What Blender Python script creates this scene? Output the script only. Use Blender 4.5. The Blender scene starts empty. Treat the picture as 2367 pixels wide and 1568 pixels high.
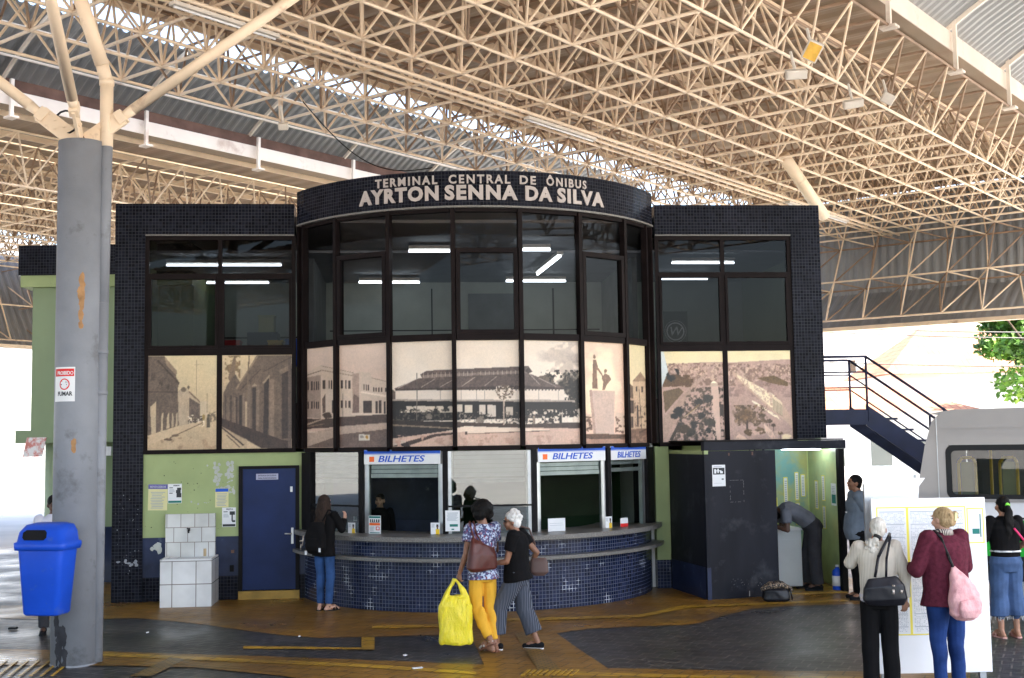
import bpy, bmesh, math, random
import numpy as np
from mathutils import Vector, Matrix, noise
random.seed(7)
rng = np.random.default_rng(7)
rad = math.radians
scn = bpy.context.scene
COL = scn.collection

# ------------------------------------------------------------------ camera
F, CX, CY, CH = 2790.0, 1183.5, 784.0, 2.35
PITCH, ROLL = math.atan(231 / 2790.0), 0.015
fw = np.array([0, math.cos(PITCH), math.sin(PITCH)])
rt0 = np.array([1.0, 0, 0])
up0 = np.cross(rt0, fw)
rt = rt0 * math.cos(ROLL) - up0 * math.sin(ROLL)
up = up0 * math.cos(ROLL) + rt0 * math.sin(ROLL)
cam = bpy.data.cameras.new('camera')
cam.sensor_fit = 'HORIZONTAL'; cam.sensor_width = 36.0
cam.lens = 36.0 * F / 2367.0
cam.clip_start = 0.1; cam.clip_end = 2000
camo = bpy.data.objects.new('camera', cam)
COL.objects.link(camo)
camo.matrix_world = Matrix(((rt[0], up[0], -fw[0], 0), (rt[1], up[1], -fw[1], 0), (rt[2], up[2], -fw[2], CH), (0, 0, 0, 1)))
scn.camera = camo

# ------------------------------------------------------------------ light
SUN_EL, SUN_AZ = rad(55), rad(110)      # azimuth clockwise from +Y
world = bpy.data.worlds.new('World'); scn.world = world
world.use_nodes = True
wn = world.node_tree; wn.nodes.clear()
wo = wn.nodes.new('ShaderNodeOutputWorld'); wb = wn.nodes.new('ShaderNodeBackground')
sky = wn.nodes.new('ShaderNodeTexSky'); sky.sky_type = 'NISHITA'; sky.sun_disc = False
sky.sun_elevation = SUN_EL; sky.sun_rotation = SUN_AZ; sky.dust_density = 2.5; sky.air_density = 1.0
wb.inputs[1].default_value = 0.15
wn.links.new(sky.outputs[0], wb.inputs[0]); wn.links.new(wb.outputs[0], wo.inputs[0])
sun = bpy.data.lights.new('sun', 'SUN'); sun.energy = 5.0; sun.angle = rad(0.5); sun.color = (1.0, 0.93, 0.82)
suno = bpy.data.objects.new('sun', sun); COL.objects.link(suno)
sd = Vector((math.sin(SUN_AZ) * math.cos(SUN_EL), math.cos(SUN_AZ) * math.cos(SUN_EL), math.sin(SUN_EL)))
suno.rotation_euler = sd.to_track_quat('Z', 'Y').to_euler()
suno.location = sd * 60
scn.view_settings.view_transform = 'Standard'
scn.view_settings.look = 'None'
scn.view_settings.gamma = 1.0
scn.view_settings.exposure = 2.42
scn.render.engine = 'CYCLES'
scn.cycles.use_denoising = True
scn.cycles.max_bounces = 8
scn.cycles.diffuse_bounces = 5
scn.cycles.transparent_max_bounces = 12
scn.cycles.sample_clamp_indirect = 6.0

# ------------------------------------------------------------------ where pixels of the overview lie in the place
def ray(x, y): return fw + rt * (x - CX) / F + up * (CY - y) / F
CAM = np.array([0, 0, CH])
def G(x, y, z=0.0):
    r = ray(x, y); return CAM + r * (z - CH) / r[2]
def D(x, y, Y):
    r = ray(x, y); return CAM + r * Y / r[1]
YAW = 0.09
FO = G(256, 1395)
U = np.array([math.cos(YAW), math.sin(YAW), 0]); NN = np.array([math.sin(YAW), -math.cos(YAW), 0])
def wp(s, t, z): return FO + U * s + NN * t + np.array([0, 0, z])
def LOC(p):      # world point -> building local (x along the facade, y deeper, z up)
    d = np.array(p) - FO; return np.array([d @ U, -(d @ NN), d[2]])

# ------------------------------------------------------------------ materials
def srgb(r, g, b):
    f = lambda c: (c / 12.92 if c <= 0.04045 else ((c + 0.055) / 1.055) ** 2.4)
    return (f(r / 255), f(g / 255), f(b / 255))
class NT:
    def __init__(s, name):
        s.m = bpy.data.materials.new(name); s.m.use_nodes = True
        s.t = s.m.node_tree; s.t.nodes.clear()
        s.o = s.n('ShaderNodeOutputMaterial'); s.b = s.n('ShaderNodeBsdfPrincipled')
        s.l(s.b.outputs[0], s.o.inputs[0])
    def n(s, k, **kw):
        x = s.t.nodes.new(k)
        for a, v in kw.items(): setattr(x, a, v)
        return x
    def l(s, a, b): s.t.links.new(a, b)
    def val(s, sock, v): sock.default_value = v
    def mix(s, fac, a, b, mode='MIX'):
        x = s.n('ShaderNodeMix', data_type='RGBA', blend_type=mode)
        for i, v in ((0, fac), (6, a), (7, b)):
            if hasattr(v, 'links'): s.l(v, x.inputs[i])
            else: x.inputs[i].default_value = v if i == 0 else (*v, 1)
        return x.outputs[2]
    def coord(s, kind='Object'):
        return s.n('ShaderNodeTexCoord').outputs[kind]
    def noise(s, scale, detail=4, rough=0.55, vec=None, sx=None):
        x = s.n('ShaderNodeTexNoise'); x.inputs['Scale'].default_value = scale
        x.inputs['Detail'].default_value = detail; x.inputs['Roughness'].default_value = rough
        v = vec or s.coord()
        if sx:
            mp = s.n('ShaderNodeMapping'); mp.inputs['Scale'].default_value = sx; s.l(v, mp.inputs[0]); v = mp.outputs[0]
        s.l(v, x.inputs['Vector']); return x.outputs['Fac']
    def ramp(s, fac, stops):
        x = s.n('ShaderNodeValToRGB'); e = x.color_ramp.elements
        while len(e) < len(stops): e.new(0.5)
        for k, (p, c) in enumerate(stops):
            e[k].position = p; e[k].color = (*c, 1) if len(c) == 3 else c
        s.l(fac, x.inputs[0]); return x.outputs[0]
    def bump(s, h, strength=0.3, dist=0.01):
        x = s.n('ShaderNodeBump'); x.inputs['Strength'].default_value = strength; x.inputs['Distance'].default_value = dist
        s.l(h, x.inputs['Height']); s.l(x.outputs[0], s.b.inputs['Normal'])
def mat(name, c, rough=0.6, metal=0.0, vary=0.25, scale=3.0, bump=0.0, bscale=40, spec=0.3, dirt=None, dscale=2.0, dlo=.5, dhi=.7, coat=0.0, ns=None):
    t = NT(name)
    c = np.array(c, float)
    f = t.noise(scale, 5, sx=ns)
    col = t.ramp(f, [(0.3, tuple(c * (1 - vary))), (0.7, tuple(np.minimum(c * (1 + vary * .6), 1)))])
    if dirt is not None:
        f2 = t.noise(dscale, 8, 0.65)
        fr = t.ramp(f2, [(dlo, (0, 0, 0)), (dhi, (1, 1, 1))])
        col = t.mix(fr, col, dirt)
    t.l(col, t.b.inputs['Base Color'])
    t.b.inputs['Roughness'].default_value = rough; t.b.inputs['Metallic'].default_value = metal
    t.b.inputs['Specular IOR Level'].default_value = spec
    if coat: t.b.inputs['Coat Weight'].default_value = coat
    if bump: t.bump(t.noise(bscale, 4), bump)
    return t.m
M = {}
M['cream'] = mat('cream_paint', (.88, .70, .51), .5, vary=.14, scale=1.5, dirt=(.42, .25, .15), dscale=3.5, dlo=.60, dhi=.78)
M['creamshade'] = mat('shaded_rusty_cream', (.36, .25, .17), .6, vary=.25, scale=2)  # darker copy of the cream: shade and rust of deep bars in the colour
M['shadedsteel'] = mat('shaded_rusty_steel', (.34, .22, .14), .6, vary=.3, scale=2)  # upper chords browner than the lower: shadow and rust put into the colour
M['cream2'] = mat('pale_cream_paint', (.85, .76, .66), .5, vary=.12, scale=1.0, dirt=(.5, .36, .28), dscale=1.2, dlo=.56, dhi=.75)
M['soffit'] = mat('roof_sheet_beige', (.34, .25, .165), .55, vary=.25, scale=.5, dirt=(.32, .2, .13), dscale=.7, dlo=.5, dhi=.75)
M['greysheet'] = mat('roof_sheet_grey', (.29, .30, .31), .5, metal=.2, vary=.2, scale=.6)
M['palesheet'] = mat('roof_sheet_pale', (.36, .37, .37), .5, vary=.1, scale=.6)
M['rust'] = mat('rust_brown', (.17, .095, .07), .8, vary=.4, scale=2.0)
M['column'] = mat('column_grey_paint', (.25, .26, .285), .55, vary=.16, scale=2.2, bump=.12, bscale=60, dirt=(.13, .13, .135), dscale=2.6, dlo=.56, dhi=.72)
M['navy'] = mat('navy_paint', (.020, .030, .075), .4, vary=.4, scale=3, dirt=(.10, .12, .16), dscale=6, dlo=.62, dhi=.72)
M['door'] = mat('navy_door_paint', (.010, .024, .095), .4, vary=.3, scale=1.5, spec=.2)
M['ochre_step'] = mat('ochre_step', (.42, .25, .05), .5, vary=.3, scale=5)
M['green'] = mat('green_wall_paint', (.36, .43, .20), .65, vary=.12, scale=1.8, bump=.15, bscale=25, dirt=(.25, .27, .16), dscale=5.0, dlo=.63, dhi=.72)
M['green2'] = mat('green_kiosk_paint', (.27, .34, .20), .6, vary=.1, scale=.8)
M['black'] = mat('black_metal', (.012, .011, .012), .5, vary=.3, scale=4, spec=.08)
M['bronze'] = mat('window_frame_bronze', (.011, .007, .007), .5, vary=.3, scale=4, spec=.08)
M['booth'] = mat('black_panel_paint', (.018, .019, .026), .5, vary=.35, scale=1.6, spec=.12, dirt=(.06, .065, .075), dscale=2.4, dlo=.55, dhi=.8, ns=(1, 1, .3))
M['alu'] = mat('aluminium', (.50, .51, .52), .35, metal=.7, vary=.15, scale=6)
M['shutter'] = mat('shutter_grey', (.42, .43, .44), .4, metal=.4, vary=.2, scale=5)
M['granite'] = mat('grey_granite', (.20, .19, .175), .35, vary=.45, scale=70)
M['white'] = mat('white_paint', (.80, .80, .80), .5, vary=.05)
M['paper'] = mat('white_paper', (.80, .81, .82), .7, vary=.04)
M['paper_y'] = mat('yellow_paper', (.72, .68, .36), .7, vary=.08)
M['ink'] = mat('black_ink', (.04, .045, .05), .6, vary=.1)
M['teal'] = mat('teal_ink', (.02, .20, .17), .6, vary=.1)
M['purple'] = mat('purple_ink', (.16, .15, .38), .6, vary=.1)
M['orange'] = mat('orange_ink', (.90, .16, .03), .5, vary=.03)
M['signblue'] = mat('sign_blue', (.02, .10, .55), .5, vary=.03)
M['yellow_line'] = mat('yellow_trim', (.90, .78, .12), .5, vary=.05)
M['grey_ink'] = mat('grey_ink', (.38, .42, .46), .6, vary=.1)
M['redink'] = mat('red_ink', (.70, .03, .03), .5, vary=.05)
M['board'] = mat('glossy_white_board', (.90, .91, .93), .12, vary=.02, coat=.5)
M['binblue'] = mat('blue_plastic', (.012, .080, .58), .38, vary=.15, scale=2, bump=.05, bscale=12, dirt=(.07, .13, .42), dscale=7, dlo=.60, dhi=.74)
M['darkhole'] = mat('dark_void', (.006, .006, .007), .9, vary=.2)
M['whitetile'] = None
M['intgreen'] = mat('interior_green_wall', (.38, .41, .36), .7, vary=.1)
M['intgrey'] = mat('interior_grey', (.16, .17, .17), .7, vary=.2)
M['intfloor'] = mat('interior_floor', (.12, .11, .10), .7, vary=.2)
M['intceil'] = mat('interior_ceiling', (.30, .31, .33), .7, vary=.1)
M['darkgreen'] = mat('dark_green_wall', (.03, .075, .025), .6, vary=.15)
M['stair'] = mat('stair_navy', (.010, .014, .045), .4, vary=.3)
M['vanbody'] = mat('van_silver', (.33, .305, .29), .35, metal=.15, vary=.04, coat=.4)
M['vangreen'] = mat('van_green', (.02, .45, .04), .35, vary=.05)
M['vanwhite'] = mat('van_white', (.80, .79, .80), .35, vary=.03)
M['rubber'] = mat('black_rubber', (.015, .015, .016), .6, vary=.2)
M['seatyellow'] = mat('yellow_tube', (.80, .52, .02), .4, vary=.05)
M['seatback'] = mat('seat_back', (.45, .44, .22), .6, vary=.1)
M['letters'] = mat('letter_paint', (.50, .44, .41), .5, vary=.08)
M['concrete'] = mat('pale_concrete', (.52, .50, .47), .8, vary=.15, scale=.4, bump=.1, bscale=8)
M['asphalt'] = mat('asphalt', (.22, .215, .21), .85, vary=.2, scale=.8, bump=.2, bscale=50)
M['stucco'] = mat('white_stucco', (.82, .80, .76), .8, vary=.05, scale=.5)
M['trunk'] = mat('tree_bark', (.09, .065, .045), .9, vary=.3, scale=6, bump=.4)
M['lens'] = mat('amber_lens', (.85, .50, .10), .25, vary=.25, scale=9)
M['lampbody'] = mat('lamp_housing', (.66, .60, .52), .45, vary=.15)
M['cable'] = mat('black_cable', (.01, .01, .01), .5, vary=.1)
def tilemat(name, c1, c2, grout, w, h, mortar, rough=.25, uv=True, off=0.0, bstr=.35, chip=None, spec=.5):
    t = NT(name)
    v = t.coord('UV' if uv else 'Object')
    br = t.n('ShaderNodeTexBrick'); br.offset = off; br.squash = 1.0
    t.l(v, br.inputs['Vector'])
    br.inputs['Color1'].default_value = (*c1, 1); br.inputs['Color2'].default_value = (*c2, 1); br.inputs['Mortar'].default_value = (*grout, 1)
    br.inputs['Scale'].default_value = 1.0; br.inputs['Brick Width'].default_value = w; br.inputs['Row Height'].default_value = h
    br.inputs['Mortar Size'].default_value = mortar; br.inputs['Mortar Smooth'].default_value = .1
    col = br.outputs['Color']
    if chip is not None:
        f = t.noise(3.0, 3, .6, vec=t.coord('Object'))
        fr = t.ramp(f, [(.58, (0, 0, 0)), (.68, (1, 1, 1))])
        m2 = t.n('ShaderNodeMath', operation='MULTIPLY'); t.l(fr, m2.inputs[0]); t.l(br.outputs['Fac'], m2.inputs[1])
        col = t.mix(m2.outputs[0], col, chip)
    d = t.noise(1.2, 4)
    dd = t.ramp(d, [(.35, (.72, .72, .72)), (.7, (1.1, 1.1, 1.1))])
    col = t.mix(1.0, col, dd, 'MULTIPLY')
    t.l(col, t.b.inputs['Base Color']); t.b.inputs['Roughness'].default_value = rough; t.b.inputs['Specular IOR Level'].default_value = spec
    inv = t.n('ShaderNodeMath', operation='SUBTRACT'); inv.inputs[0].default_value = 1; t.l(br.outputs['Fac'], inv.inputs[1])
    t.bump(inv.outputs[0], bstr, .002)
    return t.m
M['tile'] = tilemat('dark_glass_mosaic', (.004, .0045, .008), (.014, .015, .025), (.048, .049, .058), .05, .05, .003, spec=.06)
M['tileblue'] = tilemat('navy_glass_mosaic', (.004, .008, .028), (.017, .025, .070), (.12, .135, .19), .052, .052, .0035, chip=(.7, .75, .82), spec=.22)
M['whitetile'] = tilemat('white_wall_tile', (.74, .74, .73), (.80, .80, .80), (.20, .17, .15), .34, .33, .006, rough=.2)
M['whitetile2'] = tilemat('white_small_tile', (.74, .74, .70), (.80, .80, .78), (.30, .26, .22), .205, .22, .005, rough=.2, off=.5)
# clear or tinted panes: mostly see-through, mirror-like at a slant
def glass(name, tint, refl=.08, rough=0.0, k=.8):
    t = NT(name); t.t.nodes.remove(t.b)
    tr = t.n('ShaderNodeBsdfTransparent'); tr.inputs[0].default_value = (*tint, 1)
    gl = t.n('ShaderNodeBsdfGlossy'); gl.inputs['Roughness'].default_value = rough; gl.inputs[0].default_value = (1, 1, 1, 1)
    fr = t.n('ShaderNodeLayerWeight'); fr.inputs[0].default_value = .12
    mu = t.n('ShaderNodeMath', operation='MULTIPLY_ADD'); t.l(fr.outputs['Fresnel'], mu.inputs[0]); mu.inputs[1].default_value = k; mu.inputs[2].default_value = refl
    mx = t.n('ShaderNodeMixShader'); t.l(mu.outputs[0], mx.inputs[0]); t.l(tr.outputs[0], mx.inputs[1]); t.l(gl.outputs[0], mx.inputs[2])
    t.l(mx.outputs[0], t.o.inputs[0]); return t.m
M['dglass'] = glass('tinted_glass', (.48, .48, .49), .006, k=.45)
M['cglass'] = glass('clear_glass', (.50, .55, .53), .07, k=.8)
M['oglass'] = glass('office_glass', (.85, .88, .86), .0, k=.12)
M['vglass'] = glass('van_glass', (.40, .44, .42), .04, k=.5)
def emis(name, c, s):
    t = NT(name); t.b.inputs['Base Color'].default_value = (.8, .8, .8, 1)
    t.b.inputs['Emission Color'].default_value = (*c, 1); t.b.inputs['Emission Strength'].default_value = s; return t.m
M['tube'] = emis('lit_tube', (.80, .92, 1.0), 3.6)
M['tube2'] = emis('lit_tube_booth', (.86, .95, 1.0), 9.0)

# ------------------------------------------------------------------ mesh building
class MB:
    def __init__(s): s.v = []; s.f = []; s.mi = []; s.uv = []
    def add(s, vs, fs, mi=0, uvs=None):
        b = len(s.v); s.v += [tuple(map(float, p)) for p in vs]
        for k, f in enumerate(fs):
            s.f.append(tuple(b + i for i in f)); s.mi.append(mi); s.uv.append(uvs[k] if uvs else None)
        return s
    def box(s, lo, hi, mi=0):
        x0, y0, z0 = lo; x1, y1, z1 = hi
        return s.add([(x0, y0, z0), (x1, y0, z0), (x1, y1, z0), (x0, y1, z0), (x0, y0, z1), (x1, y0, z1), (x1, y1, z1), (x0, y1, z1)],
                     [(0, 3, 2, 1), (4, 5, 6, 7), (0, 1, 5, 4), (1, 2, 6, 5), (2, 3, 7, 6), (3, 0, 4, 7)], mi)
    def obox(s, c, ax, ay, az, mi=0):   # centre and three half-axes
        c, ax, ay, az = map(np.array, (c, ax, ay, az))
        P = [c + ax * a + ay * b + az * d for d in (-1, 1) for (a, b) in ((-1, -1), (1, -1), (1, 1), (-1, 1))]
        return s.add(P, [(0, 3, 2, 1), (4, 5, 6, 7), (0, 1, 5, 4), (1, 2, 6, 5), (2, 3, 7, 6), (3, 0, 4, 7)], mi)
    def beam(s, p, q, w, h, mi=0, upv=(0, 0, 1)):
        p, q = np.array(p, float), np.array(q, float); d = q - p; L = np.linalg.norm(d); d /= L
        x = np.cross(d, upv); x /= np.linalg.norm(x); z = np.cross(x, d)
        return s.obox((p + q) / 2, d * L / 2, x * w / 2, z * h / 2, mi)
    def tube(s, p, q, r, r2=None, n=8, mi=0, caps=True):
        p, q = np.array(p, float), np.array(q, float); r2 = r if r2 is None else r2
        d = q - p; d /= (np.linalg.norm(d) or 1); a = np.array([0, 0, 1.0]) if abs(d[2]) < .9 else np.array([1.0, 0, 0])
        x = np.cross(d, a); x /= np.linalg.norm(x); y = np.cross(d, x)
        vs = [c + (x * math.cos(k * 2 * math.pi / n) + y * math.sin(k * 2 * math.pi / n)) * rr for c, rr in ((p, r), (q, r2)) for k in range(n)]
        fs = [(k, n + k, n + (k + 1) % n, (k + 1) % n) for k in range(n)]
        if caps: fs += [tuple(range(n)), tuple(range(2 * n - 1, n - 1, -1))]
        return s.add(vs, fs, mi)
    def path(s, pts, r, n=6, mi=0):
        for a, b in zip(pts, pts[1:]): s.tube(a, b, r, n=n, mi=mi)
        return s
    def prism(s, poly, o, ex, ey, ez, mi=0):   # 2-D polygon in (ex,ey) at o, thickness vector ez
        o, ex, ey, ez = map(np.array, (o, ex, ey, ez)); n = len(poly)
        P = [o + ex * a + ey * b for a, b in poly]
        return s.add(P + [p + ez for p in P], [tuple(range(n)), tuple(range(2 * n - 1, n - 1, -1))] + [(k, n + k, n + (k + 1) % n, (k + 1) % n) for k in range(n)], mi)
    def arc(s, cx, cy, R0, R1, a0, a1, z0, z1, mi=0, seg=None):   # curved wall; angle 0 points to -y
        seg = seg or max(1, int(abs(a1 - a0) / 4)); n = seg + 1; vs = []; fs = []; uv = []
        A = [rad(a0 + (a1 - a0) * k / seg) for k in range(n)]
        for Rr in (R1, R0):
            for z in (z0, z1):
                for a in A: vs.append((cx + Rr * math.sin(a), cy - Rr * math.cos(a), z))
        def q(a, b, c, d, u): fs.append((a, b, c, d)); uv.append(u)
        for k in range(seg):
            u0, u1 = R1 * A[k], R1 * A[k + 1]
            q(k, k + 1, n + k + 1, n + k, [(u0, z0), (u1, z0), (u1, z1), (u0, z1)])
            q(2 * n + k + 1, 2 * n + k, 3 * n + k, 3 * n + k + 1, [(u1, z0), (u0, z0), (u0, z1), (u1, z1)])
            q(n + k, n + k + 1, 3 * n + k + 1, 3 * n + k, [(u0, 0), (u1, 0), (u1, .05), (u0, .05)])
            q(k + 1, k, 2 * n + k, 2 * n + k + 1, [(u0, 0), (u1, 0), (u1, .05), (u0, .05)])
        q(0, n, 3 * n, 2 * n, None); q(n - 1, 3 * n - 1, 4 * n - 1, 2 * n - 1, None)
        return s.add(vs, fs, mi, uv)
    def build(s, name, mats, parent=None, smooth=False, bevel=0):
        me = bpy.data.meshes.new(name); me.from_pydata(s.v, [], s.f)
        for m in (mats if isinstance(mats, (list, tuple)) else [mats]): me.materials.append(m)
        me.polygons.foreach_set('material_index', s.mi)
        if smooth is True: me.polygons.foreach_set('use_smooth', [True] * len(s.f))
        ul = me.uv_layers.new(name='UVMap'); data = []
        V = s.v
        for f, u in zip(s.f, s.uv):
            if u: data += [c for p in u for c in p]; continue
            a, b, c = (np.array(V[f[k]]) for k in (0, 1, 2)); n = np.cross(b - a, c - b); L = np.linalg.norm(n)
            n = n / L if L > 1e-12 else np.array([0, 0, 1.0])
            if abs(n[2]) > .7:
                for i in f: data += [V[i][0], V[i][1]]
            else:
                t = np.array([-n[1], n[0]]); t /= (np.linalg.norm(t) or 1)
                for i in f: data += [V[i][0] * t[0] + V[i][1] * t[1], V[i][2]]
        ul.data.foreach_set('uv', data)
        me.update()
        o = bpy.data.objects.new(name, me); COL.objects.link(o)
        if parent is not None: o.parent = parent
        if bevel:
            md = o.modifiers.new('bevel', 'BEVEL'); md.width = bevel; md.segments = 2; md.limit_method = 'ANGLE'
        return o
def tag(o, label, cat, group=None):
    o['label'] = label; o['category'] = cat
    if group: o['group'] = group
    return o
def struct(o): o['kind'] = 'structure'; return o
def empty(name, loc=(0, 0, 0), rz=0.0):
    o = bpy.data.objects.new(name, None); COL.objects.link(o); o.location = tuple(map(float, loc)); o.rotation_euler = (0, 0, rz); return o
def thing(name, label, cat, loc=(0, 0, 0), rz=0.0, group=None):
    return tag(empty(name, loc, rz), label, cat, group)
def text_mesh(body, size, bold=0.0, shear=0.0, depth=0.006, space=1.0, xs=1.0, align='LEFT'):
    c = bpy.data.curves.new('txt', 'FONT'); c.body = body; c.size = size; c.offset = bold; c.shear = shear; c.extrude = depth
    c.space_character = space; c.align_x = align; c.resolution_u = 3
    o = bpy.data.objects.new('txt', c); COL.objects.link(o)
    dg = bpy.context.evaluated_depsgraph_get(); me = bpy.data.meshes.new_from_object(o.evaluated_get(dg))
    V = np.array([v.co[:] for v in me.vertices]); V[:, 0] *= xs
    Fs = [tuple(p.vertices) for p in me.polygons]
    bpy.data.objects.remove(o); bpy.data.curves.remove(c); bpy.data.meshes.remove(me)
    return V, Fs
# ------------------------------------------------------------------ the roof: parallel space frames with vaults between
RA = np.array([0.64203957, 0.79737168, -0.00337954]); RB = np.array([0.79690536, -0.64166447, -0.00416403])
RN = np.array([0.00524032, 0.0, 0.99998627]); RO = np.array([-1.18858561, 15.36603369, 7.79601423])
def nd(i, j, h=0.0): return RO + RA * i + RB * j + RN * h
I0, I1 = -27, 20
def space_frame(name, label, j0, j1, split, i0=I0, i1=I1):
    root = thing(name, label, 'roof frame', nd(-4, (j0 + j1) / 2), group='space frames under the terminal roof')
    inv = np.array(root.location)
    def W(p): return np.array(p) - inv
    H = 1.02; r = .0215
    webs = []
    chords = []
    for j in range(j0, j1 + 1):
        chords.append(('lower_chord', nd(i0, j), nd(i1, j)))
    for i in range(i0, i1 + 1):
        chords.append(('lower_chord', nd(i, j0), nd(i, j1)))
    for j in range(j0, j1 + 2):
        chords.append(('upper_chord', nd(i0 - .5, j - .5, H), nd(i1 + .5, j - .5, H)))
    for i in range(i0, i1 + 2):
        chords.append(('upper_chord', nd(i - .5, j0 - .5, H), nd(i - .5, j1 + .5, H)))
    for i in range(i0, i1 + 1):
        for j in range(j0, j1 + 1):
            for a, b in ((-.5, -.5), (-.5, .5), (.5, -.5), (.5, .5)):
                webs.append((nd(i, j), nd(i + a, j + b, H)))
    # end skirt hanging down at the far end
    sk = [((20.0, 0.0), (19.3, -1.27)), ((19.3, -1.27), (18.7, -2.38))]
    out = [(20.9, -.15), (20.15, -1.42)]
    for j in range(j0, j1 + 1):
        for (p, q) in sk: webs.append((nd(p[0], j, p[1]), nd(q[0], j, q[1])))
    for (i, h) in ((19.3, -1.27), (18.7, -2.38)): chords.append(('lower_chord', nd(i, j0, h), nd(i, j1, h)))
    for (i, h) in out: chords.append(('upper_chord', nd(i, j0 - .5, h), nd(i, j1 + .5, h)))
    inner = [(20.0, 0.0), (19.3, -1.27), (18.7, -2.38)]
    for k, (io, ho) in enumerate(out):
        for j in range(j0, j1 + 1):
            for jj in (-.5, .5):
                for (ii, hi) in (inner[k], inner[k + 1]): webs.append((nd(ii, j, hi), nd(io, j + jj, ho)))
    for j in range(j0, j1 + 1):
        for jj in (-.5, .5): webs.append((nd(20.5, j + jj, H), nd(20.9, j + jj, -.15)))
    if j0 < -10:      # side skirt along the outer left edge
        inner = [(j0 + .0, 0.0), (j0 + .7, -1.27), (j0 + 1.3, -2.38)]; outer = [(j0 - .9, -.15), (j0 - .15, -1.42)]
        for (j, h) in inner[1:]: chords.append(('lower_chord', nd(i0, j, h), nd(i1, j, h)))
        for (j, h) in outer: chords.append(('upper_chord', nd(i0, j, h), nd(i1, j, h)))
        for i in range(i0, i1 + 1):
            for k in (0, 1):
                webs.append((nd(i, *inner[k]), nd(i, *inner[k + 1])))
                for ii in (-.5, .5):
                    for q in (inner[k], inner[k + 1]): webs.append((nd(i, *q), nd(i + ii, *outer[k])))
    if split:
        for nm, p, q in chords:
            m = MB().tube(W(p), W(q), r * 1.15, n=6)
            m.build(nm, M['cream' if nm == 'lower_chord' else 'shadedsteel'], root, True)
        def key(w):
            c = (w[0] + w[1]) / 2 - CAM; z = c @ fw
            if z < 2: return 1e6
            x = F * (c @ rt) / z; y = F * (c @ up) / z
            if abs(x) > 1150 or abs(y) > 780: return 1e5 + z
            return z
        webs.sort(key=key)
        for p, q in webs[:100]:
            MB().tube(W(p), W(q), r, n=6, caps=False).build('web_bar', M['cream'], root, True)
        rest = webs[100:]
    else:
        m = MB()
        for nm, p, q in chords: m.tube(W(p), W(q), r * 1.15, n=6)
        o = m.build('chord_grid', M['cream'], root, True); o['kind'] = 'stuff'
        rest = webs
    m = MB()
    rw = random.Random(2)
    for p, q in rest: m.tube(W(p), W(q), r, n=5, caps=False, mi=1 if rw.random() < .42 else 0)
    o = m.build('web_bars', [M['cream'], M['creamshade']], root, True); o['kind'] = 'stuff'
    # ball joints along the lower grid
    m = MB()
    for i in range(i0, i1 + 1):
        for j in range(j0, j1 + 1):
            p = W(nd(i, j)); a = .034
            m.add([p + np.array(d) * a for d in ((1, 0, 0), (0, 1, 0), (-1, 0, 0), (0, -1, 0), (0, 0, 1), (0, 0, -1))],
                  [(0, 1, 4), (1, 2, 4), (2, 3, 4), (3, 0, 4), (1, 0, 5), (2, 1, 5), (3, 2, 5), (0, 3, 5)])
    o = m.build('ball_joints', M['cream'], root, True); o['kind'] = 'stuff'
    # roof sheet over the frame, corrugated along B, with purlins
    m = MB(); hc = 1.36; st = .125; ja, jb = j0 - .42, j1 + (1.15 if j1 < 0 else .14)
    n = int((i1 + 1.3 - i0) / st); vs = []
    for k in range(n + 1):
        i = i0 + k * st; h = hc + (.035 if k % 4 in (1, 2) else 0)
        vs += [W(nd(i, ja, h)), W(nd(i, jb, h))]
    m.add(vs, [(2 * k, 2 * k + 1, 2 * k + 3, 2 * k + 2) for k in range(n)])
    b = len(m.v)
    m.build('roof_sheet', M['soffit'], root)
    for j in np.arange(ja + .1, jb, 1.5):
        MB().beam(W(nd(i0, j, hc - .07)), W(nd(i1, j, hc - .07)), .05, .12).build('purlin', M['cream'], root)
    # skirt sheet at the far end
    m = MB(); st = .06; n = int((jb - ja) / st); vs = []
    for k in range(n + 1):
        j = ja + k * st; d = .045 if k % 4 in (1, 2) else 0
        vs += [W(nd(21.12 + d, j, 1.31)), W(nd(20.9 + d, j, -1.45)), W(nd(19.35 + d * .6, j, -2.62))]
    m.add(vs, [(3 * k + e, 3 * k + 3 + e, 3 * k + 4 + e, 3 * k + 1 + e) for k in range(n) for e in (0, 1)])
    m.build('end_sheet', M['greysheet'], root)
    if j0 < -10:
        m = MB(); n = int((i1 + 1 - i0) / st); vs = []
        for k in range(n + 1):
            i = i0 + k * st; d = .07 if k % 4 in (1, 2) else 0
            vs += [W(nd(i, j0 - 1.3 - d, 1.1)), W(nd(i, j0 + 1.15 - d, -2.62))]
        m.add(vs, [(2 * k, 2 * k + 2, 2 * k + 3, 2 * k + 1) for k in range(n)])
        m.build('side_sheet', M['greysheet'], root); MB().beam(W(nd(i0, j0 + 1.4, -2.58)), W(nd(i1, j0 + 1.4, -2.58)), .22, .10).build('side_rail', M['cream'], root)
    MB().beam(W(nd(19.15, ja, -2.58)), W(nd(19.15, jb, -2.58)), .22, .10).build('end_rail', M['cream'], root)
    return root
space_frame('space_frame', 'cream space frame directly above the ticket hall, nearest and widest in view', -5, 3, True)
space_frame('space_frame', 'cream space frame behind the white gutter beam, left of the ticket hall', -24, -13, False)
space_frame('space_frame', 'unseen space frame past the pale vault, added to keep the sun off', 11, 14, False)  # out-of-view roof strip added to block sun on the van and people

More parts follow.
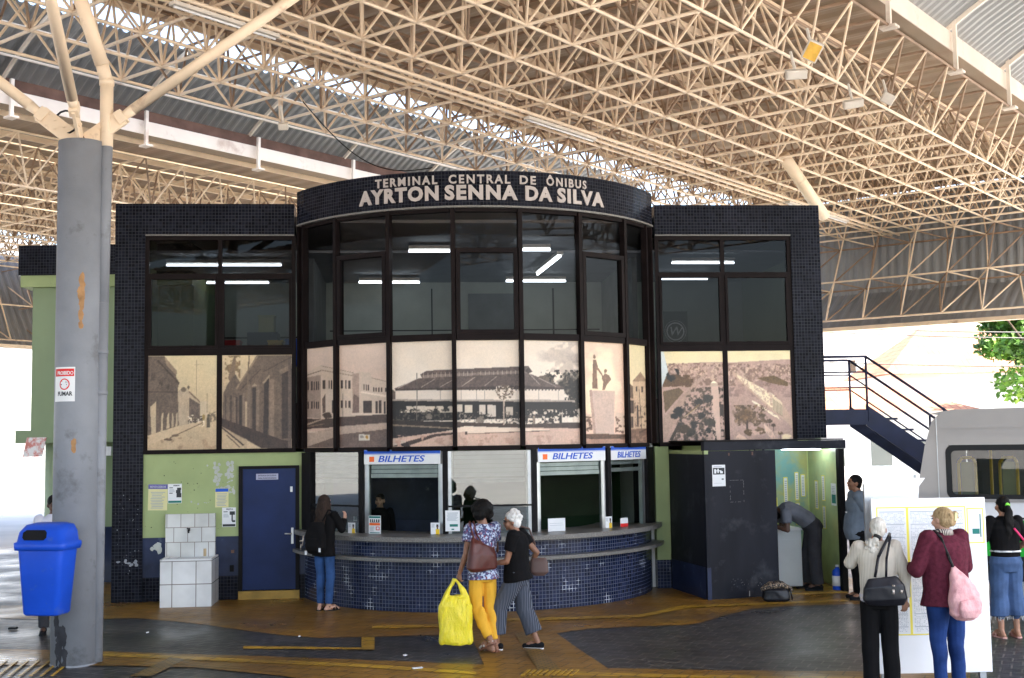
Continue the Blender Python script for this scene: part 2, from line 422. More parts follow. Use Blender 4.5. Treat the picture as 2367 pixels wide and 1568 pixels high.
def vault(label, ja, jb, h0, prof, sheet, sheetname):
    root = thing('vaulted_roof', label, 'roof', nd(0, (ja + jb) / 2, h0), group='vaulted sheet roofs between the frames')
    c = np.array(root.location); W = lambda p: np.array(p) - c
    st = .055; n = int((21.4 - I0) / st)
    for (pa) in prof:
        m = MB(); vs = []; w = len(pa)
        for k in range(n + 1):
            d = .045 if k % 4 in (1, 2) else 0
            for (j, h) in pa: vs.append(W(nd(I0 + k * st, j, h + d)))
        m.add(vs, [(w * k + e, w * k + e + 1, w * (k + 1) + e + 1, w * (k + 1) + e) for k in range(n) for e in range(w - 1)])
        m.build('vault_sheet', M[sheet], root, False)
        for i in np.arange(I0 + .6, 20, 3.03):
            m = MB()
            for (a, b) in zip(pa, pa[1:]): m.beam(W(nd(i, a[0], a[1] - .05)), W(nd(i, b[0], b[1] - .05)), .05, .08)
            m.build('rib', M['cream2'], root)
        for (j, h) in pa[3:-1:3]:
            MB().beam(W(nd(I0, j, h - .1)), W(nd(20, j, h - .1)), .045, .045).build('purlin', M['cream2'], root)
    return root
def arcp(ja, jb, h0, rise, f0, f1, n=8):
    o = []
    for k in range(n + 1):
        f = f0 + (f1 - f0) * k / n; j = ja + (jb - ja) * f
        o.append((j, h0 + rise * (1 - (2 * f - 1) ** 2)))
    return o
vault('dark grey corrugated vault rising behind the white gutter, upper left', -12.1, -5.4, 1.80, [arcp(-12.15, -5.4, 1.80, 1.30, 0, .285), arcp(-12.1, -5.35, 1.42, 1.7, .60, 1)], 'greysheet', '')
vault('pale sheet vault beyond the bright gutter in the upper right corner', 3.2, 10.95, 1.75, [arcp(3.2, 10.95, 1.75, 1.35, 0, 1, 14)], 'palesheet', '')

def gutter(label, j, h0, h1, side, jw=.5):
    root = thing('roof_gutter', label, 'gutter', nd(0, j, h0), group='gutters along the frames')
    c = np.array(root.location); W = lambda p: np.array(p) - c
    ja, jb = (j, j + jw)
    P = lambda jj, h, i: W(nd(i, jj, h))
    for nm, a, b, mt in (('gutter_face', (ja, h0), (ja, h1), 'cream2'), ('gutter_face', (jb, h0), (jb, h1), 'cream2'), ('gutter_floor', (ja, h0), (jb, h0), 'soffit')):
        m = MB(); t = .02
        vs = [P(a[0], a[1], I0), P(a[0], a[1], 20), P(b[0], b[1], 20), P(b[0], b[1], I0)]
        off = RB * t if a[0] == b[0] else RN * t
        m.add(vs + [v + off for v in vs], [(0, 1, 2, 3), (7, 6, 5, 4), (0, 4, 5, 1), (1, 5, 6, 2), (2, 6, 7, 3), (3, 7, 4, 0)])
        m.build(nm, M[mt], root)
    for i in np.arange(I0 + .6, 20, 3.03):
        if side > 0: p, q = P(jb + .09, .98, i), P(jb + .09, 2.2, i)
        else: p, q = P(jb + .12, 1.0, i), P(jb + .12, 1.80, i)
        m = MB().beam(p, q, .07, .07, upv=tuple(RA)); m.obox(p + RN * .02, RA * .09, RB * .13, RN * .02)
        m.build('post', M['cream2'], root)
    return root
gutter('white gutter beam with posts crossing behind the grey pillar', -12.15, 1.30, 1.60, -1, .42)
gutter('broad pale gutter beam in the upper right corner', 3.0, 1.42, 1.76, 1, .4)
m = MB(); m.beam(nd(I0, -11.93, 1.75), nd(20, -11.93, 1.75), .03, .30)
tag(m.build('rusty_flashing', M['rust']), 'rusty brown strip along the foot of the dark vault, above the white gutter', 'roof flashing')

# conduits below the main frame
for dj, lab in ((-1.42, 'upper of the two thin conduits running under the frame'), (-1.62, 'lower of the two thin conduits running under the frame')):
    tag(MB().tube(nd(I0, dj, -.07), nd(19.9, dj, -.07), .03, n=6).build('conduit', M['cream'], None, True), lab, 'conduit', 'conduits under the frame')
def strip_light(label, i, j, L=1.25):
    t = thing('strip_light', label, 'light fitting', nd(i, j, -.14), group='strip lights under the frame')
    c = np.array(t.location)
    MB().beam(nd(i, j, -.12) - c, nd(i + L, j, -.12) - c, .12, .05).build('housing', M['lampbody'], t)
    MB().tube(nd(i + .03, j, -.16) - c, nd(i + L - .03, j, -.16) - c, .016, n=8).build('tube', M['white'], t, True)
strip_light('long unlit strip light on the conduit above the sign lettering', 4.2, -1.52, 1.9)
strip_light('unlit strip light on the conduit at the upper left', -2.6, -1.52, 1.6)
strip_light('unlit strip light on the conduit past the right building corner', 13.6, -1.52, 3.2)
def flood(label, px, py, Y, w, h, ang, lens):
    p = D(px, py, Y)
    t = thing('floodlight', label, 'floodlight', p, 0, 'floodlights on the frame edge')
    ca, sa = math.cos(ang), math.sin(ang)
    ax = np.array([ca, 0, sa]); az = np.array([-sa * .8, -.5, ca * .8]); az /= np.linalg.norm(az); ay = np.cross(az, ax)
    o = np.zeros(3)
    MB().obox(o, ax * w / 2, ay * .05, az * h / 2).build('housing', M['lampbody'], t, bevel=.01)
    MB().obox(o - ay * .054 * (1 if ay[1] > 0 else -1), ax * (w / 2 - .02), ay * .006, az * (h / 2 - .02)).build('lens', M[lens], t)
    MB().beam(o, o + np.array([-.05, .05, .32]), .03, .03).build('bracket', M['lampbody'], t)
flood('floodlight with an amber lens on the right edge of the frame', 1878, 118, 15.5, .21, .26, -.45, 'lens')
flood('white box lamp hanging just below the amber floodlight', 1840, 172, 15.5, .28, .12, .05, 'lampbody')
flood('white box lamp right of the amber floodlight, near the vault', 1972, 240, 18.0, .30, .12, .15, 'lampbody')
flood('grey lamp tucked between web bars at the upper right', 2052, 228, 19.0, .20, .16, -.5, 'lampbody')
flood('small pale lamp under the left edge of the frame', 655, 292, 17.5, .14, .10, 0, 'lampbody')
# hanging black cables over the ticket hall
cb = MB(); a, b = D(700, 235, 19), D(1000, 388, 19)
pts = [a + (b - a) * k / 20 + np.array([0, 0, -.45 * math.sin(math.pi * k / 20)]) for k in range(21)]
tag(MB().path(pts, .009, 5).build('hanging_cable', M['cable']), 'thin black cable sagging from the frame to the top of the curved sign band', 'cable')

# ------------------------------------------------------------------ columns
def frustum(m, p, q, r1, r2, n=16): m.tube(p, q, r1, r2, n)
def column(name, label, base, top, drain, arms, group='roof columns'):
    t = thing(name, label, 'column', base, group=group); b = np.array(base)
    L = lambda p: np.array(p) - b
    m = MB(); n = 40; rr = .248; zs = [0, .02, top]
    for a, c in zip(zs, zs[1:]): m.tube((0, 0, a), (0, 0, c), rr, n=n, caps=(c == top))
    m.build('shaft', M['column'], t, False).data.polygons.foreach_set('use_smooth', [len(p.vertices) == 4 for p in t.children[0].data.polygons])
    tp = np.array([0, 0, top])
    for tgt in arms:
        q = L(tgt); d = q - tp; d /= np.linalg.norm(d)
        hd = np.array([d[0], d[1], 0]); hd /= np.linalg.norm(hd); side = np.cross(hd, (0, 0, 1))
        a = tp + hd * .06 + np.array([0, 0, .02])
        arm = MB()
        arm.tube(a + d * .46, a + d * .62, .045, .062, 14); arm.tube(a + d * .62, q - d * .5, .062, .062, 14); arm.tube(q - d * .5, q, .062, .03, 14)
        ao = arm.build('arm', M['cream'], t, True)
        pl = MB(); nrm = np.cross(side, d)
        pl.obox(a + d * .24, d * .24, side * .018, nrm * .095); pl.obox(a + d * .46, d * .05, side * .05, nrm * .075)
        po = pl.build('gusset_plate', M['cream'], t, False, .004)
        for u_, v_ in ((.2, .04), (.32, .04), (.26, -.04)):
            bl = MB(); cpos = a + d * u_ + nrm * v_
            bl.tube(cpos - side * .035, cpos + side * .035, .02, n=6); bl.build('bolt', M['cream'], po)
    return t
cb_ = nd(-4, -1); cbase = D(184, 700, 13.27) * np.array([1, 1, 0])
col1 = column('roof_column', 'thick grey round pillar with cream branching arms at the left front', cbase, 5.72, None,
              [nd(-2, 1), nd(-6, -3), nd(-6, 1)])
# drain pipe clipped to the column: grey below, cream above, bending towards the roof
L = lambda p: np.array(p) - cbase
dr = thing('drain_pipe', 'fat drain pipe bending over the top of the front pillar, cream above and grey below', 'drain pipe', cbase + np.array([.26, .15, 0]))
dc = np.array(dr.location)
px = [D(237, 700, 13.28), D(246, 340, 13.28), D(247, 190, 13.28), D(236, 150, 13.2), D(183, -10, 12.9)]
px = [p - dc for p in px]; foot = px[0].copy(); foot[2] = .02; foot[0] -= .02
m = MB(); m.tube(foot, px[0], .068, n=16); m.tube(px[0], px[1], .068, n=16); m.build('lower_pipe', M['column'], dr, True)
m = MB(); m.tube(px[1], px[2], .072, n=16); m.tube(px[2], px[3], .072, n=16); m.tube(px[3], px[4], .078, n=16)
m.tube(px[2] - np.array([0, 0, .04]), px[2] + np.array([0, 0, .02]), .082, n=16); m.build('upper_pipe', M['cream'], dr, True)
for zz in (3.35, 2.9):
    MB().tube((px[0][0] * .5 + foot[0] * .5, px[0][1], zz), (px[0][0] * .5 + foot[0] * .5 + .003, px[0][1], zz + .05), .078, n=16).build('collar', M['column'], dr, True)
MB().path([np.array([-.16, -.1, 5.95]) + np.array([.13 * math.cos(a), .05, .13 * math.sin(a)]) for a in np.linspace(0, 6.3, 16)] + [np.array([-.2, 0, 6.5])], .012, 5).build('cable_loop', M['cable'], col1)
# rust stains on the column face
def stain(m, th0, z0, w, h, n=26, seed=1):
    r = random.Random(seed)
    for k in range(n):
        th = th0 + (r.random() - .5) * w; z = z0 + (r.random() - .5) * h; s = .012 + r.random() * .02; hh = s * (1 + 1.6 * r.random())
        rr = .2495 + k * .00002
        P = []
        for q in range(8):
            a = q * math.pi / 4; t_ = th + s / .25 * math.cos(a) * (.7 + .6 * r.random()); P.append((rr * math.sin(t_), -rr * math.cos(t_), z + hh * math.sin(a) * (.7 + .6 * r.random())))
        m.add(P, [tuple(range(8))])
m = MB(); stain(m, .42, 4.02, .10, .34, 46, 3); stain(m, .40, 3.72, .03, .2, 6, 5); stain(m, .18, 2.42, .03, .25, 5, 7)
m.build('rust_stain', mat('rust_stain', (.40, .22, .10), .8, vary=.35, scale=9), col1)
m = MB(); stain(m, -.25, .18, .45, .5, 60, 13); stain(m, -.5, .75, .12, .8, 40, 15); m.build('soot_stain', mat('soot', (.035, .035, .04), .8, vary=.4, scale=9), col1)
# farther columns (partly hidden)
column('roof_column', 'grey roof pillar hidden behind the right end of the ticket hall', nd(13, -1) * np.array([1, 1, 0]), 5.72, None, [nd(15, -3)])
d2 = thing('drain_pipe', 'slanting drain pipe dropping behind the right top corner of the ticket hall', 'drain pipe', D(1905, 500, 25))
c2 = np.array(d2.location); MB().tube(np.zeros(3), D(1812, 362, 23.6) - c2, .125, n=14).build('pipe', M['cream'], d2, True)
# no-smoking sign on the column
def on_col(th, z, r): return (r * math.sin(th), -r * math.cos(th), z)
sg = thing('no_smoking_sign', 'white and red no-smoking sign on the grey pillar', 'sign', cbase)
th0, th1, z0, z1 = -.93, -.10, 2.60, 2.98
# placed from the photograph: left edge 128, right edge 173, top 850, bottom 928
def colhit(x, y, r=.2505):
    rr = ray(x, y); c = cbase; o = (CAM - c)[:2]; d = rr[:2]
    A_ = d @ d; B_ = 2 * o @ d; C_ = o @ o - r * r; k = (-B_ - max(B_ * B_ - 4 * A_ * C_, 0) ** .5) / 2 / A_
    p = CAM + rr * k - c; return math.atan2(p[0], -p[1]), p[2]
(tA, zA), (tB, zB) = colhit(129, 850), colhit(173, 928)
def colpatch(m, a0, a1, z0, z1, r, n=8):
    vs = [on_col(a0 + (a1 - a0) * k / n, z, r) for z in (z0, z1) for k in range(n + 1)]
    m.add(vs, [(k, k + 1, n + 2 + k, n + 1 + k) for k in range(n)])
m = MB(); colpatch(m, tA, tB, zB, zA, .252); m.build('sign_plate', M['white'], sg)
dA = tB - tA; hh = zA - zB
m = MB(); colpatch(m, tA + .04 * dA, tB - .04 * dA, zA - .27 * hh, zA - .05 * hh, .2527); m.build('red_band', M['redink'], sg)
def coltext(body, size, a, z, r, mt, bold, name='lettering', xs=1.0):
    V, Fs = text_mesh(body, size, bold, depth=.0004, align='CENTER', xs=xs)
    m = MB(); m.add([on_col(a + v[0] / .25, z + v[1], r + v[2]) for v in V], Fs); m.build(name, M[mt], sg)
mid = tA * .44 + tB * .56; wid = dA * .25 * .9
coltext('PROIBIDO', .055, mid, zA - .225 * hh, .2533, 'white', .0012, xs=.68 * wid / .205)
coltext('FUMAR', .062, mid, zA - .83 * hh, .253, 'ink', .0022, xs=.76 * wid / .205)
m = MB(); rr_ = .062; n = 28; vs = []; fs = []
cz = zA - .5 * hh
for k in range(n):
    a = 2 * math.pi * k / n
    vs += [on_col(mid + rr_ * math.cos(a) / .25, cz + rr_ * math.sin(a), .2532), on_col(mid + rr_ * .8 * math.cos(a) / .25, cz + rr_ * .8 * math.sin(a), .2532)]
    fs.append((2 * k, 2 * ((k + 1) % n), 2 * ((k + 1) % n) + 1, 2 * k + 1))
m.add(vs, fs)
def bar2(m, x0, y0, x1, y1, w, r=.2534):
    d = np.array([x1 - x0, y1 - y0]); d /= np.linalg.norm(d); n_ = np.array([-d[1], d[0]]) * w / 2
    m.add([on_col(mid + (x + s_ * n_[0]) / .25, cz + y + s_ * n_[1], r) for x, y, s_ in ((x0, y0, -1), (x1, y1, -1), (x1, y1, 1), (x0, y0, 1))], [(0, 1, 2, 3)])
bar2(m, -.042, .042, .042, -.042, .012); m.build('prohibition_ring', M['redink'], sg)
m = MB(); bar2(m, -.045, -.004, .03, -.004, .012, .2529); bar2(m, .015, .012, .02, .035, .004, .2529); bar2(m, .03, .012, .033, .03, .004, .2529); m.build('cigarette', M['ink'], sg)
m = MB()
for k in range(2): bar2(m, -.07, -hh * .5 + .075 - k * .012, .07, -hh * .5 + .075 - k * .012, .003, .2529)
m.build('small_print', M['grey_ink'], sg)
# blue litter bin hung on the column
bn = thing('litter_bin', 'blue plastic litter bin hung on the front of the grey pillar', 'litter bin', D(108, 1420, 12.55), rad(-9))
def ring(w, d, z, r=.05, n=4, y0=0):
    P = []
    for cx_, cy_, a0 in ((w / 2 - r, d / 2 - r, 0), (-w / 2 + r, d / 2 - r, 90), (-w / 2 + r, -d / 2 + r, 180), (w / 2 - r, -d / 2 + r, 270)):
        for k in range(n + 1):
            a = rad(a0 + 90 * k / n); P.append((cx_ + r * math.cos(a), cy_ + y0 + r * math.sin(a), z))
    return P
def loftrings(m, rings, mi=0, cap0=True, cap1=True):
    n = len(rings[0]); vs = [p for r_ in rings for p in r_]
    fs = [(a * n + k, a * n + (k + 1) % n, (a + 1) * n + (k + 1) % n, (a + 1) * n + k) for a in range(len(rings) - 1) for k in range(n)]
    if cap0: fs.append(tuple(range(n - 1, -1, -1)))
    if cap1: fs.append(tuple(range((len(rings) - 1) * n, len(rings) * n)))
    m.add(vs, fs, mi)
m = MB(); loftrings(m, [ring(.36, .26, 0, .05), ring(.40, .29, .02, .06), ring(.50, .36, .68, .06), ring(.50, .36, .70, .06)]); m.build('bucket', M['binblue'], bn, True)
lid = MB(); loftrings(lid, [ring(.56, .41, .66, .07), ring(.575, .42, .70, .07), ring(.575, .42, .735, .07), ring(.53, .38, .745, .07), ring(.52, .36, .84, .09, y0=.01), ring(.46, .28, .91, .1, y0=.04), ring(.30, .12, .93, .05, y0=.06)])
lido = lid.build('lid', M['binblue'], bn, True)
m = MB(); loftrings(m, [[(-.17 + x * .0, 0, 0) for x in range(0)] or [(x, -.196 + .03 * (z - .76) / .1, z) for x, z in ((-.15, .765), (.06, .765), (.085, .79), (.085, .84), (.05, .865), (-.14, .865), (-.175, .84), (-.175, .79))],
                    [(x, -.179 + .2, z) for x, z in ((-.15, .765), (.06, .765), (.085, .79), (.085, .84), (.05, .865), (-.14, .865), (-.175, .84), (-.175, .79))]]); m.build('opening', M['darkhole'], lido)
MB().obox((0, .22, .45), (.05, 0, 0), (0, .05, 0), (0, 0, .25)).build('bracket', M['black'], bn)
# ------------------------------------------------------------------ ticket hall
hall = thing('ticket_hall', 'two-storey dark mosaic ticket hall with a bowed front, lettering and old-photo panels', 'building', FO, YAW)
SX, CYB, RB_ = 5.53, 1.6, 3.2
def part(m, name, mt, parent=hall, **k): return m.build(name, mt if not isinstance(mt, str) else M[mt], parent, **k)
def BP(th, z, R=3.15, cy=CYB): a = rad(th); return np.array([SX + R * math.sin(a), cy - R * math.cos(a), z])
def bowhit(x, y, R=3.2, cy=CYB):
    p = LOC(CAM); r_ = LOC(CAM + ray(x, y)) - p; c = np.array([SX, cy]); o = p[:2] - c; d = r_[:2]
    A_ = d @ d; B_ = 2 * o @ d; C_ = o @ o - R * R; k = (-B_ - max(B_ * B_ - 4 * A_ * C_, 0) ** .5) / 2 / A_
    q = p + r_ * k; return math.degrees(math.atan2(q[0] - SX, cy - q[1])), q[2]
TOP = 6.03; DEP = 5.6
# mosaic pillars and bands
m = MB().box((0, 0, 0), (.45, .35, TOP)); part(m, 'mosaic_pillar', 'tile')
m = MB().box((10.57, 0, 2.29), (11.05, .35, TOP)); part(m, 'mosaic_pillar', 'tile')
m = MB().box((.45, 0, 5.555), (2.70, .35, TOP)); part(m, 'mosaic_band', 'tile')
m = MB().box((8.36, 0, 5.555), (10.57, .35, TOP)); part(m, 'mosaic_band', 'tile')
m = MB().arc(SX, CYB, 2.9, 3.22, -60, 60, 5.70, 6.21); part(m, 'curved_mosaic_band', 'tile')
m = MB().arc(SX, CYB, 3.0, 3.235, -60, 60, 5.672, 5.699); part(m, 'edge_strip', 'granite')
part(MB().box((.45, -.006, 5.535), (2.70, .02, 5.554)), 'edge_strip', 'granite'); part(MB().box((8.36, -.006, 5.535), (10.57, .02, 5.554)), 'edge_strip', 'granite')
# shell
part(MB().box((.002, .352, 0), (.15, DEP, 5.98)), 'side_wall', 'green2')
part(MB().box((10.9, .352, 2.29), (11.06, DEP, 5.98)), 'side_wall', 'green2'); part(MB().box((10.9, .85, 0), (11.06, DEP, 2.288)), 'side_wall', 'green2')
part(MB().box((.15, DEP - .15, 0), (10.9, DEP, 5.98)), 'back_wall', 'green2')
m = MB().box((.15, .352, 5.80), (10.9, DEP - .15, 5.9)); part(m, 'roof', 'concrete')
m = MB(); seg = 24; vs = [BP(-58 + 116 * k / seg, z, 2.88) for z in (5.80, 5.9) for k in range(seg + 1)]; n = seg + 1
m.add(vs, [tuple(range(n - 1, -1, -1)), tuple(range(n, 2 * n))]); part(m, 'bow_roof', 'concrete')
# upper room: floor slab, ceiling, inner walls
m = MB().box((.15, .12, 2.26), (10.9, DEP - .15, 2.95)); vs = [BP(-58 + 116 * k / seg, z, 3.02) for z in (2.30, 2.95) for k in range(n)]
m.add(vs, [tuple(range(n - 1, -1, -1)), tuple(range(n, 2 * n))] + [(k, k + 1, n + k + 1, n + k) for k in range(seg)]); part(m, 'upper_floor', 'intfloor')
m = MB().box((.15, .36, 5.32), (10.9, 4.4, 5.36)); vs = [BP(-58 + 116 * k / seg, 5.32, 3.0) for k in range(n)] 
m.add(vs, [tuple(range(n))]); part(m, 'upper_ceiling', 'intceil')
part(MB().box((.15, 4.0, 2.95), (10.9, 4.08, 5.32)), 'upper_back_wall', 'intgreen')
for x in (2.85, 8.15): part(MB().box((x, .9, 2.95), (x + .08, 4.0, 5.32)), 'partition', 'intgrey')
part(MB().box((.62, 3.985, 4.28), (2.6, 3.999, 4.31)), 'dado_rail', 'black'); part(MB().box((3.0, 3.985, 4.40), (5.55, 3.999, 4.42)), 'dado_rail', 'black'); part(MB().box((6.55, 3.985, 4.40), (8.1, 3.999, 4.42)), 'dado_rail', 'black'); part(MB().box((7.2, 3.98, 3.4), (7.23, 3.999, 5.2)), 'wall_conduit', 'black'); part(MB().box((4.9, 3.98, 3.4), (4.92, 3.999, 5.2)), 'wall_conduit', 'black'); part(MB().box((5.6, 3.96, 2.95), (6.5, 3.999, 5.1)), 'inner_door', 'intgrey')
# frames
def fbox(m, x0, x1, z0, z1, y0=.02, y1=.09): m.box((x0, y0, z0), (x1, y1, z1))
def wing(x0, x1, xm, side):
    m = MB()
    fbox(m, x0, x1, 2.20, 2.262, -.012, .10); fbox(m, x0, x1, 3.69, 3.80); fbox(m, x0, x1, 5.47, 5.534)
    fbox(m, x0, x0 + .055, 2.262, 3.69); fbox(m, x1 - .06, x1, 2.262, 3.69); fbox(m, xm - .04, xm + .04, 2.262, 3.69)
    fbox(m, x0, x0 + .055, 3.80, 5.47); fbox(m, x1 - .06, x1, 3.80, 5.47); fbox(m, xm - .03, xm + .03, 3.80, 5.47)
    fbox(m, x0 + .055, xm - .03, 4.90, 4.95); fbox(m, xm + .03, x1 - .06, 4.90, 4.95)
    part(m, 'window_frame', 'bronze')
    for a, b in ((x0 + .055, xm - .03), (xm + .03, x1 - .06)):
        w = part(MB().box((a, .055, 4.95), (b, .061, 5.47)), 'window_pane', 'dglass')
        s = MB(); e = .04; z0, z1 = 3.80, 4.90
        for q in ((a, a + e, z0, z1), (b - e, b, z0, z1), (a + e, b - e, z0, z0 + e), (a + e, b - e, z1 - e, z1)): fbox(s, *q, y0=.0, y1=.07)
        so = part(s, 'sash', 'bronze')
        MB().box((a + e, .03, z0 + e), (b - e, .036, z1 - e)).build('pane', M['dglass'], so)
wing(.45, 2.72, 1.57, 'l'); wing(8.36, 10.57, 9.45, 'r')
BB = [-57.2, -42.7, -25.5, -8.0, 9.5, 26.9, 43.9, 56.0]
m = MB()
for th in BB + [-60, 60]:
    c = BP(th, 0, 3.16); a = rad(th); tx = np.array([math.cos(a), math.sin(a), 0]); ty = np.array([-math.sin(a), math.cos(a), 0])
    w = .030 if abs(th) < 50 else .024
    m.obox(c + np.array([0, 0, 3.96]), tx * w, ty * .05, np.array([0, 0, 1.71]))
for a, b in zip(BB, BB[1:]):
    for z0, z1 in ((3.765, 3.86), (2.20, 2.262), (5.62, 5.672)):
        p, q = BP(a, (z0 + z1) / 2), BP(b, (z0 + z1) / 2); d = (q - p); L_ = np.linalg.norm(d); d /= L_
        m.obox((p + q) / 2, d * (L_ / 2 - .035), np.cross((0, 0, 1), d) * .042, np.array([0, 0, (z1 - z0) / 2]))
part(m, 'bow_window_frame', 'bronze')
for k, (a, b) in enumerate(zip([-60] + BB, BB + [60])):
    p, q = BP(a, 0, 3.13), BP(b, 0, 3.13); d = q - p; L_ = np.linalg.norm(d); d /= L_; p = p + d * .03; q = q - d * .03
    ny = np.cross((0, 0, 1), d)
    def quad(z0, z1, mt, name, par=hall, off=0.0):
        MB().add([p + ny * off + (0, 0, z0), q + ny * off + (0, 0, z0), q + ny * off + (0, 0, z1), p + ny * off + (0, 0, z1)], [(0, 1, 2, 3)]).build(name, M[mt], par)
    if k in (2, 4, 6):
        quad(5.06, 5.64, 'dglass', 'bow_pane')
        s = MB(); L2 = np.linalg.norm(q - p); mid = (p + q) / 2; zt, zb = 5.06, 3.86
        o_ = ny * -.03
        s.obox(mid + o_ + (0, 0, zt - .0), d * L2 / 2, ny * .05, np.array([0, 0, .035])); s.obox(mid + o_ + (0, 0, zb + .025), d * L2 / 2, ny * .05, np.array([0, 0, .03]))
        for e in (p + d * .03, q - d * .03): s.obox(e + o_ + (0, 0, (zt + zb) / 2 + .01), d * .03, ny * .05, np.array([0, 0, (zt - zb) / 2 - .046]))
        so = part(s, 'bow_sash', 'bronze'); quad(3.91, 5.03, 'dglass', 'pane', so, -.03)
    else: quad(3.86, 5.64, 'dglass', 'bow_pane')

# ---- old photographs on the panels: colours computed from shapes, kept as vertex colours of a fine grid
def P5(x, y): return ((340 + x / 3.818) / 1.0815, (840 + y / 3.818) / 1.0815)
def P6(x, y): return ((940 + x / 3.199) / 1.0815, (820 + y / 3.199) / 1.0815)
def P7(x, y): return ((1600 + x / 5.146) / 1.0815, (840 + y / 5.146) / 1.0815)
def inpoly(X, Y, P):
    r = np.zeros(X.shape, bool); n = len(P)
    for k in range(n):
        (x0, y0), (x1, y1) = P[k], P[(k + 1) % n]
        if y0 == y1: continue
        c = ((Y < y0) != (Y < y1)) & (X < (x1 - x0) * (Y - y0) / (y1 - y0) + x0); r ^= c
    return r
_ng = rng.random((64, 64))
def vn(X, Y, s):
    x = X / s; y = Y / s; xi = np.floor(x).astype(int); yi = np.floor(y).astype(int); fx = x - xi; fy = y - yi
    fx = fx * fx * (3 - 2 * fx); fy = fy * fy * (3 - 2 * fy); g = lambda a, b: _ng[a % 64, b % 64]
    return (g(xi, yi) * (1 - fx) + g(xi + 1, yi) * fx) * (1 - fy) + (g(xi, yi + 1) * (1 - fx) + g(xi + 1, yi + 1) * fx) * fy
def paint(X, Y, base, ops):
    C_ = np.zeros(X.shape + (3,)); C_[:] = base
    for op in ops:
        k = op[0]
        if k == 'p': C_[inpoly(X, Y, op[1])] = op[2]
        elif k == 'g':       # gradient over y
            _, y0, y1, c0, c1 = op; f = np.clip((Y - y0) / (y1 - y0), 0, 1)[..., None]; C_ = np.array(c0) * (1 - f) + np.array(c1) * f
        elif k == 'n':       # speckle of a colour within a polygon, above a threshold of noise
            _, P, c, s, th = op; f = .5 + 1.45 * (vn(X, Y, s) * .5 + vn(X + 7, Y + 3, s * .5) * .3 + vn(X + 2, Y + 9, s * .25) * .2 - .5); a_ = np.clip((f - th) / .10 + .3, 0, 1) * inpoly(X, Y, P); C_ = C_ * (1 - a_[..., None]) + np.array(c) * a_[..., None]
        elif k == 'l':       # line
            _, (x0, y0), (x1, y1), w, c = op; dx, dy = x1 - x0, y1 - y0; L_ = math.hypot(dx, dy)
            t = ((X - x0) * dx + (Y - y0) * dy) / L_; dd = np.abs((X - x0) * dy - (Y - y0) * dx) / L_
            C_[(t >= 0) & (t <= L_) & (dd < w / 2)] = c
        elif k == 'e':
            _, (x0, y0), (a, b), c = op; q_ = ((X - x0) / a) ** 2 + ((Y - y0) / b) ** 2 + .9 * (vn(X, Y, max(a, b) * .35) - .5) + .5 * (vn(X, Y, max(a, b) * .15) - .5); a_ = np.clip((1.05 - q_) / (.25 if a < 100 else .9), 0, 1); C_ = C_ * (1 - a_[..., None]) + np.array(c) * a_[..., None]
    g = 1 + .05 * (vn(X, Y, 120) - .5) + .02 * (vn(X, Y, 14) - .5) + .03 * (vn(X + 31, Y, 6) - .5) + .035 * (rng.random(X.shape) - .5)
    # printed-photo tone: soften the edges a little, mottle the dark parts, deepen the mid tones
    B = C_.copy(); B[1:-1, 1:-1] = (C_[1:-1, 1:-1] * 4 + C_[:-2, 1:-1] + C_[2:, 1:-1] + C_[1:-1, :-2] + C_[1:-1, 2:]) / 8
    L_ = B.mean(-1) / 255; tex = (vn(X, Y, 11) - .5) * .30 + (vn(X + 9, Y + 5, 5) - .5) * .34 + (vn(X, Y, 26) - .5) * .24 + (vn(X * 3.0, Y * .25, 12) - .5) * .2
    k = np.clip(1.1 - L_ * 1.35, .0, .85); B = B * (1 + tex * k)[..., None] * g[..., None]
    B = 255 * np.clip(B / 255, 0, 1) ** 1.10
    hz = np.array([1.03, 1.0, .96]); B = B * (1.04 - .22 * np.clip(.55 - L_, 0, 1) - .12 * vn(X, Y, 170) * (L_ < .6))[..., None] *\
         (1 + (hz - 1) * (.3 + .7 * vn(X, Y, 90)[..., None]))
    B = B * .66 + B.mean(-1, keepdims=True) * .34 * np.array([1.03, 1.0, .95])
    return np.clip(B, 0, 255)
def rect(x0, y0, x1, y1): return [(x0, y0), (x1, y0), (x1, y1), (x0, y1)]
mt_ = NT('old_photo_print'); ca_ = mt_.n('ShaderNodeVertexColor', layer_name='print'); mt_.l(ca_.outputs[0], mt_.b.inputs['Base Color']); mt_.b.inputs['Roughness'].default_value = .45
M['photo'] = mt_.m
